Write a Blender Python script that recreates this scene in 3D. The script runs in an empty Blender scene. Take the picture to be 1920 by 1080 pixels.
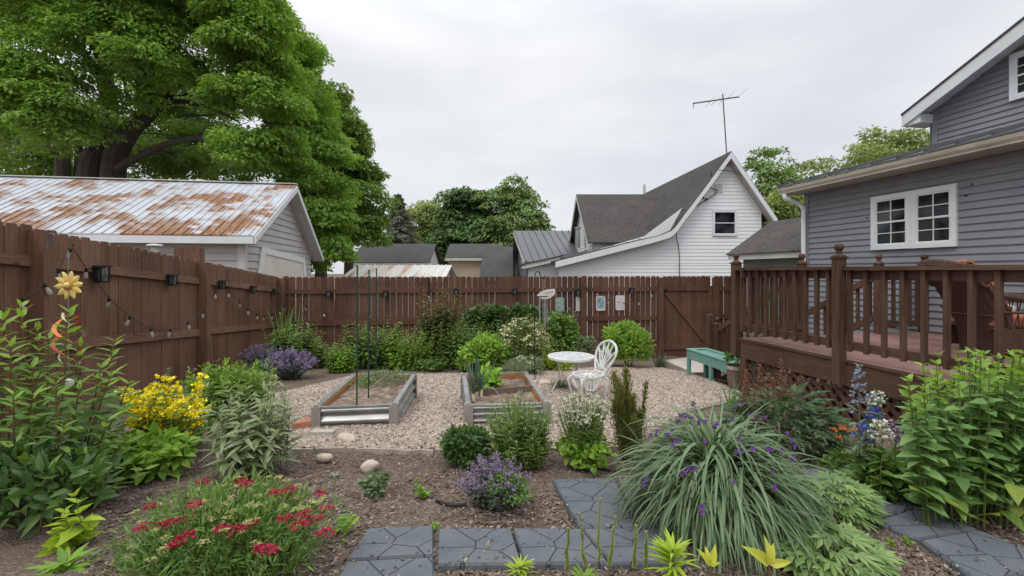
import bpy, math, random
import numpy as np
rng = np.random.default_rng(11); random.seed(11)
SC = bpy.context.scene; COL = SC.collection
# ---------------------------------------------------------------- camera geometry
F, HX, HY, CZ = 850.0, 960.0, 509.0, 1.5
def P(px, py, Y): return np.array([(px-HX)/F*Y, Y, CZ-(py-HY)/F*Y])
def gz(x, y):
    x = np.asarray(x, float); y = np.asarray(y, float)
    yy = np.clip(y, 0, 13.5)
    return CZ-(1.11+.0835*yy+.00465*np.clip(x, 0, 6)*yy)
def G(px, py):
    Y = 4.0
    for _ in range(60):
        d = CZ-float(gz((px-HX)/F*Y, Y)); Y = .4*Y+.6*d*F/(py-HY)
    return P(px, py, Y)
def A(*v): return np.array(v, float)
def nrm(v):
    v = np.asarray(v, float); return v/np.maximum(np.linalg.norm(v, axis=-1, keepdims=True), 1e-9)
UP = A(0, 0, 1)
# ---------------------------------------------------------------- mesh builder
ORG = {}
class MB:
    def __init__(s): s.V = []; s.Fs = []; s.n = 0
    def add(s, V, Fc, m=0):
        V = np.asarray(V, np.float32).reshape(-1, 3); Fc = np.asarray(Fc, np.int32)
        if len(V) == 0: return
        s.V.append(V); s.Fs.append((Fc+s.n, m)); s.n += len(V)
    def obj(s, name, mats, parent=None, smooth=False, base=None):
        if not isinstance(mats, (list, tuple)): mats = [mats]
        V = np.concatenate(s.V) if s.V else np.zeros((0, 3), np.float32)
        if parent is not None: org = ORG[parent.name]
        else: org = np.array(base if base is not None else (0, 0, 0), np.float32)
        me = bpy.data.meshes.new(name)
        tot = []; idx = []; mi = []
        for Fc, m in s.Fs:
            tot.append(np.full(len(Fc), Fc.shape[1], np.int32)); idx.append(Fc.ravel()); mi.append(np.full(len(Fc), m, np.int32))
        tot = np.concatenate(tot); idx = np.concatenate(idx); mi = np.concatenate(mi)
        me.vertices.add(len(V)); me.vertices.foreach_set('co', (V-org).astype(np.float32).ravel())
        me.loops.add(len(idx)); me.loops.foreach_set('vertex_index', idx)
        me.polygons.add(len(tot)); st = np.zeros(len(tot), np.int32); st[1:] = np.cumsum(tot)[:-1]
        me.polygons.foreach_set('loop_start', st)
        me.polygons.foreach_set('material_index', mi)
        me.polygons.foreach_set('use_smooth', np.full(len(tot), bool(smooth)))
        for m in mats: me.materials.append(m)
        me.update(calc_edges=True)
        o = bpy.data.objects.new(name, me); COL.objects.link(o)
        if parent is not None: o.parent = parent
        else: o.location = org
        ORG[o.name] = org
        return o
def tag(o, label=None, cat=None, group=None, kind=None):
    if label: o['label'] = label
    if cat: o['category'] = cat
    if group: o['group'] = group
    if kind: o['kind'] = kind
    return o
def thing(name, label, cat, loc, group=None):
    o = bpy.data.objects.new(name, None); COL.objects.link(o); o.location = [float(c) for c in loc]
    o.empty_display_size = .1; ORG[o.name] = np.array(loc, np.float32)
    return tag(o, label, cat, group)
def clone(root, loc, label=None, scale=1.0, rz=0.0):
    r = root.copy(); COL.objects.link(r); r.location = [float(c) for c in loc]
    r.scale = (scale,)*3; r.rotation_euler = (0, 0, rz)
    if label: r['label'] = label
    for ch in list(root.children):
        c = ch.copy(); COL.objects.link(c); c.parent = r
        for g in list(ch.children):
            d = g.copy(); COL.objects.link(d); d.parent = c
    return r
# ---------------------------------------------------------------- primitives
CUBE = np.array([[-1,-1,-1],[1,-1,-1],[1,1,-1],[-1,1,-1],[-1,-1,1],[1,-1,1],[1,1,1],[-1,1,1]], float)
CF = np.array([[0,3,2,1],[4,5,6,7],[0,1,5,4],[1,2,6,5],[2,3,7,6],[3,0,4,7]])
def obox(mb, c, ax, ay, az, m=0):
    c = np.asarray(c, float)
    mb.add(c+CUBE[:, :1]*np.asarray(ax)+CUBE[:, 1:2]*np.asarray(ay)+CUBE[:, 2:]*np.asarray(az), CF, m)
def abox(mb, x0, x1, y0, y1, z0, z1, m=0):
    obox(mb, ((x0+x1)/2, (y0+y1)/2, (z0+z1)/2), ((x1-x0)/2, 0, 0), (0, (y1-y0)/2, 0), (0, 0, (z1-z0)/2), m)
def rbox(mb, c, hx, hy, hz, r, rot=0.0, m=0, k=3, tilt=0.0):
    """rounded box (superellipsoid-like): spherified cube grid"""
    n = 2*k+2; t = np.linspace(-1, 1, n); g = np.stack(np.meshgrid(t, t, indexing='ij'), -1).reshape(-1, 2)
    quads = np.array([[i*n+j, (i+1)*n+j, (i+1)*n+j+1, i*n+j+1] for i in range(n-1) for j in range(n-1)])
    ca, sa = math.cos(rot), math.sin(rot)
    for ax in range(3):
        for s in (-1, 1):
            v = np.zeros((len(g), 3)); v[:, ax] = s; v[:, (ax+1) % 3] = g[:, 0]; v[:, (ax+2) % 3] = g[:, 1]
            h = np.array([hx, hy, hz]); p = v*h
            inner = np.clip(p, -(h-r), (h-r)); d = p-inner
            # push corners
            L = np.linalg.norm(d, axis=1, keepdims=True); p = np.where(L > 1e-9, inner+d/np.maximum(L, 1e-9)*r, p)
            if tilt: p = np.stack([p[:, 0]*math.cos(tilt)+p[:, 2]*math.sin(tilt), p[:, 1], -p[:, 0]*math.sin(tilt)+p[:, 2]*math.cos(tilt)], 1)
            q = np.stack([p[:, 0]*ca-p[:, 1]*sa, p[:, 0]*sa+p[:, 1]*ca, p[:, 2]], 1)+np.asarray(c)
            mb.add(q, quads if s > 0 else quads[:, ::-1], m)
def ext(mb, pts, vec, m=0):
    """extrude planar convex polygon pts by vec"""
    pts = np.asarray(pts, float); n = len(pts); V = np.concatenate([pts, pts+np.asarray(vec)])
    side = np.array([[i, (i+1) % n, n+(i+1) % n, n+i] for i in range(n)])
    mb.add(V, side, m); b = mb.n-len(V)
    mb.Fs.append((np.array([list(range(n-1, -1, -1))])+b, m)); mb.Fs.append((np.array([list(range(n, 2*n))])+b, m))
def slab(mb, pts, th, m=0): ext(mb, np.asarray(pts, float), (0, 0, -th), m)
def tube(mb, pts, r, sides=6, m=0, caps=True):
    pts = np.asarray(pts, float); n = len(pts)
    r = np.full(n, r, float) if np.isscalar(r) else np.interp(np.linspace(0, 1, n), np.linspace(0, 1, len(r)), r)
    T = np.zeros_like(pts); T[1:-1] = pts[2:]-pts[:-2]; T[0] = pts[1]-pts[0]; T[-1] = pts[-1]-pts[-2]; T = nrm(T)
    ref = UP if abs(T[0][2]) < .9 else A(1, 0, 0)
    N = np.zeros_like(pts); a = nrm(np.cross(T[0], ref))
    for i in range(n):
        a = nrm(a-T[i]*np.dot(a, T[i])); N[i] = a
    B = np.cross(T, N); an = np.arange(sides)/sides*2*np.pi
    V = (pts[:, None]+r[:, None, None]*(np.cos(an)[None, :, None]*N[:, None]+np.sin(an)[None, :, None]*B[:, None])).reshape(-1, 3)
    i = np.arange(n-1)[:, None]*sides; j = np.arange(sides)[None]; k = (j+1) % sides
    mb.add(V, np.stack([i+j, i+k, i+sides+k, i+sides+j], -1).reshape(-1, 4), m)
    if caps:
        b = mb.n-len(V)
        mb.Fs.append((np.array([list(range(sides-1, -1, -1))])+b, m)); mb.Fs.append((np.array([list(range((n-1)*sides, n*sides))])+b, m))
def lathe(mb, c, prof, sides=16, m=0, axis=None):
    """prof [(r,z)] about vertical axis through c"""
    pr = np.array(prof, float); an = np.arange(sides)/sides*2*np.pi; n = len(pr)
    V = np.stack([pr[:, None, 0]*np.cos(an), pr[:, None, 0]*np.sin(an), np.repeat(pr[:, 1:2], sides, 1)], -1).reshape(-1, 3)
    if axis is not None:
        w = nrm(axis); u = nrm(np.cross(w, A(0.3, .9, .1))); v = np.cross(w, u); V = V[:, :1]*u+V[:, 1:2]*v+V[:, 2:]*w
    i = np.arange(n-1)[:, None]*sides; j = np.arange(sides)[None]; k = (j+1) % sides
    mb.add(V+np.asarray(c), np.stack([i+j, i+k, i+sides+k, i+sides+j], -1).reshape(-1, 4), m)
def ball(mb, c, r, seg=12, m=0, squash=1.0):
    t = np.linspace(-np.pi/2, np.pi/2, seg//2+2)
    lathe(mb, c, [(max(r*math.cos(x), r*.02), r*squash*math.sin(x)) for x in t], seg, m)
def bez(pts, n=16):
    """Catmull-Rom through pts"""
    p = np.asarray(pts, float); p = np.concatenate([[2*p[0]-p[1]], p, [2*p[-1]-p[-2]]]); out = []
    for i in range(1, len(p)-2):
        for t in np.linspace(0, 1, n, endpoint=False):
            out.append(.5*((2*p[i])+(p[i+1]-p[i-1])*t+(2*p[i-1]-5*p[i]+4*p[i+1]-p[i+2])*t*t+(3*p[i]-p[i-1]-3*p[i+1]+p[i+2])*t**3))
    out.append(p[-2]); return np.array(out)
# wall frame: origin O (x,y), unit dir d, outward unit normal n
class Fr:
    def __init__(s, O, d, n): s.O = A(*O, 0); s.d = A(*nrm(A(*d)), 0); s.n = A(*nrm(A(*n)), 0)
    def p(s, a, z, o=0.0): return s.O+s.d*a+s.n*o+UP*z
    def box(s, mb, a0, a1, z0, z1, o0, o1, m=0):
        obox(mb, s.p((a0+a1)/2, (z0+z1)/2, (o0+o1)/2), s.d*(a1-a0)/2, s.n*(o1-o0)/2, UP*(z1-z0)/2, m)
def siding(mb, fr, poly, pitch, proud=.016, m=0):
    """lap siding over a convex (s,z) polygon; every course is a tilted board with an underside"""
    poly = np.array(poly, float); z0, z1 = poly[:, 1].min(), poly[:, 1].max(); n = len(poly)
    def span(z):
        xs = []
        for i in range(n):
            a, b = poly[i], poly[(i+1) % n]
            if abs(a[1]-b[1]) < 1e-9:
                if abs(a[1]-z) < 1e-6: xs += [a[0], b[0]]
            elif min(a[1], b[1])-1e-9 <= z <= max(a[1], b[1])+1e-9:
                xs.append(a[0]+(b[0]-a[0])*(z-a[1])/(b[1]-a[1]))
        return min(xs), max(xs)
    z = z0
    while z < z1-1e-4:
        zt = min(z+pitch, z1-1e-5); a0, a1 = span(z+1e-6); b0, b1 = span(zt-1e-6)
        V = [fr.p(a0, z, 0), fr.p(a1, z, 0), fr.p(a1, z, proud), fr.p(a0, z, proud), fr.p(a1, z+pitch*.12, proud), fr.p(a0, z+pitch*.12, proud), fr.p(b1, zt, .001), fr.p(b0, zt, .001)]
        mb.add(V, [[0, 1, 2, 3], [3, 2, 4, 5], [5, 4, 6, 7]], m); z += pitch
def window(par, fr, s0, s1, z0, z1, cas=.09, div=None, M=None, grid=(2, 2), sashw=.025):
    w = MB(); o = .055
    fr.box(w, s0, s0+cas, z0, z1, 0, o); fr.box(w, s1-cas, s1, z0, z1, 0, o)
    fr.box(w, s0+cas, s1-cas, z0, z0+cas, 0, o+.01); fr.box(w, s0+cas, s1-cas, z1-cas, z1, 0, o)
    ob = w.obj('window', M['white_trim'], par)
    a0, a1, b0, b1 = s0+cas, s1-cas, z0+cas, z1-cas; zm = (b0+b1)/2
    s = MB()
    for (q0, q1, dep) in ((b0, zm+.015, .037), (zm-.015, b1, .044)):
        fr.box(s, a0, a0+sashw, q0, q1, 0, dep); fr.box(s, a1-sashw, a1, q0, q1, 0, dep)
        fr.box(s, a0+sashw, a1-sashw, q0, q0+sashw, 0, dep); fr.box(s, a0+sashw, a1-sashw, q1-sashw, q1, 0, dep)
        for i in range(1, grid[0]):
            x = a0+(a1-a0)*i/grid[0]; fr.box(s, x-.0065, x+.0065, q0+sashw, q1-sashw, 0, dep-.003)
        for i in range(1, grid[1]):
            x = q0+(q1-q0)*i/grid[1]; fr.box(s, a0+sashw, a1-sashw, x-.0065, x+.0065, 0, dep-.004)
    s.obj('sash', M['white_trim'], ob)
    g = MB(); fr.box(g, a0, a1, b0, b1, -.02, .027); g.obj('pane', M['dark_glass'], ob)
    return ob
# ---------------------------------------------------------------- leaves
def leaves(mb, Pp, D, N, L, W, kind='lance', m=0, droop=.18, fold=.22):
    Pp = np.asarray(Pp, float); n = len(Pp)
    if n == 0: return
    D = nrm(D); N = nrm(N-D*np.sum(N*D, -1, keepdims=True)); Sd = np.cross(D, N)
    L = np.broadcast_to(L, n).astype(float); W = np.broadcast_to(W, n).astype(float)
    dr = droop*(.6+.8*rng.random(n))
    if kind == 'dia':
        a = A(0, .42, 1, .42); b = A(0, .5, 0, -.5); Fc = np.array([[0, 1, 2], [0, 2, 3]])
    elif kind == 'strap':
        a = A(0, 0, .5, .5, 1); b = A(.2, -.2, .5, -.5, 0); Fc = None
        V = Pp[:, None]+(a*L[:, None])[..., None]*D[:, None]+(b*W[:, None])[..., None]*Sd[:, None]-((a*a)*(dr*L)[:, None])[..., None]*N[:, None]
        k = np.arange(n)[:, None]*5
        mb.add(V, np.concatenate([k+A(0, 1, 3).astype(int), k+A(0, 3, 2).astype(int), k+A(2, 3, 4).astype(int)]), m); return
    elif kind == 'ovate':
        a = A(0, .3, .65, 1, .2, .55, .2, .55); b = A(0, 0, 0, 0, .48, .40, -.48, -.40)
    elif kind == 'heart':
        a = A(0, .3, .65, 1, .06, .5, .06, .5); b = A(0, 0, 0, 0, .46, .42, -.46, -.42)
    elif kind == 'cut':      # deeply cut leaf: five fingers
        ang = A(-70, -36, 0, 36, 70)*np.pi/180; fl = A(.6, .85, 1, .85, .6)
        aa, bb, Fc = [0.0], [0.0], []
        for q, f in zip(ang, fl):
            i = len(aa)
            for da, rr in ((-.25, .56), (0, 1.0), (.25, .56)):
                aa.append(rr*f*math.cos(q+da)); bb.append(rr*f*math.sin(q+da)*.8)
            Fc.append([0, i, i+1, i+2])
        a, b, Fc = np.array(aa), np.array(bb), np.array(Fc)
    else:
        a = A(0, .35, .7, 1, .3, .65, .3, .65); b = A(0, 0, 0, 0, .5, .36, -.5, -.36)
    if kind in ('ovate', 'heart', 'lance'):
        Fc = None
    c = fold*np.abs(b)*W[:, None]-(a*a)*(dr*L)[:, None]
    V = Pp[:, None]+(a*L[:, None])[..., None]*D[:, None]+(b*W[:, None])[..., None]*Sd[:, None]+c[..., None]*N[:, None]
    k = np.arange(n)[:, None, None]*len(a)
    if Fc is None:
        T = np.array([[0, 1, 4], [2, 3, 5], [0, 6, 1], [2, 7, 3]]); Q = np.array([[1, 2, 5, 4], [6, 7, 2, 1]])
        n0 = mb.n
        mb.add(V, (k+Q).reshape(-1, 4), m); mb.Fs.append(((k+T).reshape(-1, 3)+n0, m))
    else:
        mb.add(V, (k+Fc).reshape(-1, Fc.shape[1]), m)
def blades(mb, base, az, tilt, bend, L, W, k=6, m=0, taper=1.0):
    base = np.asarray(base, float); n = len(base); L = np.broadcast_to(L, n).astype(float); W = np.broadcast_to(W, n).astype(float)
    h = np.stack([np.cos(az), np.sin(az), 0*az], -1); s = np.linspace(0, 1, k+1); p = base.copy(); tw = rng.normal(0, .5, n)
    perp = np.stack([-np.sin(az), np.cos(az), 0*az], -1); Vs = []
    for i in range(k+1):
        th = tilt+bend*s[i]
        d = h*np.sin(th)[:, None]+UP*np.cos(th)[:, None]; nn = h*np.cos(th)[:, None]-UP*np.sin(th)[:, None]
        if i: p = p+d*(L/k)[:, None]
        w = (W*(.55+.45*min(1, s[i]*4))*(1-s[i]**2.2*taper)+.0006)[:, None]*.5
        sd = perp*np.cos(tw)[:, None]+nn*np.sin(tw)[:, None]*.6
        Vs += [p+sd*w, p-sd*w]
    V = np.stack(Vs, 1); q = np.arange(k)*2
    Q = np.stack([q, q+1, q+3, q+2], -1)
    mb.add(V, (np.arange(n)[:, None, None]*(2*k+2)+Q).reshape(-1, 4), m)
    return p
def rdir(n, lo=-1.0):
    z = rng.uniform(lo, 1, n); a = rng.uniform(0, 2*np.pi, n); r = np.sqrt(1-z*z); return np.stack([r*np.cos(a), r*np.sin(a), z], -1)
def bush(mb, c, r, n, L, W, kind='dia', lumps=9, m=0, up=.3, inner=.55, lo=-.15, rough=.45, lsize=.5, **kw):
    """leafy mass: lumps on an ellipsoid, leaves through each lump"""
    c = np.asarray(c, float); r = np.asarray(r, float)
    ld = rdir(lumps, lo); lc = c+ld*r*rng.uniform(.42, .90, (lumps, 1)); lr = lsize*rng.uniform(.5, 1.3, lumps)
    i = rng.integers(0, lumps, n); d = rdir(n, -.6); rad = rng.uniform(inner, 1, n)**.6
    p = lc[i]+d*r*(lr[i]*rad)[:, None]
    j = rng.random(n) < .3; d2 = rdir(n, lo)
    p[j] = (c+d2*r*rng.uniform(.35, .92, (n, 1)))[j]; d[j] = d2[j]
    D = nrm(d*.9+UP*up+rng.normal(0, rough, (n, 3))); N = nrm(d+UP*.8+rng.normal(0, .3, (n, 3)))
    sc = rng.uniform(.65, 1.25, n)
    leaves(mb, p, D, N, L*sc, W*sc, kind, m, **kw); return p
def stem(base, top, sag=.1, k=7):
    base = np.asarray(base, float); top = np.asarray(top, float); t = np.linspace(0, 1, k)[:, None]
    h = (top-base)*A(1, 1, 0)
    return base+(top-base)*t+h*(t*t-t)*sag*4+rng.normal(0, .004, (k, 3))*np.sin(np.pi*t)
def leafy_stem(lm, sm, base, top, nodes, L, W, kind, f0=.15, per=2, m=0, tipm=None, prof=None, rs=.004, up=.35, droop=.2, sag=.1, ang0=None):
    pts = stem(base, top, sag); tube(sm, pts, [rs, rs*.5], 5, 0)
    t = np.linspace(f0, 1, nodes); pos = np.stack([np.interp(t, np.linspace(0, 1, len(pts)), pts[:, i]) for i in range(3)], 1)
    ax = nrm(pts[-1]-pts[0]); a0 = rng.uniform(0, 6.28) if ang0 is None else ang0
    for q in range(per):
        ang = a0+np.arange(nodes)*(np.pi/2 if per == 2 else 2.4)+q*2*np.pi/per+rng.normal(0, .2, nodes)
        h = np.stack([np.cos(ang), np.sin(ang), 0*ang], 1)
        f = (.55+.75*np.sin(np.pi*np.clip(.12+.95*t, 0, 1))**.8) if prof is None else np.interp(t, np.linspace(0, 1, len(prof)), prof)
        f = f*rng.uniform(.8, 1.15, nodes); u = up+.75*np.clip((t-.75)/.25, 0, 1)+rng.normal(0, .18, nodes)
        D = h+ax*u[:, None]; N = ax+h*.1+rng.normal(0, .25, (nodes, 3))
        sel = np.ones(nodes, bool) if tipm is None else t < .86
        leaves(lm, pos[sel], D[sel], N[sel], (L*f)[sel], (W*f)[sel], kind, m, droop)
        if tipm is not None: leaves(lm, pos[~sel], D[~sel], N[~sel], (L*f)[~sel], (W*f)[~sel], kind, tipm, droop*.6)
    return pts
def florets(mb, c, n, r, size, m=0, flat=.5, up=.4):
    """cluster of small petals about each centre c (k,3)"""
    c = np.atleast_2d(c); k = len(c); i = np.repeat(np.arange(k), n); d = rdir(len(i), -.2)
    r = np.broadcast_to(r, k)[i]; p = c[i]+d*r[:, None]*A(1, 1, flat)*rng.uniform(.5, 1, (len(i), 1))
    s = size*rng.uniform(.7, 1.3, len(i))
    leaves(mb, p, nrm(rdir(len(i), -.3)+d*.5), nrm(d+UP*up+rng.normal(0, .3, (len(i), 3))), s, s*.9, 'dia', m, droop=.1)
def inpoly(x, y, poly):
    poly = np.asarray(poly)[:, :2]; c = np.zeros(len(x), bool); j = len(poly)-1
    for i in range(len(poly)):
        xi, yi = poly[i]; xj, yj = poly[j]
        with np.errstate(divide='ignore', invalid='ignore'):
            c ^= ((yi > y) != (yj > y)) & (x < (xj-xi)*(y-yi)/(yj-yi+1e-12)+xi)
        j = i
    return c
# ---------------------------------------------------------------- materials
class NT:
    def __init__(s, name):
        s.m = bpy.data.materials.new(name); s.m.use_nodes = True; s.t = s.m.node_tree; s.t.nodes.clear()
        s.out = s.t.nodes.new('ShaderNodeOutputMaterial')
    def n(s, ty, **kw):
        nd = s.t.nodes.new('ShaderNode'+ty)
        for k, v in kw.items():
            if k.startswith('_'): setattr(nd, k[1:], v)
            else: s.set(nd, k, v)
        return nd
    def set(s, nd, k, v):
        key = int(k[1:]) if k[0] == 'i' and k[1:].isdigit() else k.replace('_', ' ')
        inp = nd.inputs[key]
        if hasattr(v, 'outputs'): v = v.outputs[0]
        if isinstance(v, bpy.types.NodeSocket): s.t.links.new(v, inp)
        elif isinstance(v, (tuple, list)) and inp.type == 'RGBA' and len(v) == 3: inp.default_value = (*v, 1)
        else: inp.default_value = v
    def ramp(s, fac, stops, interp='LINEAR'):
        r = s.n('ValToRGB'); s.t.links.new(fac.outputs[0] if hasattr(fac, 'outputs') else fac, r.inputs[0]); e = r.color_ramp.elements; r.color_ramp.interpolation = interp
        while len(e) < len(stops): e.new(.5)
        for q, (p, c) in zip(e, stops): q.position = p; q.color = (*c, 1) if not np.isscalar(c) else (c, c, c, 1)
        return r
    def mix(s, fac, a, b, mode='MIX'):
        x = s.n('Mix', _data_type='RGBA', _blend_type=mode)
        for i, v in ((0, fac), (6, a), (7, b)):
            if hasattr(v, 'outputs'): v = v.outputs[2] if v.bl_idname == 'ShaderNodeMix' else v.outputs[0]
            if isinstance(v, bpy.types.NodeSocket): s.t.links.new(v, x.inputs[i])
            elif isinstance(v, (tuple, list)): x.inputs[i].default_value = (*v, 1)
            else: x.inputs[i].default_value = v
        return x
    def coord(s, sc=(1, 1, 1), rot=(0, 0, 0), src='Object'):
        t = s.n('TexCoord'); mp = s.n('Mapping'); s.t.links.new(t.outputs[src], mp.inputs[0])
        mp.inputs['Scale'].default_value = sc; mp.inputs['Rotation'].default_value = rot; return mp
    def pos(s, sc=(1, 1, 1)):
        g = s.n('NewGeometry'); mp = s.n('Mapping'); s.t.links.new(g.outputs['Position'], mp.inputs[0]); mp.inputs['Scale'].default_value = sc; return mp
    def bsdf(s, col, rough=.6, spec=.3, metal=0., bump=None, bd=.004, bs=.6, trans=0., tcol=None):
        b = s.n('BsdfPrincipled', Roughness=rough, Metallic=metal); b.inputs['Specular IOR Level'].default_value = spec
        v = col.outputs[2] if getattr(col, 'bl_idname', '') == 'ShaderNodeMix' else col
        s.set(b, 'Base_Color', v)
        if bump is not None:
            bm = s.n('Bump', Strength=bs, Distance=bd); s.t.links.new(bump.outputs[0] if hasattr(bump, 'outputs') else bump, bm.inputs['Height']); s.t.links.new(bm.outputs[0], b.inputs['Normal'])
        o = b
        if trans:
            t = s.n('BsdfTranslucent'); s.set(t, 'Color', tcol.outputs[2] if getattr(tcol, 'bl_idname', '') == 'ShaderNodeMix' else (tcol if tcol is not None else v))
            o = s.n('MixShader', i0=trans); s.t.links.new(b.outputs[0], o.inputs[1]); s.t.links.new(t.outputs[0], o.inputs[2])
        s.t.links.new(o.outputs[0], s.out.inputs[0]); return s.m
M = {}
def surf(name, c1, c2=None, sc=4., st=(1, 1, 1), rough=.65, spec=.3, metal=0., bump=0., bsc=60., c3=None, lo=.35, hi=.68, island=0., detail=5.):
    t = NT(name); co = t.pos(st)
    if c2 is None: c2 = tuple(x*.8 for x in c1)
    nz = t.n('TexNoise', Scale=sc, Detail=detail, Roughness=.65); t.set(nz, 'Vector', co)
    stops = [(lo, c1), (hi, c2)] if c3 is None else [(lo, c1), ((lo+hi)/2, c2), (hi, c3)]
    col = t.ramp(nz.outputs[0], stops)
    if island:
        g = t.n('NewGeometry'); r = t.ramp(g.outputs['Random Per Island'], [(0, 1-island), (1, 1+island)]); r.color_ramp.elements[1].color = (1, 1, 1, 1)
        col = t.mix(1., col, r, 'MULTIPLY')
    bp = None
    if bump:
        bp = t.n('TexNoise', Scale=bsc, Detail=4); t.set(bp, 'Vector', co)
    M[name] = t.bsdf(col, rough, spec, metal, bp, bd=bump, bs=.8); return M[name]
def leafm(name, c1, c2, c3=None, trans=.32, rough=.5, spec=.35, big=1.3, vary=.35, gain=1.12):
    """foliage: colour differs leaf by leaf, drifts over the plant; thin leaves let light through"""
    t = NT(name); g = t.n('NewGeometry')
    if c1[1] > c1[0] and c1[1] > c1[2]:
        def aj(c): return None if c is None else (max(c[0]*1.22, c[1]*.57)*gain, c[1]*1.12*gain, (c[2]*1.15+.012)*gain)
        c1, c2, c3 = aj(c1), aj(c2), aj(c3)
    stops = [(0, c1), (1, c2)] if c3 is None else [(0, c1), (.6, c2), (.9, c2), (1, c3)]
    r = t.ramp(g.outputs['Random Per Island'], stops)
    nz = t.n('TexNoise', Scale=big, Detail=3); t.set(nz, 'Vector', t.pos())
    v = t.ramp(nz.outputs[0], [(.3, 1-vary), (.7, 1.0)])
    col = t.mix(1., r, v, 'MULTIPLY')
    tc = t.mix(1., col, (1.25, 1.2, .55), 'MULTIPLY')
    M[name] = t.bsdf(col, rough, spec, 0, trans=trans, tcol=tc); return M[name]
# timber
def wood(name, c1, c2, c3, vert=True, rough=.6, lum=1.):
    t = NT(name); st = (14, 14, .9) if vert else (1.2, 1.2, 20)
    nz = t.n('TexNoise', Scale=3.0, Detail=6, Roughness=.6); t.set(nz, 'Vector', t.pos(st))
    col = t.ramp(nz.outputs[0], [(.28, c1), (.5, c2), (.75, c3)])
    g = t.n('NewGeometry'); r = t.ramp(g.outputs['Random Per Island'], [(0, .60), (1, 1.0)])
    col = t.mix(1., col, r, 'MULTIPLY')
    n2 = t.n('TexNoise', Scale=1.1, Detail=4); t.set(n2, 'Vector', t.pos((1, 1, 1)))
    wash = t.ramp(n2.outputs[0], [(.42, .0), (.72, .42)])
    kv = t.n('TexVoronoi', Scale=1.0); t.set(kv, 'Vector', t.pos((7.5, 7.5, 2.6) if vert else (2.6, 2.6, 9.)))
    col = t.mix(1., col, t.ramp(kv.outputs[0], [(.07, .38), (.13, 1.)]), 'MULTIPLY')
    col = t.mix(wash.outputs[0], col, tuple(x*1.25 for x in c3))
    M[name] = t.bsdf(col, rough, .25, 0, nz, bd=.004, bs=.7); return M[name]
wood('fence_wood', (.120, .060, .039), (.175, .089, .059), (.245, .135, .092))
wood('fence_rail', (.145, .073, .048), (.205, .106, .071), (.31, .18, .125), vert=False)
wood('back_fence_wood', (.082, .038, .025), (.12, .057, .038), (.175, .09, .062))
wood('deck_stain', (.047, .026, .018), (.090, .049, .034), (.15, .085, .060))
wood('deck_stain_flat', (.047, .026, .018), (.090, .049, .034), (.15, .085, .060), vert=False)
wood('deck_board', (.19, .105, .09), (.24, .135, .118), (.31, .18, .16), vert=False)
surf('white_trim', (.74, .76, .78), (.66, .68, .70), sc=3, rough=.45, bump=.0006, bsc=30)
surf('old_white', (.62, .62, .59), (.50, .50, .47), sc=2.5, rough=.6)
surf('grey_siding', (.212, .218, .24), (.25, .256, .28), sc=1.5, rough=.5, spec=.35)
surf('pale_siding', (.44, .43, .42), (.50, .49, .48), sc=1.2, rough=.55)
surf('white_siding', (.76, .78, .80), (.82, .84, .86), sc=.8, rough=.5)
surf('green_siding', (.16, .175, .155), (.20, .215, .19), sc=2, rough=.6)
surf('soffit', (.50, .47, .43), (.40, .375, .34), sc=1.2, rough=.6)
surf('beige_wall', (.52, .42, .32), (.58, .48, .37), sc=1, rough=.8)
surf('garage_door_paint', (.72, .69, .62), (.62, .58, .50), sc=1.3, rough=.5)
surf('dark_metal_roof', (.105, .11, .12), (.135, .14, .15), sc=.6, rough=.4, metal=.2)
surf('gutter_paint', (.62, .58, .50), (.42, .39, .33), sc=2.2, st=(1, 1, 3), rough=.45)
t = NT('dark_glass'); M['dark_glass'] = t.bsdf(t.ramp(t.n('TexNoise', Scale=1.7, Detail=1), [(.4, (.006, .007, .010)), (.62, (.035, .04, .045))]), .04, .6)
def shingle(name, c1, c2, c3):
    t = NT(name); sp = t.n('SeparateXYZ'); t.set(sp, 'Vector', t.pos()); al = t.n('Math', _operation='ADD'); co = t.n('CombineXYZ')
    t.t.links.new(sp.outputs[0], al.inputs[0]); t.t.links.new(sp.outputs[1], al.inputs[1]); t.t.links.new(al.outputs[0], co.inputs[0]); t.t.links.new(sp.outputs[2], co.inputs[1])
    b = t.n('TexBrick', Scale=5.2, Mortar_Size=.012, Brick_Width=.75, Row_Height=.3); t.set(b, 'Vector', co)
    b.inputs['Color1'].default_value = (*c1, 1); b.inputs['Color2'].default_value = (*c2, 1); b.inputs['Mortar'].default_value = (*[x*.5 for x in c1], 1)
    nz = t.n('TexNoise', Scale=1.4, Detail=8, Roughness=.7); t.set(nz, 'Vector', t.pos())
    col = t.mix(t.ramp(nz.outputs[0], [(.38, 0), (.68, .8)]).outputs[0], b.outputs[0], c3)
    n2 = t.n('TexNoise', Scale=14, Detail=6, Roughness=.8); t.set(n2, 'Vector', t.pos())
    col = t.mix(.5, col, t.ramp(n2.outputs[0], [(.36, tuple(x*.4 for x in c1)), (.64, tuple(x*1.15 for x in c3))]))
    M[name] = t.bsdf(col, .9, .15, 0, n2, bd=.006)
shingle('shingles', (.050, .049, .049), (.080, .076, .073), (.118, .110, .104))
shingle('dark_shingles', (.065, .067, .068), (.08, .082, .082), (.11, .11, .11))
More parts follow.
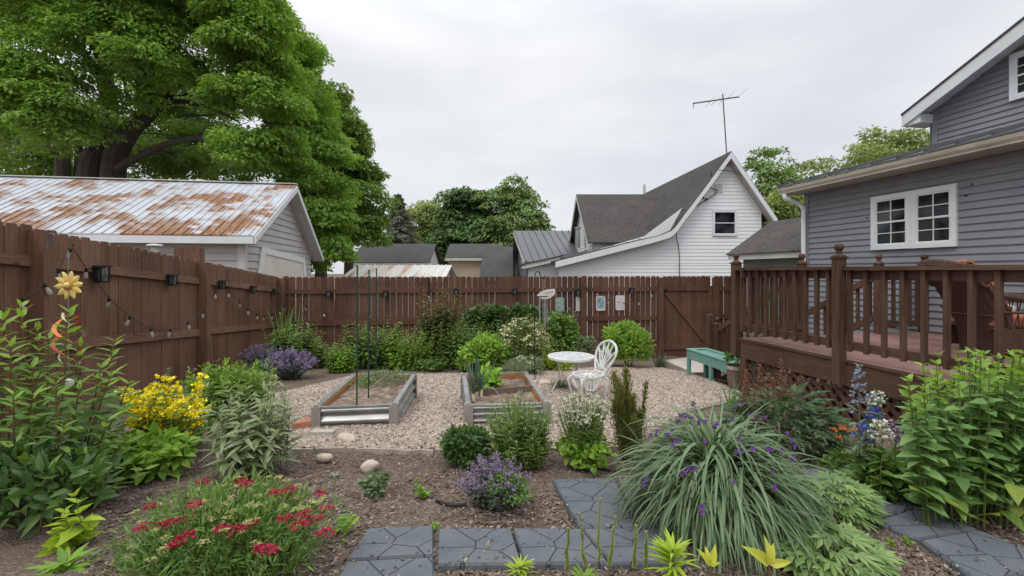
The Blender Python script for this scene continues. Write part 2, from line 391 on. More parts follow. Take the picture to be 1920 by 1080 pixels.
# rusted ribbed sheet roof: patches follow the sheets and the nail rows
t = NT('rusty_sheet')
mp = t.pos(); mp.inputs['Rotation'].default_value = (0, 0, -.156)
sep = t.n('SeparateXYZ'); t.set(sep, 'Vector', mp)
def snap(axis, inc):
    q = t.n('Math', _operation='SNAP', i1=inc); t.t.links.new(sep.outputs[axis], q.inputs[0]); return q
cx = t.n('CombineXYZ'); t.t.links.new(snap(0, .21).outputs[0], cx.inputs[0]); t.t.links.new(snap(1, .13).outputs[0], cx.inputs[1])
n1 = t.n('TexNoise', Scale=1.05, Detail=3, Roughness=.75); t.set(n1, 'Vector', cx)
n2 = t.n('TexNoise', Scale=7, Detail=5, Roughness=.7); t.set(n2, 'Vector', t.n('Mapping', Scale=(3.4, .5, 1), Vector=mp))
ad = t.n('Math', _operation='MULTIPLY_ADD', i1=.28); t.t.links.new(n2.outputs[0], ad.inputs[0]); t.t.links.new(n1.outputs[0], ad.inputs[2])
edge = t.n('Math', _operation='MULTIPLY_ADD', i1=-.032, i2=.43); t.t.links.new(sep.outputs[1], edge.inputs[0])
tot = t.n('Math', _operation='ADD'); t.t.links.new(ad.outputs[0], tot.inputs[0]); t.t.links.new(edge.outputs[0], tot.inputs[1])
fac = t.ramp(tot.outputs[0], [(.60, 0), (.655, .45), (.70, 1)])
rust = t.ramp(n2.outputs[0], [(.3, (.15, .075, .046)), (.5, (.26, .135, .083)), (.68, (.47, .32, .23))])
zinc = t.ramp(n2.outputs[0], [(.3, (.44, .47, .52)), (.7, (.58, .61, .66))])
M['rusty_sheet'] = t.bsdf(t.mix(fac.outputs[0], zinc, rust), .55, .3, 0.0)
t = NT('rust_streaked_sheet'); w = t.n('TexNoise', Scale=1.0, Detail=4); t.set(w, 'Vector', t.pos((3.2, .3, .3)))
M['rust_streaked_sheet'] = t.bsdf(t.ramp(w.outputs[0], [(.42, (.70, .69, .66)), (.58, (.62, .55, .48)), (.68, (.42, .22, .12))]), .5, .3)
# ground materials
t = NT('mulch_soil'); co = t.pos()
v1 = t.n('TexVoronoi', Scale=58, Randomness=1); t.set(v1, 'Vector', t.n('Mapping', Scale=(1, 1.5, 1), Vector=co)); v2 = t.n('TexVoronoi', Scale=85); t.set(v2, 'Vector', co)
nz = t.n('TexNoise', Scale=1.4, Detail=7, Roughness=.65); t.set(nz, 'Vector', co); fine = t.n('TexNoise', Scale=60, Detail=5, Roughness=.7); t.set(fine, 'Vector', co)
base = t.ramp(nz.outputs[0], [(.3, (.10, .082, .069)), (.55, (.17, .142, .122)), (.75, (.23, .195, .17))])
chip = t.ramp(v1.outputs[1], [(0, (.06, .044, .036)), (.5, (.15, .115, .092)), (.8, (.27, .21, .17)), (1, (.50, .42, .35))])
col = t.mix(.5, base, chip); col = t.mix(.3, col, t.ramp(v2.outputs[1], [(.2, (.05, .033, .025)), (1, (.30, .22, .17))]))
h = t.mix(.5, v1.outputs[0], fine.outputs[0])
M['mulch_soil'] = t.bsdf(col, .95, .1, 0, h.outputs[2], bd=.02, bs=.9)
t = NT('pea_gravel'); co = t.pos(); v1 = t.n('TexVoronoi', Scale=42); t.set(v1, 'Vector', co); v2 = t.n('TexVoronoi', Scale=75); t.set(v2, 'Vector', co)
st = [(0, (.22, .17, .135)), (.3, (.40, .32, .265)), (.6, (.51, .425, .36)), (.85, (.62, .545, .48)), (1, (.33, .30, .28))]
col = t.mix(.45, t.ramp(v1.outputs[1], st), t.ramp(v2.outputs[1], st))
dk = t.ramp(v1.outputs[0], [(.0, 1.0), (.55, .9), (.9, .5)])
nz = t.n('TexNoise', Scale=1.2, Detail=4); t.set(nz, 'Vector', co)
col = t.mix(1., col, t.ramp(nz.outputs[0], [(.3, .66), (.62, 1.)]), 'MULTIPLY')
M['pea_gravel'] = t.bsdf(col, .85, .2, 0, dk, bd=.012, bs=.9)
surf('gravel_stone', (.33, .26, .21), (.48, .40, .34), sc=30, c3=(.61, .54, .48), rough=.8, island=.45)
surf('bark_chip', (.12, .088, .070), (.21, .165, .132), sc=25, c3=(.52, .43, .35), lo=.38, hi=.66, rough=.9, island=.5)
# stamped rubber pavers
t = NT('rubber_paver'); co = t.coord((1, 1, 1)); wv = t.n('TexNoise', Scale=2.0, Detail=2); t.set(wv, 'Vector', co)
wp = t.mix(.07, co.outputs[0], wv.outputs[1])
v = t.n('TexVoronoi', Scale=6.4, Randomness=1., _feature='DISTANCE_TO_EDGE', _voronoi_dimensions='2D'); t.set(v, 'Vector', wp.outputs[2])
cr = t.ramp(v.outputs[0], [(.0, 0.), (.010, .4), (.018, 1.)])
nz = t.n('TexNoise', Scale=160, Detail=3); t.set(nz, 'Vector', co); n3 = t.n('TexNoise', Scale=5, Detail=5); t.set(n3, 'Vector', co)
c0 = t.mix(.5, t.ramp(nz.outputs[0], [(.35, (.080, .094, .112)), (.65, (.155, .175, .20))]), t.ramp(n3.outputs[0], [(.3, (.085, .098, .115)), (.55, (.135, .15, .168)), (.75, (.17, .165, .155))]))
col = t.mix(cr.outputs[0], (.068, .076, .085), c0)
M['rubber_paver'] = t.bsdf(col, .8, .25, 0, cr, bd=.008, bs=1.)
surf('field_stone', (.42, .34, .27), (.55, .47, .39), sc=6, c3=(.36, .29, .23), rough=.85, bump=.004, bsc=50)
surf('stone_edging', (.28, .235, .19), (.46, .40, .34), sc=8, rough=.9, bump=.006, bsc=40)
surf('red_brick', (.36, .15, .10), (.46, .23, .16), sc=10, rough=.9, bump=.004, bsc=60)
surf('concrete', (.40, .36, .32), (.52, .47, .42), sc=5, rough=.9, bump=.002, bsc=80)
surf('grey_concrete', (.36, .34, .31), (.48, .46, .42), sc=9, rough=.9, bump=.003, bsc=80)
surf('galvanised', (.30, .31, .31), (.46, .46, .45), sc=5, st=(1, 1, 3), rough=.42, metal=.75)
surf('zinc_corner', (.30, .275, .25), (.40, .375, .345), sc=8, rough=.6, metal=.4)
surf('bed_rust', (.30, .13, .055), (.42, .20, .09), sc=9, rough=.8)
surf('bed_soil', (.12, .085, .065), (.22, .165, .13), sc=12, c3=(.34, .27, .21), rough=.95, bump=.03, bsc=26)
surf('black_metal', (.012, .012, .013), (.02, .02, .02), rough=.45)
surf('green_stake', (.018, .045, .03), (.03, .065, .045), rough=.45)
surf('white_iron', (.68, .69, .67), (.52, .53, .52), sc=14, rough=.45)
surf('table_glass', (.36, .39, .44), (.66, .67, .68), sc=16, rough=.3, lo=.42, hi=.58)
leafm('milkweed_leaf', (.19, .27, .125), (.27, .36, .18), (.34, .42, .24))
surf('teal_paint', (.13, .27, .24), (.17, .33, .295), sc=6, rough=.6)
surf('wicker', (.045, .024, .018), (.12, .07, .052), sc=70, rough=.6, bump=.008, bsc=90)
surf('orange_cushion', (.48, .165, .105), (.40, .13, .08), sc=5, rough=.85)
surf('barrel_wood', (.12, .085, .065), (.22, .17, .14), sc=9, st=(6, 6, 1), rough=.9)
surf('plaster_white', (.60, .59, .57), (.68, .67, .65), sc=20, rough=.7)
surf('chime_metal', (.30, .31, .31), (.40, .41, .41), rough=.4, metal=.5)
surf('driftwood', (.52, .47, .45), (.64, .60, .58), sc=20, rough=.8)
surf('tile_grey', (.17, .20, .20), (.30, .34, .33), sc=35, c3=(.62, .64, .62), rough=.5)
surf('tile_cream', (.56, .52, .50), (.66, .62, .60), sc=20, rough=.5)
surf('tile_blue', (.12, .25, .32), (.22, .38, .44), sc=30, c3=(.55, .62, .62), rough=.5)
surf('tile_green', (.20, .29, .26), (.34, .42, .39), sc=40, rough=.5)
surf('tile_mauve', (.30, .27, .30), (.48, .45, .47), sc=45, c3=(.58, .56, .55), rough=.5)
surf('flower_yellow_paint', (.74, .56, .16), (.80, .64, .26), sc=12, rough=.5)
surf('flower_core_paint', (.56, .22, .05), (.66, .30, .08), sc=12, rough=.5)
surf('ribbon_red', (.50, .06, .03), (.58, .10, .05), rough=.4)
surf('ribbon_orange', (.65, .20, .04), (.70, .27, .08), rough=.4)
surf('ribbon_silver', (.60, .50, .40), (.72, .62, .52), rough=.3, metal=.2)
surf('bark', (.065, .054, .045), (.12, .102, .086), sc=6, st=(4, 4, .7), rough=.95, bump=.03, bsc=16)
surf('bark_grey', (.07, .062, .054), (.12, .108, .095), sc=6, st=(4, 4, .7), rough=.95)
surf('green_stem', (.09, .13, .035), (.13, .18, .05), rough=.6)
surf('red_stem', (.13, .075, .035), (.17, .12, .05), rough=.6)
surf('dark_stem', (.05, .045, .025), (.09, .075, .04), rough=.7)
t = NT('clear_bulb'); gl = t.n('BsdfGlass', Color=(.95, .95, .95), Roughness=.02, IOR=1.1); pr = t.n('BsdfPrincipled', Base_Color=(.75, .72, .68), Roughness=.1)
mx = t.n('MixShader', i0=.42); t.t.links.new(gl.outputs[0], mx.inputs[1]); t.t.links.new(pr.outputs[0], mx.inputs[2]); t.t.links.new(mx.outputs[0], t.out.inputs[0]); M['clear_bulb'] = t.m
surf('lantern_glass', (.05, .055, .06), (.16, .17, .18), sc=30, rough=.1, spec=.6)
# foliage
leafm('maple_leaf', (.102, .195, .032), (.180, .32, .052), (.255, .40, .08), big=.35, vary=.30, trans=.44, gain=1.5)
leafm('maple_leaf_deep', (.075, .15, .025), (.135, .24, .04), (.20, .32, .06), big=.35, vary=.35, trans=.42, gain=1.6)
leafm('far_leaf', (.055, .105, .022), (.115, .19, .045), (.16, .24, .07), big=.3, vary=.35, trans=.28, gain=1.75)
leafm('far_leaf_deep', (.04, .085, .018), (.085, .155, .035), big=.3, vary=.3, trans=.28, gain=1.75)
leafm('far_leaf_light', (.095, .15, .04), (.17, .24, .065), (.22, .29, .10), big=.3, vary=.3, trans=.3, gain=1.6)
leafm('spruce_needle', (.14, .165, .13), (.24, .27, .21), big=.5, vary=.3, trans=.3)
leafm('peony_leaf', (.075, .16, .028), (.14, .26, .05), (.20, .33, .07), spec=.4)
leafm('tip_leaf', (.17, .32, .045), (.25, .41, .07), trans=.4)
leafm('sage_leaf', (.14, .22, .10), (.20, .29, .15), (.27, .36, .21))
leafm('feather_leaf', (.14, .24, .05), (.21, .34, .08), (.27, .40, .12))
leafm('deep_leaf', (.045, .11, .022), (.085, .175, .035), (.13, .24, .05), spec=.4)
leafm('bright_leaf', (.13, .27, .025), (.21, .38, .04), (.28, .45, .07))
leafm('mid_leaf', (.085, .18, .028), (.145, .27, .05), (.20, .34, .08))
leafm('olive_leaf', (.11, .17, .04), (.18, .25, .07), (.25, .31, .11))
leafm('red_leaf', (.16, .13, .04), (.24, .16, .06), (.30, .18, .09))
leafm('sedum_leaf', (.11, .235, .06), (.175, .325, .09), (.24, .40, .12), spec=.3)
leafm('lower_leaf', (.15, .27, .04), (.24, .33, .05), (.36, .33, .06))
leafm('yew_leaf', (.10, .13, .03), (.19, .22, .05), (.29, .30, .08))
leafm('strap_leaf', (.082, .15, .062), (.135, .22, .095), (.21, .30, .16), spec=.45, trans=.2)
leafm('iris_leaf', (.10, .22, .04), (.17, .32, .06))
leafm('onion_leaf', (.08, .15, .10), (.13, .21, .14))
leafm('astilbe_leaf', (.055, .115, .045), (.095, .18, .07), (.14, .235, .10))
leafm('catmint_leaf', (.085, .13, .075), (.14, .19, .12))
leafm('spike_leaf', (.20, .26, .06), (.29, .35, .09), (.34, .36, .12))
leafm('lime_leaf', (.30, .47, .035), (.40, .56, .06), trans=.4)
leafm('yellow_green_leaf', (.42, .50, .05), (.54, .60, .09), trans=.4)
leafm('cranesbill_leaf', (.14, .25, .075), (.22, .35, .11), (.31, .43, .18))
leafm('lettuce_leaf', (.17, .36, .03), (.26, .47, .06), (.38, .45, .13))
leafm('yellow_petal', (.92, .76, .02), (.96, .86, .05), trans=.08, vary=.08)
leafm('yarrow_red', (.26, .006, .030), (.38, .010, .045), (.42, .05, .06), trans=.15)
leafm('yarrow_bud', (.30, .30, .10), (.46, .46, .18), (.46, .26, .13), trans=.15)
leafm('lavender_petal', (.28, .20, .40), (.42, .31, .52), (.46, .34, .50), trans=.2)
leafm('catmint_petal', (.27, .22, .40), (.40, .33, .52), trans=.2)
leafm('violet_petal', (.15, .045, .33), (.23, .09, .42), trans=.2)
leafm('white_petal', (.66, .66, .52), (.76, .76, .66), trans=.2)
leafm('cream_petal', (.58, .60, .36), (.70, .70, .50), trans=.2)
leafm('blue_petal', (.035, .075, .46), (.08, .15, .55), trans=.2)
leafm('pale_blue_petal', (.26, .30, .46), (.36, .39, .55), trans=.2)
leafm('orange_petal', (.70, .16, .03), (.78, .25, .06), trans=.2)
leafm('astilbe_plume', (.26, .115, .07), (.36, .17, .11), trans=.15)
leafm('pink_petal', (.50, .38, .36), (.60, .5, .46), trans=.2)
# ---------------------------------------------------------------- camera, sky, sun
cam = bpy.data.cameras.new('camera'); co_ = bpy.data.objects.new('camera', cam); COL.objects.link(co_)
cam.sensor_width = 36; cam.lens = 36*F/1920; cam.shift_y = -(540-HY)/1920; cam.clip_end = 2000; cam.clip_start = .05
co_.location = (0, 0, CZ); co_.rotation_euler = (math.pi/2, 0, 0); SC.camera = co_
EL, RO = math.radians(56), math.radians(-35)
sun = bpy.data.lights.new('sun', 'SUN'); sun.energy = 1.1; sun.angle = math.radians(25); sun.color = (1, .965, .91)
so = bpy.data.objects.new('sun', sun); COL.objects.link(so); so.rotation_euler = (math.pi/2-EL, 0, RO)
w = bpy.data.worlds.new('World'); SC.world = w; w.use_nodes = True; wt = w.node_tree; wt.nodes.clear()
def wn(ty, **k):
    n = wt.nodes.new('ShaderNode'+ty)
    for a, b in k.items(): setattr(n, a, b)
    return n
sky = wn('TexSky', sky_type='NISHITA', sun_disc=False, sun_elevation=EL, sun_rotation=math.pi-RO)
b1 = wn('Background'); b1.inputs[1].default_value = .10; wt.links.new(sky.outputs[0], b1.inputs[0])
tc = wn('TexCoord'); mp = wn('Mapping'); mp.inputs['Scale'].default_value = (1, 1, 3.2); mp.inputs['Location'].default_value = (.35, .1, .2); wt.links.new(tc.outputs['Generated'], mp.inputs[0])
nz = wn('TexNoise'); nz.inputs['Scale'].default_value = 1.7; nz.inputs['Detail'].default_value = 5; nz.inputs['Roughness'].default_value = .5; nz.inputs['Distortion'].default_value = .3; wt.links.new(mp.outputs[0], nz.inputs[0])
cl = wn('ValToRGB'); e = cl.color_ramp.elements; e[0].position = .30; e[0].color = (.74, .76, .80, 1); e[1].position = .60; e[1].color = (.93, .935, .95, 1); wt.links.new(nz.outputs[0], cl.inputs[0])
sx = wn('SeparateXYZ'); wt.links.new(tc.outputs['Generated'], sx.inputs[0])
el = wn('ValToRGB'); q = el.color_ramp.elements; q[0].position = 0; q[0].color = (.77, .775, .795, 1); q[1].position = 1; q[1].color = (2.0, 2.0, 1.96, 1)
for p_, c_ in ((.16, (.86, .863, .872)), (.42, (.92, .92, .92)), (.62, (1.25, 1.25, 1.24))):
    x = q.new(p_); x.color = (*c_, 1)
wt.links.new(sx.outputs[2], el.inputs[0])
mu = wn('Mix', data_type='RGBA', blend_type='MULTIPLY'); mu.inputs[0].default_value = 1; wt.links.new(cl.outputs[0], mu.inputs[6]); wt.links.new(el.outputs[0], mu.inputs[7])
b2 = wn('Background'); b2.inputs[1].default_value = 1.0; wt.links.new(mu.outputs[2], b2.inputs[0])
ms = wn('MixShader'); ms.inputs[0].default_value = .93; wt.links.new(b1.outputs[0], ms.inputs[1]); wt.links.new(b2.outputs[0], ms.inputs[2])
wo = wn('OutputWorld'); wt.links.new(ms.outputs[0], wo.inputs[0])
SC.view_settings.view_transform = 'Standard'; SC.view_settings.look = 'None'; SC.view_settings.exposure = 0.2
SC.render.engine = 'CYCLES'; SC.cycles.max_bounces = 7; SC.cycles.diffuse_bounces = 3; SC.cycles.transparent_max_bounces = 6; SC.cycles.caustics_reflective = False; SC.cycles.caustics_refractive = False
# ---------------------------------------------------------------- ground
xs = np.concatenate([np.linspace(-260, -9, 14), np.linspace(-8, 8, 200), np.linspace(9, 260, 14)]); ys = np.concatenate([np.linspace(-30, 1.2, 8), np.linspace(1.4, 13, 190), np.linspace(14, 420, 24)])
X, Y = np.meshgrid(xs, ys, indexing='ij'); Z = gz(X, Y)+.010*np.sin(X*5.1+np.sin(Y*3.3))*np.sin(Y*4.3+1)+rng.normal(0, .0035, X.shape)*(np.abs(X) < 8)
mb = MB(); nx, ny = X.shape; i = np.arange(nx-1)[:, None]*ny; j = np.arange(ny-1)[None]
mb.add(np.stack([X, Y, Z], -1).reshape(-1, 3), np.stack([i+j, i+ny+j, i+ny+j+1, i+j+1], -1).reshape(-1, 4))
g = mb.obj('ground', M['mulch_soil'], smooth=True); tag(g, 'dark brown mulched garden soil between the plants', 'ground', kind='structure')
gp = [G(*q) for q in [(545, 846), (720, 848), (905, 850), (1030, 848), (1165, 844), (1225, 815), (1290, 772), (1385, 752), (1392, 738), (1300, 703), (1240, 692), (1120, 691), (1000, 700), (800, 704), (660, 707), (600, 722), (500, 745), (400, 790), (420, 845)]]
gpoly = np.array(gp)
def sheet(name, poly, h, step, m, noise=.004):
    x = np.arange(poly[:, 0].min(), poly[:, 0].max()+step, step); y = np.arange(poly[:, 1].min(), poly[:, 1].max()+step, step)
    X, Y = np.meshgrid(x, y, indexing='ij'); ins = inpoly(X.ravel(), Y.ravel(), poly).reshape(X.shape)
    Z = gz(X, Y)+np.where(ins, h, -.06)+rng.normal(0, noise, X.shape); nx, ny = X.shape
    keep = ins[:-1, :-1] | ins[1:, :-1] | ins[:-1, 1:] | ins[1:, 1:]
    i = np.arange(nx-1)[:, None]*ny; j = np.arange(ny-1)[None]; Q = np.stack([i+j, i+ny+j, i+ny+j+1, i+j+1], -1)[keep]
    b = MB(); b.add(np.stack([X, Y, Z], -1).reshape(-1, 3), Q); return b.obj(name, m, smooth=True)
g = sheet('gravel_path', gpoly, .028, .03, M['pea_gravel']); tag(g, 'pale pinkish pea gravel around the metal raised beds', 'path', kind='structure')
OCT = np.array([[1, 0, 0], [0, 1, 0], [-1, 0, 0], [0, -1, 0], [0, 0, 1], [0, 0, -1]], float); OF = np.array([[0, 1, 4], [1, 2, 4], [2, 3, 4], [3, 0, 4], [1, 0, 5], [2, 1, 5], [3, 2, 5], [0, 3, 5]])
def scatter(x, y, s, fl, hz, el=1.5):
    n = len(x); a = rng.uniform(0, 6.28, n); ca, sa = np.cos(a), np.sin(a)
    v = OCT[None]*np.stack([s*rng.uniform(1, el, n), s*rng.uniform(.6, 1, n), s*fl*rng.uniform(.6, 1.2, n)], -1)[:, None]
    tl = rng.normal(0, .35, n)[:, None]; v[..., 2] += v[..., 0]*tl
    q = np.stack([v[..., 0]*ca[:, None]-v[..., 1]*sa[:, None]+x[:, None], v[..., 0]*sa[:, None]+v[..., 1]*ca[:, None]+y[:, None], v[..., 2]+(gz(x, y)+hz)[:, None]], -1)
    return q.reshape(-1, 3), (np.arange(n)[:, None, None]*6+OF).reshape(-1, 3)
n = 60000; y = 3.4+(rng.random(n)**1.6)*6.5; x = rng.uniform(-3.5, 4.2, n); k = inpoly(x, y, gpoly); x, y = x[k], y[k]
b = MB(); b.add(*scatter(x, y, rng.uniform(.009, .021, len(x)), .6, .032)); g = b.obj('loose_pebbles', M['gravel_stone']); tag(g, 'loose pinkish pebbles strewn over the gravel path', 'gravel', kind='stuff')
n = 42000; y = 1.7+(rng.random(n)**1.4)*3.4; x = y*rng.uniform(-.95, 1.2, n); k = ~inpoly(x, y, gpoly); x, y = x[k], y[k]
b = MB(); b.add(*scatter(x, y, rng.uniform(.003, .0105, len(x)), .25, .007, 2.8)); n = 700; y = 3.5+rng.random(n)**1.4*4.5; x = rng.uniform(-2.6, 3.2, n); b.add(*scatter(x, y, rng.uniform(.006, .014, n), .3, .042, 2.2)); n = 900; y = 1.8+rng.random(n)*1.3; x = y*rng.uniform(-.4, 1.15, n); b.add(*scatter(x, y, rng.uniform(.003, .008, n), .3, .0385, 2.6)); g = b.obj('bark_mulch', M['bark_chip']); tag(g, 'shredded bark chips scattered over the dark soil', 'mulch', kind='stuff')
# ---------------------------------------------------------------- fences
def FLY(px, off=0.): return (3.873-off)/((HX-px)/F-.157)
def FL(px, py, off=.1): return P(px, py, FLY(px, off))
def FB(px, py, off=.1): r = (px-HX)/F; return P(px, py, (11.879-off)/(1-.157*r))
def fl_xy(Y): return A(-5.60-.157*(Y-11), Y)
top_l = lambda Y: CZ-.13+.0835*(11-Y)
def pickets(mb, O, d, n, s0, s1, zt, zb, wd=.14, gap=.006, off=0., th=.018, jit=.006):
    """dog-eared boards from s0 to s1"""
    fr = Fr(O, d, n); s = s0; c = .022
    while s < s1-.05:
        wdt = min(wd+rng.normal(0, .002), s1-s); t = zt(s+wdt/2)+rng.normal(0, jit); b = zb(s+wdt/2); o = off+rng.normal(0, .0025); sk = rng.normal(0, .0015)
        pts = [fr.p(s, b, o), fr.p(s+wdt, b, o), fr.p(s+wdt+sk, t-c*1.6, o), fr.p(s+wdt-c+sk, t, o), fr.p(s+c+sk, t, o), fr.p(s+sk, t-c*1.6, o)]
        ext(mb, pts, -fr.n*th); s += wdt+max(.001, gap+rng.normal(0, .004))
def pbox(mb, xy, w, z0, z1, d, m=0):
    d = A(*nrm(A(*d)), 0); n = A(-d[1], d[0], 0); obox(mb, (xy[0], xy[1], (z0+z1)/2), d*w/2, n*w/2, UP*(z1-z0)/2, m)
uL = nrm(A(-.157, 1.)); nL = A(uL[1], -uL[0])
T = thing('wooden_fence', 'brown stained dog-ear board fence along the left side carrying string lights', 'fence', (*fl_xy(7.), float(gz(-5, 7))))
Yp = [1.2, FLY(71)-.0, FLY(379), 10.97]
for a, bq in zip(Yp[:-1], Yp[1:]):
    O = fl_xy(a); Ln = np.linalg.norm(fl_xy(bq)-O); sl = (bq-a)/Ln
    zt = lambda s: top_l(a+s*sl); fr = Fr(O, uL, nL)
    pk = MB(); pickets(pk, O, uL, nL, 0, Ln, zt, lambda s: zt(s)-1.93, wd=.142, gap=.0035, off=-.04); pk.obj('picket_panel', M['fence_wood'], T)
    for dz, hh in ((.28, .10), (1.10, .11)):
        r = MB(); V0 = [fr.p(.045, zt(0)-dz-hh, -.04), fr.p(.045, zt(0)-dz-hh, .0), fr.p(.045, zt(0)-dz, .0), fr.p(.045, zt(0)-dz, -.04)]
        ext(r, V0, fr.d*(Ln-.09)+UP*(zt(Ln)-zt(0))); r.obj('rail', M['fence_rail'], T)
    r = MB(); V0 = [fr.p(.045, zt(0)-2.12, -.03), fr.p(.045, zt(0)-2.12, .01), fr.p(.045, zt(0)-1.87, .01), fr.p(.045, zt(0)-1.87, -.03)]
    ext(r, V0, fr.d*(Ln-.09)+UP*(zt(Ln)-zt(0))); r.obj('kickboard', M['fence_rail'], T)
for Yq in Yp[1:]:
    b = MB(); c = fl_xy(Yq)+nL*.035; pbox(b, c, .135, top_l(Yq)-2.15, top_l(Yq)-.035, uL); b.obj('post', M['fence_wood'], T)
# back fence
vB = nrm(A(1., .157)); nB = A(vB[1], -vB[0]); O_B = A(-5.60, 11.)
def sB(px): q = FB(px, 500, 0)[:2]-O_B; return float(np.dot(q, vB))
zB = CZ-.135
T = thing('wooden_fence', 'brown board fence along the back with light showing between its narrow boards', 'fence', (0, 11.9, float(gz(0, 11.9))))
posts = [sB(797), sB(1092), sB(1237)]; bays = [sB(529), *posts]; gB = lambda s: float(gz(O_B[0]+vB[0]*s, O_B[1]+vB[1]*s)); frB = Fr(O_B, vB, nB)
for a, bq in [*zip(bays[:-1], bays[1:]), (sB(1341), sB(1341)+2.4)]:
    pk = MB(); pickets(pk, O_B, vB, nB, a, bq, lambda s: zB, lambda s: gB(s)-.03, wd=.139, gap=.012, off=-.04); pk.obj('picket_panel', M['back_fence_wood'], T)
    for z0, z1 in ((zB-.41, zB-.30), (zB-1.20, zB-1.08)):
        r = MB(); frB.box(r, a+.05, bq-.05, z0, z1, -.04, 0); r.obj('rail', M['back_fence_wood'], T)
for s in posts+[sB(1341)]:
    b = MB(); pbox(b, (O_B+vB*s+nB*.02), .14, gB(s)-.1, zB-.03, vB); b.obj('post', M['back_fence_wood'], T)
# gate
a, bq = sB(1242.5), sB(1337.5)
T = thing('wooden_gate', 'brown board gate with one diagonal brace beside the stair newel', 'gate', (*frB.p((a+bq)/2, 0)[:2], gB(a)))
pk = MB(); pickets(pk, O_B, vB, nB, a+.02, bq-.02, lambda s: zB, lambda s: gB(s)+.06, wd=.14, gap=.004, off=-.045); pk.obj('board_panel', M['back_fence_wood'], T)
fm = MB(); frB.box(fm, a+.02, bq-.02, zB-.40, zB-.27, -.045, -.01); frB.box(fm, a+.02, bq-.02, zB-2.03, zB-1.88, -.045, -.01); frB.box(fm, bq-.14, bq-.02, zB-1.88, zB-.40, -.045, -.01); fm.obj('gate_frame', M['back_fence_wood'], T)
br = MB(); p0, p1 = frB.p(a+.08, zB-.43, -.02), frB.p(bq-.22, zB-1.85, -.02); dd = nrm(p1-p0); obox(br, (p0+p1)/2, dd*np.linalg.norm(p1-p0)/2, np.cross(dd, frB.n)*.05, frB.n*.02); br.obj('brace', M['back_fence_wood'], T)
h = MB(); frB.box(h, a+.02, a+.13, zB-.43, zB-.36, .0, .03); h.obj('hinge', M['black_metal'], T)
# neighbour's fence stub behind the left fence
T = thing('fence_panel', 'short red-brown fence panel showing above the left fence before the garage', 'fence', (*P(350, 500, 9.3)[:2], float(gz(-6, 9.3))))
pk = MB(); q = P(326, 462, 9.0); e2 = P(383, 464, 9.3); pickets(pk, q[:2], (e2-q)[:2], nB, 0, float(np.linalg.norm((e2-q)[:2])), lambda s: q[2], lambda s: q[2]-2., gap=.004); pk.obj('picket_panel', M['fence_wood'], T)
r = MB(); fr = Fr(q[:2], (e2-q)[:2], nB); L2 = float(np.linalg.norm((e2-q)[:2])); fr.box(r, 0, L2, q[2]-1.9, q[2]-1.78, -.06, -.02); r.obj('rail', M['fence_rail'], T)
# ---------------------------------------------------------------- edging, pavers, bricks, stones
def strip(px0, px1, w=.028, h=.034, wob=.008):
    a, b_ = G(*px0), G(*px1); k = 7; t = np.linspace(0, 1, k)[:, None]; p = a+(b_-a)*t; p[:, 2] = gz(p[:, 0], p[:, 1]); d = nrm((b_-a)*A(1, 1, 0)); n = A(-d[1], d[0], 0); p += rng.normal(0, wob, (k, 1))*n
    V = np.concatenate([p-UP*.04, p+UP*h, p+n*w+UP*h*.9, p+n*w-UP*.04]); q = np.arange(k-1)
    b = MB()
    for r0, r1 in ((0, 1), (1, 2), (2, 3)): b.add(V, np.stack([q+r0*k, q+1+r0*k, q+1+r1*k, q+r1*k], 1))
    b.add(V[[0, k, 2*k, 3*k]], [[0, 1, 2, 3]]); b.add(V[[k-1, 2*k-1, 3*k-1, 4*k-1]], [[0, 3, 2, 1]])
    return b.obj('edging_strip', M['stone_edging'], base=a)
for q0, q1, lb in (((543, 851), (662, 849), 'pale stone edging strip behind the speckled stone, left end of the gravel'), ((664, 850), (812, 853), 'pale stone edging strip behind the largest pale stone'), ((815, 852), (905, 854), 'pale stone edging strip running behind the small dark green bush'), ((1118, 847), (1166, 845), 'pale stone edging strip between the white daisy plant and the yew'), ((1310, 772), (1392, 753), 'pale stone edging strip by the deck corner post')):
    tag(strip(q0, q1), lb, 'edging', 'stone edging along the gravel')
def paver(c, lb):
    p = np.array([G(*q) for q in c]); ct = p.mean(0); b = MB(); top = p.copy(); inn = ct+(p-ct)*.965
    H = .035; V = np.concatenate([p-UP*.03, p+UP*(H-.012), inn+UP*H]); n = 4
    i = np.arange(4); j = (i+1) % 4
    b.add(V, np.concatenate([np.stack([i, j, n+j, n+i], 1), np.stack([n+i, n+j, 2*n+j, 2*n+i], 1), [[8, 9, 10, 11]]]))
    tag(b.obj('paving_slab', M['rubber_paver'], base=ct), lb, 'paver', 'stamped slate-blue pavers')
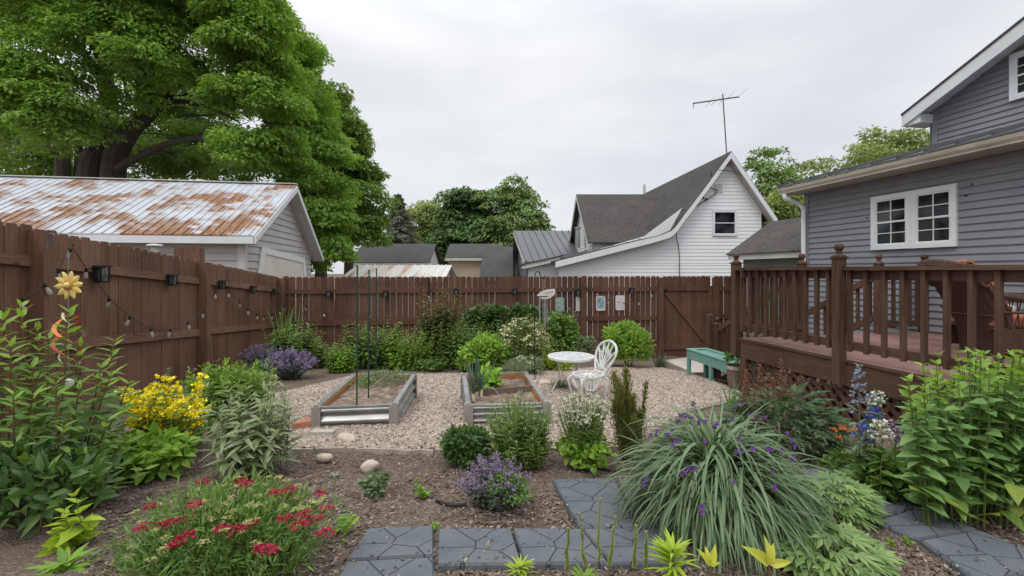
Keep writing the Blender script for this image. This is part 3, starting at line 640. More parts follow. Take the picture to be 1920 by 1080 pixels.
for c, lb in ((((651, 1062), (813, 1054), (812, 998), (690, 1003)), 'slate-blue stamped paver at the left end of the front row'),
              (((600, 1160), (815, 1150), (813, 1059), (650, 1067)), 'slate-blue paver cut off by the bottom edge below the left end of the row'),
              (((820, 1072), (978, 1070), (958, 1003), (822, 1004)), 'slate-blue stamped paver in the middle of the front row'),
              (((984, 1070), (1140, 1068), (1090, 1004), (962, 1003)), 'slate-blue stamped paver where the front row meets the upright path'),
              (((1087, 1000), (1190, 998), (1152, 905), (1035, 908)), 'slate-blue stamped paver at the top left of the upright path'),
              (((1198, 998), (1320, 996), (1262, 906), (1158, 906)), 'slate-blue stamped paver half under the left side of the spiderwort'),
              (((1148, 1070), (1290, 1066), (1235, 1002), (1093, 1004)), 'slate-blue stamped paver behind the green flower spikes'),
              (((1630, 985), (1720, 962), (1600, 885), (1500, 888)), 'slate-blue stamped paver at the far end of the right path'),
              (((1722, 1022), (1832, 1004), (1726, 962), (1640, 990)), 'slate-blue stamped paver in the middle of the right path'),
              (((1840, 1110), (1985, 1068), (1836, 1006), (1728, 1026)), 'slate-blue stamped paver at the near end of the right path')):
    paver(c, lb)
def block(name, c0, c1, wd, h, m, lb, cat):
    a, b_ = G(*c0), G(*c1); d = nrm((b_-a)*A(1, 1, 0)); n = A(-d[1], d[0], 0); c = (a+b_)/2+n*wd/2; b = MB(); L = np.linalg.norm((b_-a)[:2])
    rbox(b, (c[0], c[1], float(gz(c[0], c[1]))+h/2+.02), L/2, wd/2, h/2, .007, math.atan2(d[1], d[0])); tag(b.obj(name, M[m], base=c), lb, cat)
block('brick', (548, 812), (596, 806), .13, .075, 'red_brick', 'red brick lying against the left raised bed corner', 'brick')
block('concrete_block', (582, 823), (624, 823), .07, .045, 'grey_concrete', 'small grey concrete block on gravel before the left raised bed', 'block')
def stone(px, py, wpx, hpx, lb, ydepth=None, rot=0.):
    g_ = G(px, py); k = g_[1]/F; b = MB(); ball(b, g_+UP*(hpx*k*.42), wpx*k/2, 18, 0, hpx/wpx*1.05)
    v = b.V[0].astype(float); c = v.mean(0); d = v-c; d[:, 1] *= .8; d *= (1+.10*np.sin(d[:, :1]*55+px)+.08*np.cos(d[:, 2:]*60+d[:, 1:2]*40+py)); d[:, 2] += d[:, 0]*rot; b.V[0] = (c+d).astype(np.float32)
    tag(b.obj('garden_stone', M['field_stone'], base=g_, smooth=True), lb, 'stone', 'rounded field stones')
stone(652, 831, 34, 20, 'smooth oval tan stone lying on gravel before the left raised bed', rot=-.2)
stone(608, 866, 28, 17, 'speckled tan stone in soil just below the edging strip')
stone(693, 885, 37, 23, 'largest pale round stone on soil above the small variegated plant', rot=.15)
stone(866, 808, 24, 16, 'tan stone at the left foot of the right raised bed')
stone(1021, 724, 26, 13, 'tan stone just right of the shepherd hook foot')
stone(998, 722, 20, 11, 'smaller tan stone just left of the shepherd hook foot')
b = MB(); p = np.array([G(*q) for q in ((1246, 680), (1300, 705), (1375, 700), (1330, 668))])+UP*.06; slab(b, p, .12); tag(b.obj('walkway', M['concrete'], base=p[0]), 'concrete landing slab before the gate beside the teal bench', 'path', kind='structure')
# ---------------------------------------------------------------- raised beds
def raised_bed(lb, f0, f1, tl, tr, ribs, h):
    g0, g1 = G(*f0), G(*f1); zt = float((g0[2]+g1[2])/2)+h
    Yl = (CZ-zt)*F/(tl[1]-HY); Yr = (CZ-zt)*F/(tr[1]-HY); q = [g0, g1, P(*tr, Yr), P(*tl, Yl)]
    T = thing('raised_bed', lb, 'raised bed', (*np.mean(q, 0)[:2], float(g0[2]))); xy = [p[:2] for p in q]
    names = ('front_panel', 'side_panel', 'rear_panel', 'side_panel')
    ct = np.mean(xy, 0)
    for i in range(4):
        a, c = xy[i], xy[(i+1) % 4]; d = nrm(c-a); n = A(d[1], -d[0]); L = float(np.linalg.norm(c-a)); z0 = zt-h-.14
        fr = Fr(a, d, n); s = np.linspace(0.03, L-.03, 2); zz = np.linspace(z0, zt, 60); prof = .016*np.sin((zt-zz)/h*ribs*2*np.pi)
        b = MB(); V = np.array([[fr.p(x, z, o) for z, o in zip(zz, prof)] for x in s]).reshape(-1, 3); k = np.arange(59)
        b.add(V, np.stack([k, k+60, k+61, k+1], 1)); fr.box(b, .03, L-.03, zt-.005, zt+.012, -.035, .012, 0); b.obj(names[i], M['galvanised'], T, smooth=False)
        b = MB(); fr.box(b, .03, L-.03, zt-.10, zt-.004, -.045, -.026); b.obj('rust_lip', M['bed_rust'], T)
    for i in range(4):
        b = MB(); d0 = nrm(xy[(i+1) % 4]-xy[i]); d1 = nrm(xy[(i-1) % 4]-xy[i]); n0 = A(d0[1], -d0[0]); n1 = -A(d1[1], -d1[0])
        o = xy[i]+n0*.02+n1*.02
        for d in (d0, d1): n_ = n0 if d is d0 else n1; Fr(o, d, n_).box(b, -.004, .075, zt-h-.12, zt+.016, -.006, .006 if d is d0 else .004)
        b.obj('corner_plate', M['zinc_corner'], T)
    b = MB(); st = 14; u = np.linspace(0.03, .97, st); V = np.array([[(xy[0]*(1-a)+xy[1]*a)*(1-c)+(xy[3]*(1-a)+xy[2]*a)*c for c in u] for a in u]); Z = zt-.055+rng.normal(0, .008, (st, st))
    i = np.arange(st-1)[:, None]*st; j = np.arange(st-1)[None]; b.add(np.concatenate([V, Z[..., None]], -1).reshape(-1, 3), np.stack([i+j, i+st+j, i+st+j+1, i+j+1], -1).reshape(-1, 4)); b.obj('soil', M['bed_soil'], T, smooth=True)
    return T, q, zt
T1, q1, zt1 = raised_bed('galvanised raised bed with green stakes standing in it', (590, 806), (741, 801), (664, 703), (778, 703), 2.0, .20)
T2, q2, zt2 = raised_bed('galvanised raised bed planted with onions and lettuce', (876, 803), (1028, 801), (868, 704), (986, 699), 3.5, .21)
b = MB(); z = zt2-.02; a, c = P(898, 736, (CZ-z)*F/(736-HY)), P(1006, 727, (CZ-z)*F/(727-HY)); d = nrm(c-a); obox(b, (a+c)/2, d*np.linalg.norm(c-a)/2, (0, .012, 0), (0, 0, .03)); b.obj('divider_board', M['barrel_wood'], T2)
for (x0, y0, x1, y1), lb in (((669, 764, 670, 499), 'tallest dark green garden stake, leftmost in the left raised bed'), ((691, 742, 692, 507), 'dark green garden stake, middle of the three in the left raised bed'), ((705, 712, 706, 505), 'dark green garden stake nearest the back of the left raised bed')):
    Yq = (CZ-zt1)*F/(y0-4-HY); b = MB(); p0, p1 = P(x0, y0, Yq), P(x1, y1, Yq); tube(b, [p0-UP*.1, (p0+p1)/2, p1], .0075, 6); ball(b, p1, .010, 8); tag(b.obj('garden_stake', M['green_stake'], base=p0), lb, 'stake', 'green stakes in the raised bed')
b = MB(); tube(b, [P(664, 748, 4.4)-UP*.0, P(700, 722, 4.9), P(735, 695, 5.4)], .004, 5); tag(b.obj('cane', M['stone_edging'], base=P(664, 748, 4.4)), 'thin pale cane leaning across the left raised bed', 'cane')
for pts, lb in ((((938, 765), (937, 745), (925, 728), (908, 727), (900, 733)), 'thin bent wire hoop over the lettuce in the right raised bed'),):
    b = MB(); tube(b, bez([P(x, y, 4.55+i*.03) for i, (x, y) in enumerate(pts)], 5), .004, 5); tag(b.obj('wire_hoop', M['chime_metal'], base=P(*pts[0], 4.5)), lb, 'hoop')
# ---------------------------------------------------------------- deck
tD = .207; uD = nrm(A(-tD, 1.)); vD = nrm(A(1., tD)); E0 = A(3.197, 6.35); zf = CZ-.93
frE = Fr(E0, -uD, -vD)            # along the long edge towards the viewer, outward to the yard
frN = Fr(E0, vD, uD)              # along the far end, outward away from the viewer
LD, WD = 5.6, 3.15
T = thing('wooden_deck', 'brown stained raised wooden deck with railings and lattice skirt', 'deck', (*frE.p(2.5, 0, -1.5)[:2], float(gz(4, 4))))
b = MB(); s = 0.
while s < WD-.02:
    w_ = min(.138, WD-s); c = frE.p(LD/2, zf-.014, -(s+w_/2)); obox(b, c, frE.d*(LD/2+.01), frE.n*(w_/2-.003), UP*.014); s += .141
b.obj('deck_boards', M['deck_board'], T)
b = MB(); frE.box(b, -.0, LD, zf-.275, zf-.03, -.05, -.005); frE.box(b, -.01, LD, zf-.028, zf+.003, -.005, .012); b.obj('fascia', M['deck_stain_flat'], T)
b = MB(); frN.box(b, .05, WD, zf-.275, zf-.03, -.05, -.004); b.obj('fascia', M['deck_stain_flat'], T)
def ground_at(fr, s): p = fr.p(s, 0); return float(gz(p[0], p[1]))
b = MB(); frE.box(b, -.005, .105, ground_at(frE, 0)-.1, zf-.276, -.10, 0.004); b.obj('support_post', M['deck_stain'], T)
b = MB(); zt = zf-.28; s0, s1 = .1, 4.2; zb = ground_at(frE, 2.)-.12
def lat(b, sg, off):
    H = zt-zb; c = s0-H
    while c < s1+H:
        # line s = c + (z-zb)*sg
        pts = []
        za, zc = zb, zt
        sa, sc_ = (c, c+H) if sg > 0 else (c+H, c)
        t0, t1 = 0., 1.
        ds = sc_-sa
        for lim, sign in ((s0, 1), (s1, -1)):
            f0 = (sa-lim)*sign; f1 = (sc_-lim)*sign
            if f0 < 0 and f1 < 0: t0 = 2; break
            if f0 < 0: t0 = max(t0, f0/(f0-f1))
            if f1 < 0: t1 = min(t1, f0/(f0-f1))
        if t0 < t1:
            p0, p1 = frE.p(sa+ds*t0, za+(zc-za)*t0, off), frE.p(sa+ds*t1, za+(zc-za)*t1, off); d = nrm(p1-p0)
            obox(b, (p0+p1)/2, d*np.linalg.norm(p1-p0)/2, np.cross(d, frE.n)*.021, frE.n*.006)
        c += .135
lat(b, 1, -.05); lat(b, -1, -.037); b.obj('lattice', M['deck_stain'], T)
def finial(mb, c, k=1.0):
    lathe(mb, c, [(.062*k, 0), (.062*k, .012*k), (.048*k, .02*k), (.026*k, .028*k), (.026*k, .04*k), (.036*k, .05*k), (.026*k, .058*k)], 16)
    ball(mb, A(*c)+UP*.098*k, .046*k, 14)
def newel(xy, z0, z1, par, k=1., w=.092):
    b = MB(); pbox(b, xy, w, z0, z1, uD); pbox(b, xy, w+.022, z1+.0005, z1+.02, uD); p = b.obj('newel_post', M['deck_stain'], par)
    f = MB(); finial(f, (xy[0], xy[1], z1+.02), k); f.obj('finial', M['deck_stain'], p, smooth=True)
zr = CZ+.055
sA_, sBp = -.12, 1.55
newel(frE.p(sA_, 0, -.03)[:2], zf-.27, zr+.055, T, .92, .1); newel(frE.p(sBp, 0, .03)[:2], zf-.27, zr+.085, T, 1.0, .092)
def railing(fr, a, c, zr, par, pitch, off=-.05, first=.08, ball_=True):
    b = MB(); fr.box(b, a, c, zr-.038, zr, off-.045, off+.085); b.obj('cap_rail', M['deck_stain_flat'], par)
    b = MB(); fr.box(b, a, c, zr-.135, zr-.04, off-.03, off+.008); b.obj('upper_rail', M['deck_stain_flat'], par)
    b = MB(); fr.box(b, a, c, zf+.105, zf+.19, off-.03, off+.008); b.obj('lower_rail', M['deck_stain_flat'], par)
    s = a+first
    while s < c-.03:
        b = MB(); fr.box(b, s-.019, s+.019, zf+.09, zr-.0385, off+.009, off+.048); b.obj('baluster', M['deck_stain'], par); s += pitch
railing(frE, sA_+.05, sBp-.05, zr, T, .152); railing(frE, sBp+.05, LD, zr-.004, T, .178, first=.03)
# far end: opening for the stair, then rail to the house
sS0, sS1 = .97, 2.32
newel(frN.p(sS0, 0, -.05)[:2], zf, zr+.05, T, .95); newel(frN.p(sS1, 0, -.05)[:2], zf, zr+.05, T, .95); newel(frN.p(3.17, 0, -.05)[:2], zf, zr+.05, T, .95)
railing(frN, -.05, sS0-.05, zr-.003, T, .15, off=-.07); railing(frN, sS1+.05, 3.12, zr-.003, T, .15, off=-.07)
# stairs
T = thing('deck_stairs', 'brown wooden steps with sloped handrails leading off the deck end', 'stairs', (*frN.p(1.6, 0, 1.)[:2], float(gz(4.2, 7.8))))
run, zb_ = 1.8, float(gz(4, 8.3)); n_ = 6
for i in range(n_):
    b = MB(); frN.box(b, sS0+.05, sS1-.05, zf-(i+1)*(zf-zb_)/n_-.03, zf-(i+1)*(zf-zb_)/n_, i*run/n_, (i+1.1)*run/n_); b.obj('tread', M['deck_board'], T)
for s in (sS0, sS1):
    b = MB(); ext(b, [frN.p(s-.02, zf-.03, .01), frN.p(s-.02, zb_, run), frN.p(s-.02, zb_-.2, run), frN.p(s-.02, zf-.4, .01)], frN.d*.04); b.obj('stringer', M['deck_stain'], T)
    b = MB(); z0_, z1_ = zr-.12, zr-.12-1.0
    for dz in (0, -.62):
        p0, p1 = frN.p(s, z0_+dz, .0), frN.p(s, z1_+dz, run); d = nrm(p1-p0); obox(b, (p0+p1)/2, d*np.linalg.norm(p1-p0)/2, frN.d*.02, np.cross(d, frN.d)*.045)
    b.obj('handrail', M['deck_stain'], T)
    for q in np.linspace(.12, run-.12, 9):
        b = MB(); zz = z0_-(1.0*q/run); frN.box(b, s+.021, s+.058, zz-.66, zz-.02, q-.018, q+.018); b.obj('baluster', M['deck_stain'], T)
    newel(frN.p(s, 0, run+.03)[:2], zb_-.3, zr-1.04, T, .9)
b = MB(); frN.box(b, sS0-.12, sS0-.03, zb_-.3, CZ-.80, run+.1, run+.19); b.obj('stub_post', M['deck_stain'], T)
# ---------------------------------------------------------------- grey house on the right
tH = .18; uH = nrm(A(tH, -1.)); nH = A(-abs(uH[1]), -uH[0]); nH = nrm(A(-1., -tH)); C0 = A(5.96, 9.17); frH = Fr(C0, uH, nH); vH = -nH
T = thing('grey_house', 'grey vinyl-sided house with white windows behind the deck', 'house', (*(C0+vH*2), float(gz(6, 8))))
LH = 9.0; ze = CZ+1.58
b = MB(); siding(b, frH, [(0, CZ-2.6), (LH, CZ-2.6), (LH, ze), (0, ze)], .1055, .021); fe = Fr(C0, vH, -uH); siding(b, fe, [(0, CZ-2.6), (6, CZ-2.6), (6, ze+1), (0, ze)], .1055, .021); b.obj('wall', M['grey_siding'], T)
b = MB(); frH.box(b, -.03, .07, CZ-2.6, ze, 0, .03); fe.box(b, -.022, .09, CZ-2.6, ze, 0, .03); b.obj('corner_board', M['grey_siding'], T)
b = MB(); frH.box(b, -.22, LH, ze-.01, ze+.012, -.05, .34); b.obj('soffit', M['soffit'], T)
# gutter: open trough section, swept along the eave
b = MB(); sec = [(.34, ze+.0), (.34, ze+.105), (.352, ze+.118), (.46, ze+.118), (.468, ze+.105), (.455, ze+.06), (.425, ze+.02), (.425, ze)]
ext(b, [frH.p(-.25, z, o) for o, z in sec], frH.d*(LH+.25)); gt = b.obj('gutter', M['gutter_paint'], T)
b = MB(); pth = bez([frH.p(-.12, ze-.01, .40), frH.p(-.11, ze-.10, .38), frH.p(-.05, ze-.20, .16), frH.p(.0, ze-.33, .075), frH.p(.0, ze-.6, .07), frH.p(.0, CZ-2.2, .07)], 6); tube(b, pth, .046, 8); b.obj('downspout', M['white_trim'], T, smooth=True)
# lean-to metal roof with standing ribs
us = 2.15; zj = CZ+2.42; th = (zj-(ze+.14))/(us+.46)
b = MB(); slab(b, [frH.p(-.27, ze+.15, .475), frH.p(LH, ze+.15, .475), frH.p(LH, zj+.02, -us), frH.p(-.27, zj+.02, -us)], .03)
s = -.2
while s < LH:
    p0, p1 = frH.p(s, ze+.15, .48), frH.p(s, zj+.02, -us); d = nrm(p1-p0); obox(b, (p0+p1)/2+UP*.014, d*np.linalg.norm(p1-p0)/2, frH.d*.022, np.cross(frH.d, d)*.016); s += .40
b.obj('metal_roof', M['dark_metal_roof'], T)
window(T, frH, 1.40, 2.06, CZ+.365, CZ+1.27, .075, M=M); window(T, frH, 2.055, 2.685, CZ+.362, CZ+1.268, .075, M=M)
b = MB()
for s_, z_ in ((2.86, 1.22), (2.78, 1.08), (1.30, .93)):
    frH.box(b, s_-.012, s_+.012, CZ+z_-.012, CZ+z_+.012, .0, .022)
b.obj('screw_hook', M['black_metal'], T)
# upper storey with gable
fu = Fr(C0+vH*us+uH*.72, uH, nH); W2 = 6.6; zu = CZ+3.23; sl = .47; zpk = zu+sl*W2/2
b = MB(); siding(b, fu, [(0, CZ+1.9), (W2, CZ+1.9), (W2, zu), (W2/2, zpk), (0, zu)], .1055, .021); f2 = Fr(fu.O[:2], vH, -uH); siding(b, f2, [(0, CZ+1.5), (7, CZ+1.5), (7, zu), (0, zu)], .1055, .021); b.obj('upper_wall', M['grey_siding'], T)
b = MB(); fu.box(b, -.03, .10, CZ+1.9, zu-.02, .0, .024); f2.box(b, -.024, .1, CZ+1.9, zu-.02, 0, .024); b.obj('corner_board', M['grey_siding'], T)
oh, ohe = .36, .30
def rakes(fr, w, zu, zpk, sl, oh, ohe, par, m, rm, th=.19, back=7., tk=.035):
    for sg in (1, -1):
        s0 = -ohe if sg > 0 else w+ohe; ze_ = zu-sl*ohe; sm = w/2
        b = MB(); ext(b, [fr.p(s0, ze_+.02, oh-.03), fr.p(sm, zpk+.02, oh-.03), fr.p(sm, zpk+.02-th*1.15, oh-.03), fr.p(s0, ze_+.02-th, oh-.03)], fr.n*.03); b.obj('rake_board', M[m], par)
        b = MB(); ext(b, [fr.p(s0, ze_+.06, oh+.02), fr.p(sm, zpk+.06, oh+.02), fr.p(sm, zpk+.06-tk, oh+.02), fr.p(s0, ze_+.06-tk, oh+.02)], -fr.n*(back+oh+.02)); b.obj('roof', M[rm], par)
        b = MB(); ext(b, [fr.p(s0, ze_-.10, oh-.031), fr.p(sm, zpk-.12, oh-.031), fr.p(sm, zpk-.13, oh-.031), fr.p(s0, ze_-.11, oh-.031)], -fr.n*(oh-.035)); b.obj('rake_soffit', M['white_trim'], par)
rakes(fu, W2, zu, zpk, sl, oh, ohe, T, 'white_trim', 'dark_shingles', .22)
b = MB(); fu.box(b, -.29, .02, zu-sl*ohe-.20, zu-sl*ohe-.03, -.2, oh-.04); b.obj('eave_return', M['white_trim'], T)
window(T, fu, 1.22, 2.05, CZ+2.86, CZ+3.64, .075, M=M, grid=(2, 2))
# ---------------------------------------------------------------- low annex behind the house corner
T = thing('garage', 'low green-sided outbuilding with grey shingle roof at the grey house corner', 'garage', (7.2, 11.5, CZ-2.3))
a0, a1 = A(6.36, 10.0), A(5.92, 12.42); ua = nrm(a0-a1); fa = Fr(a1, ua, nH); La = float(np.linalg.norm(a0-a1))+1.5
b = MB(); fa2 = Fr(a1-nH*.28+ua*.25, ua, nH); siding(b, fa2, [(0, CZ-2.5), (La, CZ-2.5), (La, CZ+.36), (0, CZ+.36)], .16, .012); b.obj('wall', M['green_siding'], T)
b = MB(); fa.box(b, 0, La, CZ+.31, CZ+.46, -.03, 0); fa3 = Fr(a1, -nH, -ua); ext(b, [fa3.p(0.005, CZ+.31, 0), fa3.p(1.35, CZ+1.2, 0), fa3.p(1.35, CZ+1.35, 0), fa3.p(0.005, CZ+.45, 0)], -fa3.n*.03); b.obj('fascia', M['old_white'], T)
b = MB(); slab(b, [fa.p(-.04, CZ+.47, .04), fa.p(La, CZ+.47, .04), fa.p(La, CZ+1.40, -1.36), fa.p(-.04, CZ+1.40, -1.36)], .03); slab(b, [fa.p(-.04, CZ+1.40, -1.36), fa.p(La, CZ+1.40, -1.36), fa.p(La, CZ+.5, -2.8), fa.p(-.04, CZ+.5, -2.8)], .03); b.obj('roof', M['shingles'], T)
b = MB(); slab(b, [fa.p(.02, CZ+.33, -.03), fa.p(La, CZ+.33, -.03), fa.p(La, CZ+.33, -.3), fa.p(.02, CZ+.33, -.3)], .01); b.obj('soffit', M['old_white'], T)
# ---------------------------------------------------------------- white house beyond the back fence
T = thing('white_house', 'white-sided house with dark shingle roof beyond the back fence', 'house', (6.5, 18, CZ-2.4))
tw = .06; uw = nrm(A(-tw, 1.)); fw = Fr(A(0, 17.), A(1, 0.), A(0, -1.))
ap, re, kn, le = (8.04, CZ+4.38), (9.75, CZ+1.95), (5.95, CZ+1.62), (1.60, CZ+.40)
b = MB(); zg = CZ-2.6
siding(b, fw, [(1.75, zg), (9.35, zg), (9.35, CZ+.30), (1.75, CZ+.30)], .135, .014); siding(b, fw, [(1.75, CZ+.3), (9.35, CZ+.3), (9.35, CZ+2.35), (ap[0]-.05, CZ+4.2), (kn[0]+.12, kn[1]+.1), (kn[0]-.1, kn[1]-.06), (1.75, le[1])], .135, .014)
b.obj('wall', M['white_siding'], T)
dep = uw*A(1, 1); vec = A(*(uw*10.5), 0)
def roofp(b, p, q, th, m=0, f=-.38, ln=10.5):
    o = A(0, f, 0); ext(b, [A(p[0], 17, p[1])+o, A(q[0], 17, q[1])+o, A(q[0], 17, q[1]-th)+o, A(p[0], 17, p[1]-th)+o], A(*(uw*ln), 0), m)
b = MB(); t_ = np.linspace(0, 1, 7); cur = bez([(ap[0], ap[1]+.04), (7.0, CZ+3.0), (6.3, CZ+2.08), kn, (5.55, CZ+1.42), (4.2, CZ+1.06), (le[0], le[1])], 3)
for c0, c1 in zip(cur[:-1], cur[1:]): roofp(b, c0, c1, .05)
roofp(b, (ap[0], ap[1]+.04), re, .05); b.obj('roof', M['shingles'], T)
b = MB()
for c0, c1 in zip(cur[:-1], cur[1:]): roofp(b, (c0[0], c0[1]-.04), (c1[0], c1[1]-.04), .22, f=-.40, ln=.06)
roofp(b, (ap[0], ap[1]), (re[0]-.02, re[1]-.03), .24, f=-.40, ln=.06); b.obj('rake_board', M['white_trim'], T)
b = MB()
for c0, c1 in zip(cur[:-1], cur[1:]): roofp(b, (c0[0], c0[1]-.20), (c1[0], c1[1]-.20), .015, f=-.33, ln=.35)
roofp(b, (ap[0], ap[1]-.2), (re[0], re[1]-.24), .015, f=-.33, ln=.35); b.obj('soffit', M['soffit'], T)
# wide flared wing of the roof edge
b = MB(); ext(b, [P(1279, 390, 16.58), P(1256, 432, 16.58), P(1235, 441, 16.58), P(1200, 449, 16.58)], A(0, .03, 0)); b.obj('flare_board', M['white_trim'], T)
window(T, fw, 7.50, 8.43, CZ+1.33, CZ+2.30, .07, M=M, grid=(1, 1))
b = MB(); fw.box(b, 7.58, 7.88, CZ+2.93, CZ+3.25, 0, .03); b.obj('vent', M['old_white'], T)
b = MB(); tube(b, bez([P(1334, 322, 16.75), P(1332, 350, 16.9), P(1345, 358, 16.9), P(1330, 371, 16.9), P(1300, 389, 16.9), P(1270, 400, 16.9), P(1268, 440, 16.9), P(1273, 470, 16.9), P(1274, 520, 16.9)], 5), .016, 5); tube(b, bez([P(1345, 318, 16.5), P(1375, 322, 16.5), P(1392, 330, 16.5)], 5), .014, 5); b.obj('cable', M['black_metal'], T)
b = MB(); fw.box(b, 7.10, 7.18, CZ+2.73, CZ+2.82, 0, .08); fw.box(b, 7.24, 7.30, CZ+2.66, CZ+2.74, 0, .08); b.obj('insulator', M['black_metal'], T)
b = MB(); tube(b, [P(1208, 364, 24), P(1208, 346, 24)], .08, 8); b.obj('roof_pipe', M['old_white'], T)
# cross gable on the left
b = MB(); xg, yg, wg = 3.5, 22.6, 3.1; zrg, zeg = CZ+3.80, CZ+1.25
slab(b, [(xg-.3, yg, zrg+.05), (7.8, yg, zrg+.05), (7.8, yg-wg-.3, zeg), (xg-.3, yg-wg-.3, zeg)], .06); slab(b, [(xg-.3, yg, zrg+.05), (7.8, yg, zrg+.05), (7.8, yg+wg+.3, zeg), (xg-.3, yg+wg+.3, zeg)], .06); b.obj('gable_roof', M['shingles'], T)
b = MB(); fg = Fr((xg, yg+wg), (0, -1), (-1, 0)); siding(b, fg, [(0, CZ-2.5), (2*wg, CZ-2.5), (2*wg, zeg+.2), (wg, zrg), (0, zeg+.2)], .135, .014); fg2 = Fr((xg, yg-wg), (1, 0), (0, -1)); siding(b, fg2, [(0, CZ-2.5), (3, CZ-2.5), (3, zeg+.1), (0, zeg+.1)], .135, .014); b.obj('gable_wall', M['white_siding'], T)
b = MB()
for sg in (1, -1): ext(b, [(xg-.31, yg, zrg+.03), (xg-.31, yg+sg*(wg+.3), zeg-.02), (xg-.31, yg+sg*(wg+.3), zeg-.22), (xg-.31, yg, zrg-.2)], (.03, 0, 0))
b.obj('rake_board', M['old_white'], T); window(T, fg, 3.9, 4.6, CZ+1.0, CZ+1.75, .07, M=M, grid=(1, 1))
b = MB(); tube(b, [P(1083, 465, 20.), P(1083, 428, 20.)], .11, 10); tube(b, [P(1083, 429, 20.), P(1083, 426, 20.)], .15, 10); b.obj('stove_pipe', M['chime_metal'], T)
# set-back lean-to at its left end
b = MB(); f3 = Fr((.55, 18.2), (1, 0), (0, -1)); siding(b, f3, [(0.1, zg), (1.6, zg), (1.6, CZ+.45), (.1, CZ+.27)], .135, .014); b.obj('lean_to_wall', M['white_siding'], T)
b = MB(); ext(b, [(.45, 17.85, CZ+.28), (1.9, 17.85, CZ+.62), (1.9, 17.85, CZ+.42), (.45, 17.85, CZ+.10)], (0, .05, 0)); b.obj('lean_to_fascia', M['old_white'], T)
b = MB(); slab(b, [(.4, 17.8, CZ+.30), (2.2, 17.8, CZ+.70), (2.2, 24, CZ+.70), (.4, 24, CZ+.30)], .04); b.obj('lean_to_roof', M['shingles'], T)
# antenna
mb_ = P(1364, 296, 16.8); mt = P(1355, 176, 16.8)
T = thing('rooftop_antenna', 'thin rooftop television antenna on the white house peak', 'antenna', mb_)
b = MB(); tube(b, [mb_-UP*.3, mt], .022, 6); b.obj('mast', M['dark_metal_roof'], T)
b = MB(); tube(b, [P(1299, 194, 16.8), P(1386, 181.5, 16.8)], .026, 6); b.obj('boom', M['dark_metal_roof'], T)
for x0, y0, x1, y1, z_ in ((1324, 199, 1341, 179, 0), (1333, 197, 1350, 183, 0), (1348, 196, 1361, 175, 0), (1364, 184.5, 1378, 171, 0), (1384, 182, 1401, 166, 0), (1299, 193, 1301, 203, 0)):
    b = MB(); tube(b, [P(x0, y0, 16.5), P(x1, y1, 17.3)], .012, 5); b.obj('element', M['chime_metal'], T)
# ---------------------------------------------------------------- garage with rusty roof on the left
T = thing('rusty_roof_garage', 'pale-sided garage with rusty ribbed metal roof behind the left fence', 'garage', (-9, 14, CZ-2.2))
vG = nrm(A(1., .157)); uG = nrm(A(-.157, 1.)); K0 = A(-6.25, 11.0)
frG = Fr(K0, uG, vG); Wg = 6.3; zeG = CZ+.86; zpG = CZ+2.68; sm = Wg/2+.05
frS = Fr(K0-vG*.35+uG*.28, -vG, -uG); Lg = 9.
b = MB(); siding(b, frS, [(0, CZ-2.2), (Lg, CZ-2.2), (Lg, zeG), (0, zeG)], .19, .028)
fgG = Fr(K0-vG*.35+uG*.28, uG, vG); siding(b, fgG, [(0, CZ-2.2), (Wg-.5, CZ-2.2), (Wg-.5, CZ+.62), (sm-.25, zpG-.16), (0, zeG-.02)], .19, .028); b.obj('wall', M['pale_siding'], T)
b = MB(); frS.box(b, -.02, .13, CZ-2.2, zeG-.03, .0, .036); fgG.box(b, -.026, .12, CZ-2.2, zeG-.03, 0, .036); b.obj('corner_board', M['old_white'], T)
bk = -A(*vG, 0)*9.3
b = MB(); ext(b, [frG.p(-.06, zeG+.02, .02), frG.p(sm, zpG+.03, .02), frG.p(sm, zpG-.005, .02), frG.p(-.06, zeG-.015, .02)], bk); ext(b, [frG.p(Wg+.1, CZ+.56, .02), frG.p(sm, zpG+.03, .02), frG.p(sm, zpG-.005, .02), frG.p(Wg+.1, CZ+.525, .02)], bk)
nn = nrm(np.cross(frG.d*sm+UP*(zpG-zeG), A(*vG, 0)))
if nn[2] < 0: nn = -nn
for k in range(0, 45):
    p0, p1 = frG.p(-.07, zeG+.025, -.1-k*.21), frG.p(sm, zpG+.03, -.1-k*.21); d = nrm(p1-p0); obox(b, (p0+p1)/2+nn*.008, d*np.linalg.norm(p1-p0)/2, A(*vG, 0)*.016, nn*.005)
rf = b.obj('roof', M['rusty_sheet'], T)
b = MB(); obox(b, frG.p(sm, zpG+.05, -4.63), A(*vG, 0)*4.66, frG.d*.10, UP*.012); b.obj('ridge_cap', M['old_white'], rf)
b = MB(); ext(b, [frG.p(-.06, zeG-.02, .02), frG.p(sm, zpG-.01, .02), frG.p(sm, zpG-.19, .02), frG.p(-.06, zeG-.19, .02)], A(*vG, 0)*.03); ext(b, [frG.p(Wg+.1, CZ+.52, .02), frG.p(sm, zpG-.01, .02), frG.p(sm, zpG-.19, .02), frG.p(Wg+.1, CZ+.36, .02)], A(*vG, 0)*.03); b.obj('rake_board', M['white_trim'], T)
b = MB(); frG.box(b, -.06, -.03, zeG-.19, zeG-.02, -9.2, .0); b.obj('eave_fascia', M['white_trim'], T)
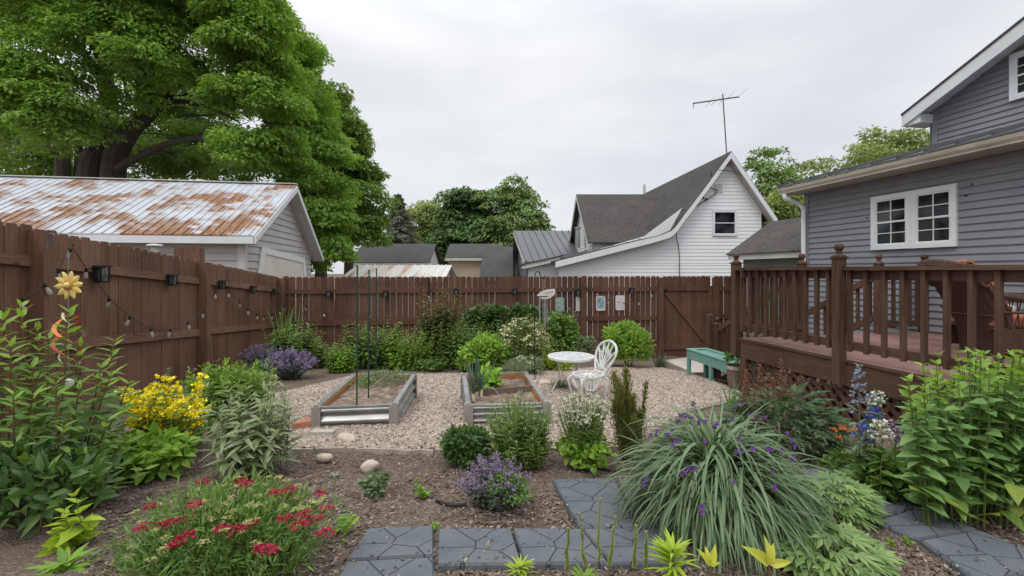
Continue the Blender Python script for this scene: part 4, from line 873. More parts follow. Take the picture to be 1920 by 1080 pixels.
b = MB(); ext(b, [frG.p(Wg+.06, CZ+.40, .015), frG.p(sm, zpG-.12, .015), frG.p(sm, zpG-.14, .015), frG.p(Wg+.06, CZ+.38, .015)], -A(*vG, 0)*.36); ext(b, [frG.p(-.02, zeG-.12, .015), frG.p(sm, zpG-.12, .015), frG.p(sm, zpG-.14, .015), frG.p(-.02, zeG-.14, .015)], -A(*vG, 0)*.36); frG.box(b, -.03, .3, zeG-.19, zeG-.17, -9.2, 0); b.obj('soffit', M['old_white'], T)
dr = MB()
def dsp(px, py): # point on the gable wall from direction
    r = (px-HX)/F; O = fgG.O; Yq = (O[0]-fgG.d[0]/fgG.d[1]*O[1])/(r-fgG.d[0]/fgG.d[1]); p = P(px, py, Yq); return float(np.dot((p-O)*A(1, 1, 0), fgG.d)), p[2]
o_ = [dsp(469, 506), dsp(487, 462), dsp(568, 484), dsp(577, 518)]; o_[0] = (o_[0][0]-.4, CZ-2.2); o_[3] = (o_[3][0]+.3, CZ-2.2)
i_ = [(o_[0][0]+.32, CZ-2.2), (o_[1][0]+.22, o_[1][1]-.19), (o_[2][0]-.22, o_[2][1]-.17), (o_[3][0]-.35, CZ-2.2)]
for k in range(3):
    ext(dr, [fgG.p(*o_[k], .03), fgG.p(*o_[k+1], .03), fgG.p(*i_[k+1], .03), fgG.p(*i_[k], .03)], fgG.n*.04)
df = dr.obj('door_frame', M['white_trim'], T); b = MB(); ext(b, [fgG.p(*q, .0285) for q in i_], fgG.n*.014); b.obj('door_panel', M['garage_door_paint'], T)
b = MB(); c = P(290, 459, 8.6); lathe(b, c-UP*.05, [(.05, -.2), (.06, 0.), (.05, .015)], 14); lathe(b, c, [(.13, -.03), (.135, -.01), (.10, .01), (.02, .02)], 16); tag(b.obj('vent_cap', M['old_white'], base=c-UP*.2), 'round grey metal vent cap showing above the left fence', 'vent')
# ---------------------------------------------------------------- far buildings
def shed(lb, name, x0, x1, Y, ye, yr, dep, wm, rm, fascia='old_white', yb=540, gable_left=False):
    """ridge parallel to the picture: x0..x1, eave at ye, ridge at yr"""
    a, c = P(x0, ye, Y), P(x1, ye, Y); zr_ = P(x0, yr, Y+dep/2)[2]; T = thing(name, lb, 'shed' if name == 'shed' else 'house', (*((a+c)/2)[:2], CZ-2.6))
    b = MB(); abox(b, a[0]+.25, c[0]-.25, Y+.3, Y+dep-.3, CZ-2.6, a[2]-.05); ext(b, [(a[0]+.25, Y+.3, a[2]-.05), (a[0]+.25, Y+dep-.3, a[2]-.05), (a[0]+.25, Y+dep/2, zr_-.15)], (.05, 0, 0)); ext(b, [(c[0]-.25, Y+.3, a[2]-.05), (c[0]-.25, Y+dep-.3, a[2]-.05), (c[0]-.25, Y+dep/2, zr_-.15)], (-.05, 0, 0)); b.obj('wall', M[wm], T)
    b = MB(); slab(b, [(a[0], Y, a[2]), (c[0], Y, a[2]), (c[0], Y+dep/2, zr_), (a[0], Y+dep/2, zr_)], .06); slab(b, [(a[0], Y+dep, a[2]), (c[0], Y+dep, a[2]), (c[0], Y+dep/2, zr_), (a[0], Y+dep/2, zr_)], .06)
    if rm in ('dark_metal_roof', 'rust_streaked_sheet'):
        x = a[0]+.15
        while x < c[0]:
            p0, p1 = A(x, Y-.01, a[2]+.01), A(x, Y+dep/2, zr_+.01); d = nrm(p1-p0); obox(b, (p0+p1)/2, d*np.linalg.norm(p1-p0)/2, (.03, 0, 0), np.cross(A(1, 0, 0), d)*.03); x += .42
    b.obj('roof', M[rm], T)
    b = MB(); abox(b, a[0]+.02, c[0]-.02, Y-.03, Y+.02, a[2]-.24, a[2]-.06); b.obj('fascia', M[fascia], T); return T
shed('long low building with dark shingle roof and white fascia far behind', 'shed', 655, 806, 34, 492, 457, 6, 'old_white', 'dark_shingles')
shed('low shed with rust-streaked white metal roof just beyond the back fence', 'shed', 640, 836, 22, 519, 497, 4.5, 'old_white', 'rust_streaked_sheet')
shed('beige-walled shed with grey roof far behind the fence', 'shed', 834, 932, 30, 482, 457, 5, 'beige_wall', 'dark_shingles')
shed('grey roofed shed between the beige shed and the dark metal roof', 'shed', 899, 962, 26, 519, 462, 8, 'grey_concrete', 'dark_shingles', fascia='grey_concrete')
T = thing('metal_roof_house', 'grey house with dark standing-seam metal roof left of the white house', 'house', (1.2, 27, CZ-2.6))
xl, xr, yy, hw = P(962, 433, 27)[0], P(1120, 433, 27)[0], 27., 4.2; zr_ = CZ+2.42; z_e = CZ+.5
b = MB(); slab(b, [(xl, yy, zr_), (xr, yy, zr_), (xr+.7, yy-hw, z_e), (xl+.55, yy-hw, z_e)], .06); slab(b, [(xl, yy, zr_), (xr, yy, zr_), (xr, yy+hw, z_e), (xl, yy+hw, z_e)], .06)
for k in range(14):
    x = xl+.1+k*.4; p0, p1 = A(x, yy, zr_+.02), A(x+.55, yy-hw, z_e+.02); d = nrm(p1-p0); obox(b, (p0+p1)/2, d*np.linalg.norm(p1-p0)/2, (.03, 0, 0), np.cross(A(1, 0, 0), d)*.03)
b.obj('roof', M['dark_metal_roof'], T)
b = MB(); f4 = Fr((xl+.25, yy+hw-.2), A(.55/4.2*.5, -1), (-1, -.06)); siding(b, f4, [(0, CZ-2.6), (2*hw-.4, CZ-2.6), (2*hw-.4, z_e), (hw-.2, zr_-.1), (0, z_e)], .2, .01); b.obj('wall', M['grey_siding'], T)
b = MB(); ext(b, [(xl-.0, yy-.02, zr_-.02), (xl+.53, yy-hw, z_e-.02), (xl+.53, yy-hw, z_e-.2), (xl, yy-.02, zr_-.22)], (.03, 0, 0)); b.obj('rake_board', M['old_white'], T)
for s in (4.6, 6.0): window(T, f4, s, s+.7, CZ+.15, CZ+1.0, .1, M=M, grid=(1, 1))
# ---------------------------------------------------------------- things hung on the fences
def lantern(c, d, n, w, h, lb, grp):
    """c: middle of the back, d along the fence, n outward"""
    d = A(*nrm(d[:2]), 0); n = A(*nrm(n[:2]), 0); T = thing('solar_lantern', lb, 'lantern', c, grp)
    b = MB(); obox(b, c+n*.02, d*w*.42, n*.012, UP*h*.5); obox(b, c+n*.045-UP*h*.46, d*w*.44, n*.035, UP*h*.05)
    for s in (-1, 1):
        for q in (.012, .075): obox(b, c+n*q+d*s*w*.40, d*.006, n*.006, UP*h*.45)
    b.obj('cage', M['black_metal'], T)
    b = MB(); ext(b, [c-d*w*.5+UP*h*.40, c+d*w*.5+UP*h*.40, c+d*w*.44+UP*h*.52, c-d*w*.44+UP*h*.52], n*.10); b.obj('solar_cap', M['black_metal'], T)
    b = MB(); lathe(b, c+n*.045-UP*h*.4, [(w*.28, 0), (w*.33, h*.4), (w*.30, h*.75)], 12); b.obj('lantern_glass', M['lantern_glass'], T, smooth=True)
grp = 'solar lanterns along the fence rails'
for px, py, w, h, lb in ((183, 514, .165, .19, 'largest black solar lantern on the left fence beside the flower spinner'), (317, 525, .14, .16, 'black solar lantern on the left fence rail, before its middle post'), (411, 534, .13, .15, 'black solar lantern on the left fence, just behind the middle post'), (471, 543, .13, .15, 'black solar lantern on the left fence rail, next to last before the corner'), (513, 547, .12, .14, 'black solar lantern on the left fence nearest the corner')):
    lantern(FL(px, py, .01), uL, nL, w, h, lb, grp)
for px, py, lb in ((617, 551, 'black solar lantern on the back fence nearest the corner post'), (723, 551, 'black solar lantern on the back fence right of the green stakes'), (855, 547, 'black solar lantern on the back fence above the tall reddish shrub'), (965, 546, 'black solar lantern on the back fence left of the shepherd hook'), (1083, 548, 'black solar lantern on the back fence above the second plaque'), (1183, 545, 'black solar lantern on the back fence right of the four plaques')):
    lantern(FB(px, py, .01), vB, nB, .13, .15, lb, grp)
# string lights
T = thing('string_lights', 'string of clear bulbs on thin black cable looping along the fences', 'string lights', FL(320, 560, .1))
keys = [(-30, 590, 0), (0, 577, 0), (42, 560, 0), (83, 532, 0), (110, 505, 0), (133, 466, 0), (162, 503, 0), (205, 559, 0), (245, 594, 0), (283, 616, 0), (320, 617, 0), (352, 604, 0), (380, 583, 0), (403, 548, 0), (414, 524, 0), (430, 546, 0), (450, 565, 0), (465, 580, 0), (481, 589, 0), (496, 592, 0), (510, 590, 0), (522, 582, 0), (531, 575, 0), (551, 555, 1), (575, 574, 1), (606, 586, 1), (640, 592, 1), (690, 588, 1), (740, 575, 1), (791, 547, 1), (803, 552, 1), (850, 578, 1), (900, 586, 1), (960, 582, 1), (1020, 566, 1), (1090, 540, 1), (1118, 548, 1), (1142, 562, 1), (1170, 568, 1), (1199, 564, 1), (1223, 550, 1), (1238, 532, 1)]
kp = np.array([(FB if q else FL)(x, y, .10) for x, y, q in keys]); cab = bez(kp, 4); b = MB(); tube(b, cab, .0045, 4); b.obj('cable', M['black_metal'], T)
for i, (x, y, q) in enumerate(keys):
    if (x in (0, 110, 414, 551, 791, 1090, 640, 740, 850, 900, 960, 1238) and x not in (110,)) or x < 0: continue
    c = kp[i]; tl = nrm(A(rng.normal(-.2 if x < 260 else 0, .22), rng.normal(0, .2), -1.)); 
    if x == 83: tl = nrm(A(.38, .2, -1))
    if x == 133: tl = nrm(A(-.45, 0, -1)); 
    bb = MB(); lathe(bb, c+tl*.038, [(.012, 0), (.016, .015), (.021, .042), (.023, .062), (.018, .076), (.004, .081)], 10, axis=tl); o = bb.obj('bulb', M['clear_bulb'], T, smooth=True)
    s = MB(); lathe(s, c-tl*.006, [(.004, 0), (.014, .004), (.015, .04), (.013, .046)], 8, axis=tl); s.obj('socket', M['black_metal'], o)
# hook and flower spinner on the near fence post
b = MB(); c = FL(89, 460, .17); tube(b, bez([c+A(.0, 0, -.04), c+A(0, 0, .06), c+A(.02, 0, .105), c+A(.06, 0, .10), c+A(.065, 0, .05), c+A(.062, 0, .02)], 5), .007, 6); tag(b.obj('wall_hook', M['dark_metal_roof'], base=c), 'bent grey metal hook on the top of the near fence post', 'hook')
Ys = 3.9; c = P(128, 535, Ys); T = thing('wind_spinner', 'yellow flower wind spinner with red spiral hanging before the left fence', 'wind spinner', P(128, 468, Ys))
R = .125; b = MB()
for k in range(10):
    a = k*2*math.pi/10+.1; d = A(math.cos(a), 0, math.sin(a)); s_ = A(-math.sin(a), 0, math.cos(a)); pr = []
    n_ = 9
    for t in np.linspace(0, 1, n_): pr.append((.028+t*(R-.028), .030*math.sin(math.pi*min(1, t*.90+.08))**.9*.80+.002))
    V = []; 
    for r_, w_ in pr: V += [c+d*r_-s_*w_+A(0, .006, 0), c+d*r_+A(0, -.008, 0), c+d*r_+s_*w_+A(0, .006, 0)]
    q = np.arange(n_-1)*3; b.add(V, np.concatenate([np.stack([q, q+1, q+4, q+3], 1), np.stack([q+1, q+2, q+5, q+4], 1)]))
b.obj('petals', M['flower_yellow_paint'], T, smooth=True)
b = MB(); lathe(b, c+A(0, -.002, 0), [(.040, -.006), (.044, .004), (.034, .010)], 18, axis=A(0, -1, 0)); b.obj('flower_ring', M['flower_core_paint'], T)
b = MB(); ball(b, c+A(0, -.008, 0), .030, 14); b.obj('flower_center', M['flower_yellow_paint'], T, smooth=True)
b = MB(); tube(b, [P(128, 468, Ys), P(128, 510, Ys), P(128, 690, Ys)], .0025, 4); b.obj('chain', M['chime_metal'], T)
for ph, mt in ((0., 'ribbon_red'), (2.1, 'ribbon_orange'), (4.2, 'ribbon_silver')):
    b = MB(); t = np.linspace(0, 1, 46); zt_ = P(128, 585, Ys)[2]; zb_ = P(128, 685, Ys)[2]; rr = .115*np.sin(np.pi*np.clip(t*.92+.06, 0, 1))**.7; an = ph+t*6.6
    pA = np.stack([c[0]+rr*np.cos(an), c[1]+rr*np.sin(an), zt_+(zb_-zt_)*t], 1); pB = np.stack([c[0]+(rr*.72)*np.cos(an+.25), c[1]+(rr*.72)*np.sin(an+.25), zt_+(zb_-zt_)*t-.012], 1)
    V = np.concatenate([pA, pB]); k = np.arange(45); b.add(V, np.stack([k, k+1, k+47, k+46], 1)); b.obj('spiral_ribbon', M[mt], T, smooth=True)
b = MB(); ball(b, P(129, 718, Ys), .038, 14); tag(b.obj('hanging_ball', M['plaster_white'], base=P(129, 718, Ys)), 'white glass ball showing between leaves below the flower spinner', 'ornament')
b = MB(); tube(b, [P(129, 690, Ys), P(129, 712, Ys)], .002, 4); b.obj('cord', M['chime_metal'], bpy.data.objects['hanging_ball'])
# bracket carrying the spinner
b = MB(); tube(b, bez([FL(136, 462, .0), FL(136, 458, .05), P(131, 461, 4.2), P(128, 466, Ys)], 5), .005, 5); tag(b.obj('hanger_bracket', M['black_metal'], base=FL(136, 462, 0)), 'thin black bracket on the fence holding the flower spinner', 'bracket')
# shepherd hook with fish chime
g_ = G(1003, 722); Yh = g_[1]; T = thing('shepherd_hook', 'tall black shepherd hook standing between two stones', 'garden hook', g_)
b = MB(); tube(b, np.concatenate([[g_-UP*.05, P(1002.5, 620, Yh)], bez([P(1002, 530, Yh), P(1002.5, 518, Yh), P(1005, 511, Yh), P(1009, 509, Yh), P(1012.5, 513, Yh), P(1013, 522, Yh), P(1016, 521, Yh), P(1020, 521.5, Yh), P(1022.5, 516, Yh)], 4)]), .0085, 6); b.obj('rod', M['black_metal'], T)
b = MB(); tube(b, [g_+A(-.06, 0, .03), g_+A(.06, 0, .03)], .007, 5); b.obj('foot_bar', M['black_metal'], T)
T = thing('wind_chime', 'wooden fish wind chime with grey tubes hanging from the shepherd hook', 'wind chime', P(1018, 523, Yh))
b = MB(); fish = [(1007, 554), (1012, 549), (1018, 545.5), (1026, 543), (1035, 542), (1040, 541.5), (1041.5, 546), (1040, 552), (1035, 556.5), (1028, 560), (1020, 561), (1013, 559.5), (1012, 557.5)]
pts = np.array([P(x, y, Yh) for x, y in fish]); ext(b, pts, (0, .035, 0)); b.obj('fish_body', M['driftwood'], T)
b = MB()
pts = np.array([P(x, y, Yh-.003) for x, y in ((1009, 555.4), (1027, 555.0), (1028, 556.3), (1012, 557.6))]); ext(b, pts, (0, .004, 0))
for x, y, a_, bq in ((1023, 550, 2.4, .4), (1026, 549, 2.2, .9), (1029, 548.6, 2.6, -.5), (1032, 548, 2.4, .7), (1036, 547.5, 2.6, -.8)):
    pts = np.array([P(x-.5, y-a_/2, Yh-.003), P(x+.5, y-a_/2, Yh-.003), P(x+.5+bq, y+a_/2, Yh-.003), P(x-.5+bq, y+a_/2, Yh-.003)]); ext(b, pts, (0, .004, 0))
b.obj('painted_marks', M['dark_stem'], T)
b = MB(); tube(b, [P(1018, 523, Yh), P(1018, 546, Yh)], .003, 4); b.obj('cord', M['stone_edging'], T)
for k, (x, y1, dy) in enumerate(((1012, 604, -.03), (1018.5, 592, .04), (1022, 614, -.02), (1026, 606, .03))):
    b = MB(); tube(b, [P(x, 561, Yh+dy+.02), P(x, y1, Yh+dy+.02)], .011, 8); b.obj('chime_tube', M['chime_metal'], T)
b = MB(); obox(b, P(1016, 580, Yh+.02), (.012, 0, 0), (0, .004, 0), (0, 0, .022)); b.obj('clapper', M['black_metal'], T)
# four plaques
def plaque(x0, y0, x1, y1, m, deco, lb):
    c = FB((x0+x1)/2, (y0+y1)/2, -.018); k = c[1]/F; hw, hh = (x1-x0)/2*k, (y1-y0)/2*k; d = A(*vB, 0); n = A(*nB, 0)
    T = thing('wall_plaque', lb, 'plaque', c, 'small picture plaques on the back fence'); b = MB(); q = hw*.22
    ext(b, [c+d*a+UP*z for a, z in ((-hw+q, -hh), (hw-q, -hh), (hw, -hh+q), (hw, hh-q), (hw-q, hh), (-hw+q, hh), (-hw, hh-q), (-hw, -hh+q))], n*.02); b.obj('plaque_board', M[m[0]], T)
    b = MB(); deco(b, c+n*.021, d, n, hw, hh); b.obj('picture', M[m[1]], T)
def panel(b, c, d, n, hw, hh, a=.72, z0=-.62, z1=.78): ext(b, [c-d*hw*a+UP*hh*z0, c+d*hw*a+UP*hh*z0, c+d*hw*a+UP*hh*z1, c-d*hw*a+UP*hh*z1], n*.002)
def sprig(b, c, d, n, hw, hh):
    for k in range(16):
        a = rng.uniform(-.6, .6); z = rng.uniform(-.5, .65); p = c+d*hw*a+UP*hh*z; leaves(b, [p], [A(*d)*rng.normal(0, 1)+UP*rng.normal(.3, 1)], [n], .045, .02, 'dia', 0, 0, 0)
def bottle(b, c, d, n, hw, hh): ext(b, [c+d*hw*a+UP*hh*z for a, z in ((-.28, -.72), (.28, -.72), (.22, -.1), (.09, .15), (.09, .6), (-.09, .6), (-.09, .15), (-.22, -.1))], n*.003)
plaque(1040.5, 557.5, 1058, 584, ('tile_green', 'tile_cream'), sprig, 'grey-green plaque with pale leaf picture, partly above the hedge')
plaque(1079.5, 556, 1097, 583, ('tile_cream', 'tile_green'), bottle, 'cream plaque with a single narrow grey-green upright motif')
plaque(1117, 555, 1135, 582.5, ('tile_cream', 'tile_blue'), panel, 'plaque with cream border round a blue picture')
plaque(1153.5, 554, 1171.5, 581.5, ('plaster_white', 'tile_mauve'), sprig, 'whitish plaque with mauve floral picture nearest the gate')
# ---------------------------------------------------------------- bistro set
def leg_curve(b, pts, r=.009): tube(b, bez(pts, 5), r, 6)
tc_ = P(1071, 668, 6.1); gt_ = A(tc_[0], tc_[1], float(gz(tc_[0], tc_[1]))); zt_ = tc_[2]; T = thing('garden_table', 'white cast iron round garden table with mottled top', 'table', gt_); R = .315
b = MB(); lathe(b, A(tc_[0], tc_[1], zt_), [(R*.90, .004), (R*.96, .010), (R, .006), (R, -.022), (R*.93, -.022)], 40); b.obj('table_rim', M['white_iron'], T)
b = MB(); lathe(b, A(tc_[0], tc_[1], zt_), [(.002, .002), (R*.5, .002), (R*.91, .002), (R*.91, -.012), (.002, -.012)], 40); b.obj('table_top', M['table_glass'], T)
H = zt_-gt_[2]
for a in (math.pi*.95, math.pi*1.62, math.pi*.28):
    u_ = A(math.cos(a), math.sin(a), 0); b = MB(); c = A(tc_[0], tc_[1], gt_[2])
    leg_curve(b, [c+u_*R*.72+UP*(H-.02), c+u_*R*.55+UP*H*.8, c+u_*R*.50+UP*H*.55, c+u_*R*.62+UP*H*.30, c+u_*R*.80+UP*H*.06, c+u_*R*.86+UP*.0], .013)
    leg_curve(b, [c+u_*R*.30+UP*(H-.02), c+u_*R*.42+UP*H*.72, c+u_*R*.36+UP*H*.5, c+u_*R*.50+UP*H*.36], .008); b.obj('leg', M['white_iron'], T)
sc_ = P(1103, 702, 5.6); g_ = A(sc_[0], sc_[1], float(gz(sc_[0], sc_[1]))); zs = sc_[2]; fd = nrm(A(-.90, -.44, 0)); sd = A(-fd[1], fd[0], 0)
T = thing('garden_chair', 'white cast iron garden chair with petal-shaped openwork back', 'chair', g_)
R = .20; b = MB(); lathe(b, A(sc_[0], sc_[1], zs), [(R*.86, -.008), (R*.86, .008), (R, .010), (R, -.015), (R*.86, -.008)], 28)
for k in range(12):
    a = k*math.pi/6; u_ = A(math.cos(a), math.sin(a), 0); obox(b, A(sc_[0], sc_[1], zs)+u_*R*.5, u_*R*.38, np.cross(u_, UP)*.014, UP*.004)
lathe(b, A(sc_[0], sc_[1], zs), [(.002, .006), (.06, .006), (.06, -.006), (.002, -.006)], 14); b.obj('seat', M['white_iron'], T)
bc = A(sc_[0], sc_[1], zs)-fd*R*.85; bu = nrm(UP*1.-fd*.42)
def bp(a, z): return bc+sd*a*.80+bu*z*.84
b = MB(); HB = .50; ol = [(-.10, 0), (-.19, .16), (-.235, .31), (-.18, .44), (0, .505), (.18, .44), (.235, .31), (.19, .16), (.10, 0)]
tube(b, bez([bp(*q) for q in ol], 6), .016, 8)
for a, z in ((-.20, .36), (-.12, .47), (0, .50), (.12, .47), (.20, .36), (-.215, .22), (.215, .22)): tube(b, bez([bp(a*.06, .07), bp(a*.42, z*.52), bp(a, z)], 5), .0105, 6)
for a, z in ((-.10, .29), (.09, .30), (.0, .36)): lathe(b, bp(a, z), [(.002, -.006), (.042, -.004), (.046, .004), (.002, .010)], 12, axis=fd)
tube(b, [bp(-.11, .02), bp(.11, .02)], .013, 6); tube(b, bez([bp(-.12, .06), bp(0, .12), bp(.12, .06)], 5), .009, 6); b.obj('backrest', M['white_iron'], T)
Hs = zs-g_[2]
for a in (.62, 2.45, -.62, -2.45):
    u_ = fd*math.cos(a)+sd*math.sin(a); b = MB(); c = A(sc_[0], sc_[1], g_[2])
    leg_curve(b, [c+u_*R*.9+UP*(Hs-.01), c+u_*R*1.2+UP*Hs*.80, c+u_*R*1.12+UP*Hs*.5, c+u_*R*1.02+UP*Hs*.25, c+u_*R*1.18-UP*.005], .0135); b.obj('leg', M['white_iron'], T)
b = MB()
for k in range(5):
    a = -.75+.375*k; u_ = -UP*math.cos(a)+sd*math.sin(a); o = A(sc_[0], sc_[1], zs)+fd*R*.82; tube(b, [o-UP*.15+sd*math.sin(a)*.03, o-UP*.01+sd*.20*a], .009, 6)
o = A(sc_[0], sc_[1], zs)-A(0, R*.9, 0); V = [o+A(-.13, 0, -.01), o+A(.13, 0, -.01), o+A(.04, 0, -.15), o+A(-.04, 0, -.15)]
for p0, p1 in ((V[0], V[3]), (V[1], V[2]), (V[3], V[2]), ((V[0]+V[1])/2, (V[2]+V[3])/2), (V[0]*.6+V[1]*.4, V[3]), (V[1]*.6+V[0]*.4, V[2])): tube(b, [p0, p1], .011, 6)
b.obj('apron', M['white_iron'], T)
# ---------------------------------------------------------------- teal planter bench
def bench():
    zt_ = None; a = G(1288, 706); c = G(1374, 728); d = nrm((c-a)*A(1, 1, 0)); n = nrm(A(d[1], -d[0], 0)); n = n if n[1] < 0 else -n
    z1 = P(1288, 661, a[1])[2]; z2 = P(1374, 676, c[1])[2]; zt_ = (z1+z2)/2; L = float(np.linalg.norm((c-a)[:2])); W = .40; bk = -n
    T = thing('planter_bench', 'teal painted low wooden planter bench beside the deck stairs', 'bench', a)
    fr = Fr(a[:2], d[:2], n[:2]); b = MB(); fr.box(b, 0, L, zt_-.16, zt_, -.022, 0); fr.box(b, 0, L, zt_-.16, zt_, -W, -W+.022); fr.box(b, 0, .022, zt_-.16, zt_, -W+.022, -.022); fr.box(b, L-.022, L, zt_-.16, zt_, -W+.022, -.022); b.obj('box', M['teal_paint'], T)
    b = MB(); fr.box(b, -.015, L+.015, zt_+.001, zt_+.02, -.10, .012); fr.box(b, -.015, L+.015, zt_+.001, zt_+.02, -W-.012, -W+.09); fr.box(b, -.015, .09, zt_+.001, zt_+.02, -W+.09, -.10); fr.box(b, L-.09, L+.015, zt_+.001, zt_+.02, -W+.09, -.10); fr.box(b, .09, L-.09, zt_-.02, zt_-.002, -W+.09, -.10); b.obj('rim_board', M['teal_paint'], T)
    for s in (0.003, L*.52, L-.075):
        for o in (-.0, -W+.07):
            p = fr.p(s, 0, o); b = MB(); fr.box(b, s, s+.07, float(gz(p[0], p[1]))-.02, zt_-.161 if o else zt_-.003, o-.045+.004, o+.004); b.obj('leg', M['teal_paint'], T)
    return fr, zt_, L
frb, ztb, Lb = bench()
# barrel pot
g_ = G(1384, 739); g_ = P(1381, 728, 6.75); g_[2] = float(gz(g_[0], g_[1])); zt_ = P(1381, 685, 6.75)[2]; H = zt_-g_[2]
T = thing('barrel_pot', 'weathered wooden barrel pot with a trailing plant at the deck corner', 'pot', g_)
b = MB(); lathe(b, g_, [(.10, 0), (.125, H*.5), (.14, H), (.128, H), (.122, H-.03), (.002, H-.03)], 16); b.obj('barrel', M['barrel_wood'], T)
b = MB(); lathe(b, g_, [(.1405, H*.86), (.1445, H*.87), (.1445, H*.98), (.141, H*.99)], 16); b.obj('hoop', M['stone_edging'], T)
f_ = MB(); bush(f_, g_+UP*(H+.08), (.17, .17, .11), 140, .07, .045, 'ovate', 5); f_.obj('foliage', M['mid_leaf'], T)
# ---------------------------------------------------------------- wicker chair on the deck
zc = zf; o = P(1812, 660, 5.15); o[2] = zf; fd = nrm(A(1., -.10, 0)); sd = A(-fd[1], fd[0], 0)
T = thing('wicker_chair', 'dark brown wicker armchair with orange cushions on the deck', 'chair', o); W = .34
def wp(f, s, z): return o+fd*f+sd*s+UP*z
prof = [(.10, .02), (.06, .22), (-.02, .45), (-.14, .68), (-.26, .86), (-.35, .96), (-.395, 1.01), (-.385, 1.045), (-.33, 1.045)]
pr = bez([(f, 0, z) for f, z in prof], 4); ns = 15; s_ = np.linspace(-1, 1, ns); V = []
for f, _, z in pr:
    wz = W*(1.0-.12*max(0, (z-.75)/.4)**2)
    for q in s_: V.append(wp(f+.13*(1-math.sqrt(max(0, 1-(q*.93)**2)))*1.5, q*wz, z-(.06*q*q if z > .8 else 0)))
V = np.array(V); n_ = len(pr); i = np.arange(n_-1)[:, None]*ns; j = np.arange(ns-1)[None]; Q = np.stack([i+j, i+ns+j, i+ns+j+1, i+j+1], -1).reshape(-1, 4)
b = MB(); b.add(V, Q); b.add(V+fd*.03, Q[:, ::-1])
for k in range(0, n_, 8): tube(b, V[k*ns:(k+1)*ns]-fd*.006, .009, 6)
for q in range(0, ns, 1): tube(b, V[q::ns]-fd*.003, .006, 5)
b.obj('backrest', M['wicker'], T, smooth=False)
b = MB(); top = V[(n_-3)*ns:(n_-2)*ns]; tube(b, top, .030, 8); tube(b, V[0::ns]+fd*.01, .022, 8); tube(b, V[ns-1::ns]+fd*.01, .022, 8); b.obj('wicker_rim', M['wicker'], T, smooth=True)
for sg in (-1, 1):
    b = MB(); tube(b, bez([wp(-.02, sg*W*.98, .70), wp(.10, sg*(W+.03), .665), wp(.35, sg*(W+.05), .63), wp(.55, sg*(W+.05), .61), wp(.62, sg*(W+.04), .54), wp(.60, sg*(W+.02), .30), wp(.60, sg*W, .02)], 5), [.035, .042, .04, .03], 8)
    for k in range(14): tube(b, [wp(.06+k*.04, sg*(W+.035), .63), wp(.06+((k*7) % 14)*.04*.3+k*.028, sg*(W+.01), .30)], .006, 5)
    tube(b, [wp(.02, sg*(W+.03), .50), wp(.6, sg*(W+.03), .48)], .012, 6); b.obj('arm', M['wicker'], T)
b = MB()
for sg in (-1, 1): obox(b, wp(.33, sg*W, .19), fd*.27, sd*.012, UP*.13)
obox(b, wp(.60, 0, .19), fd*.012, sd*W, UP*.13); obox(b, wp(.33, 0, .31), fd*.27, sd*W, UP*.012); b.obj('seat_base', M['wicker'], T)
b = MB(); rbox(b, wp(.34, 0, .385), .29, W-.03, .065, .05, math.atan2(fd[1], fd[0])); b.obj('seat_cushion', M['orange_cushion'], T, smooth=True)
b = MB(); cp = bez([(.14, .44), (.06, .60), (-.05, .78), (-.14, .91), (-.21, .99), (-.28, 1.03), (-.345, 1.02)], 5); m_ = len(cp); VV = []
for layer in (0, 1):
    for f, z in cp:
        for q in s_*.9:
            t = (1-abs(q)**4)*.075; VV.append(wp(f+(t if layer else .015)+.06*q*q, q*W*.98, z+(.02 if layer else 0)))
VV = np.array(VV); i = np.arange(m_-1)[:, None]*ns; Q = np.stack([i+j, i+ns+j, i+ns+j+1, i+j+1], -1).reshape(-1, 4); b.add(VV[:m_*ns], Q); b.add(VV[m_*ns:], Q[:, ::-1])
for e in (0, ns-1):
    k = np.arange(m_-1)*ns+e; b.add(VV, np.stack([k, k+ns, k+ns+m_*ns, k+m_*ns], 1))
b.obj('back_cushion', M['orange_cushion'], T, smooth=True)
b = MB(); rbox(b, wp(.30, .05, .50), .20, .16, .055, .045, .5); b.obj('throw_pillow', M['plaster_white'], T, smooth=True)
# soaker hose
b = MB(); pts = [G(818, 944)+UP*.015, G(832, 950)+UP*.02, G(850, 953)+UP*.018, G(875, 952)+UP*.02]; tube(b, bez(pts, 5), .009, 6); tag(b.obj('soaker_hose', M['black_metal'], base=pts[0]), 'black soaker hose end on soil left of the lavender', 'hose')
b = MB(); pts = [G(1108, 876)+UP*.02, G(1125, 882)+UP*.015, G(1145, 887)+UP*.02, G(1185, 884)+UP*.02]; tube(b, bez(pts, 5), .009, 6); tag(b.obj('soaker_hose', M['black_metal'], base=pts[0]), 'black soaker hose running behind the stamped pavers by the yew', 'hose')
b = MB(); tube(b, [G(903, 987)+UP*.02, G(935, 986)+UP*.02, G(965, 987)+UP*.02], .004, 5); tag(b.obj('twig', M['bark_chip'], base=G(903, 987)), 'pale bare twig on soil below the lavender', 'twig')
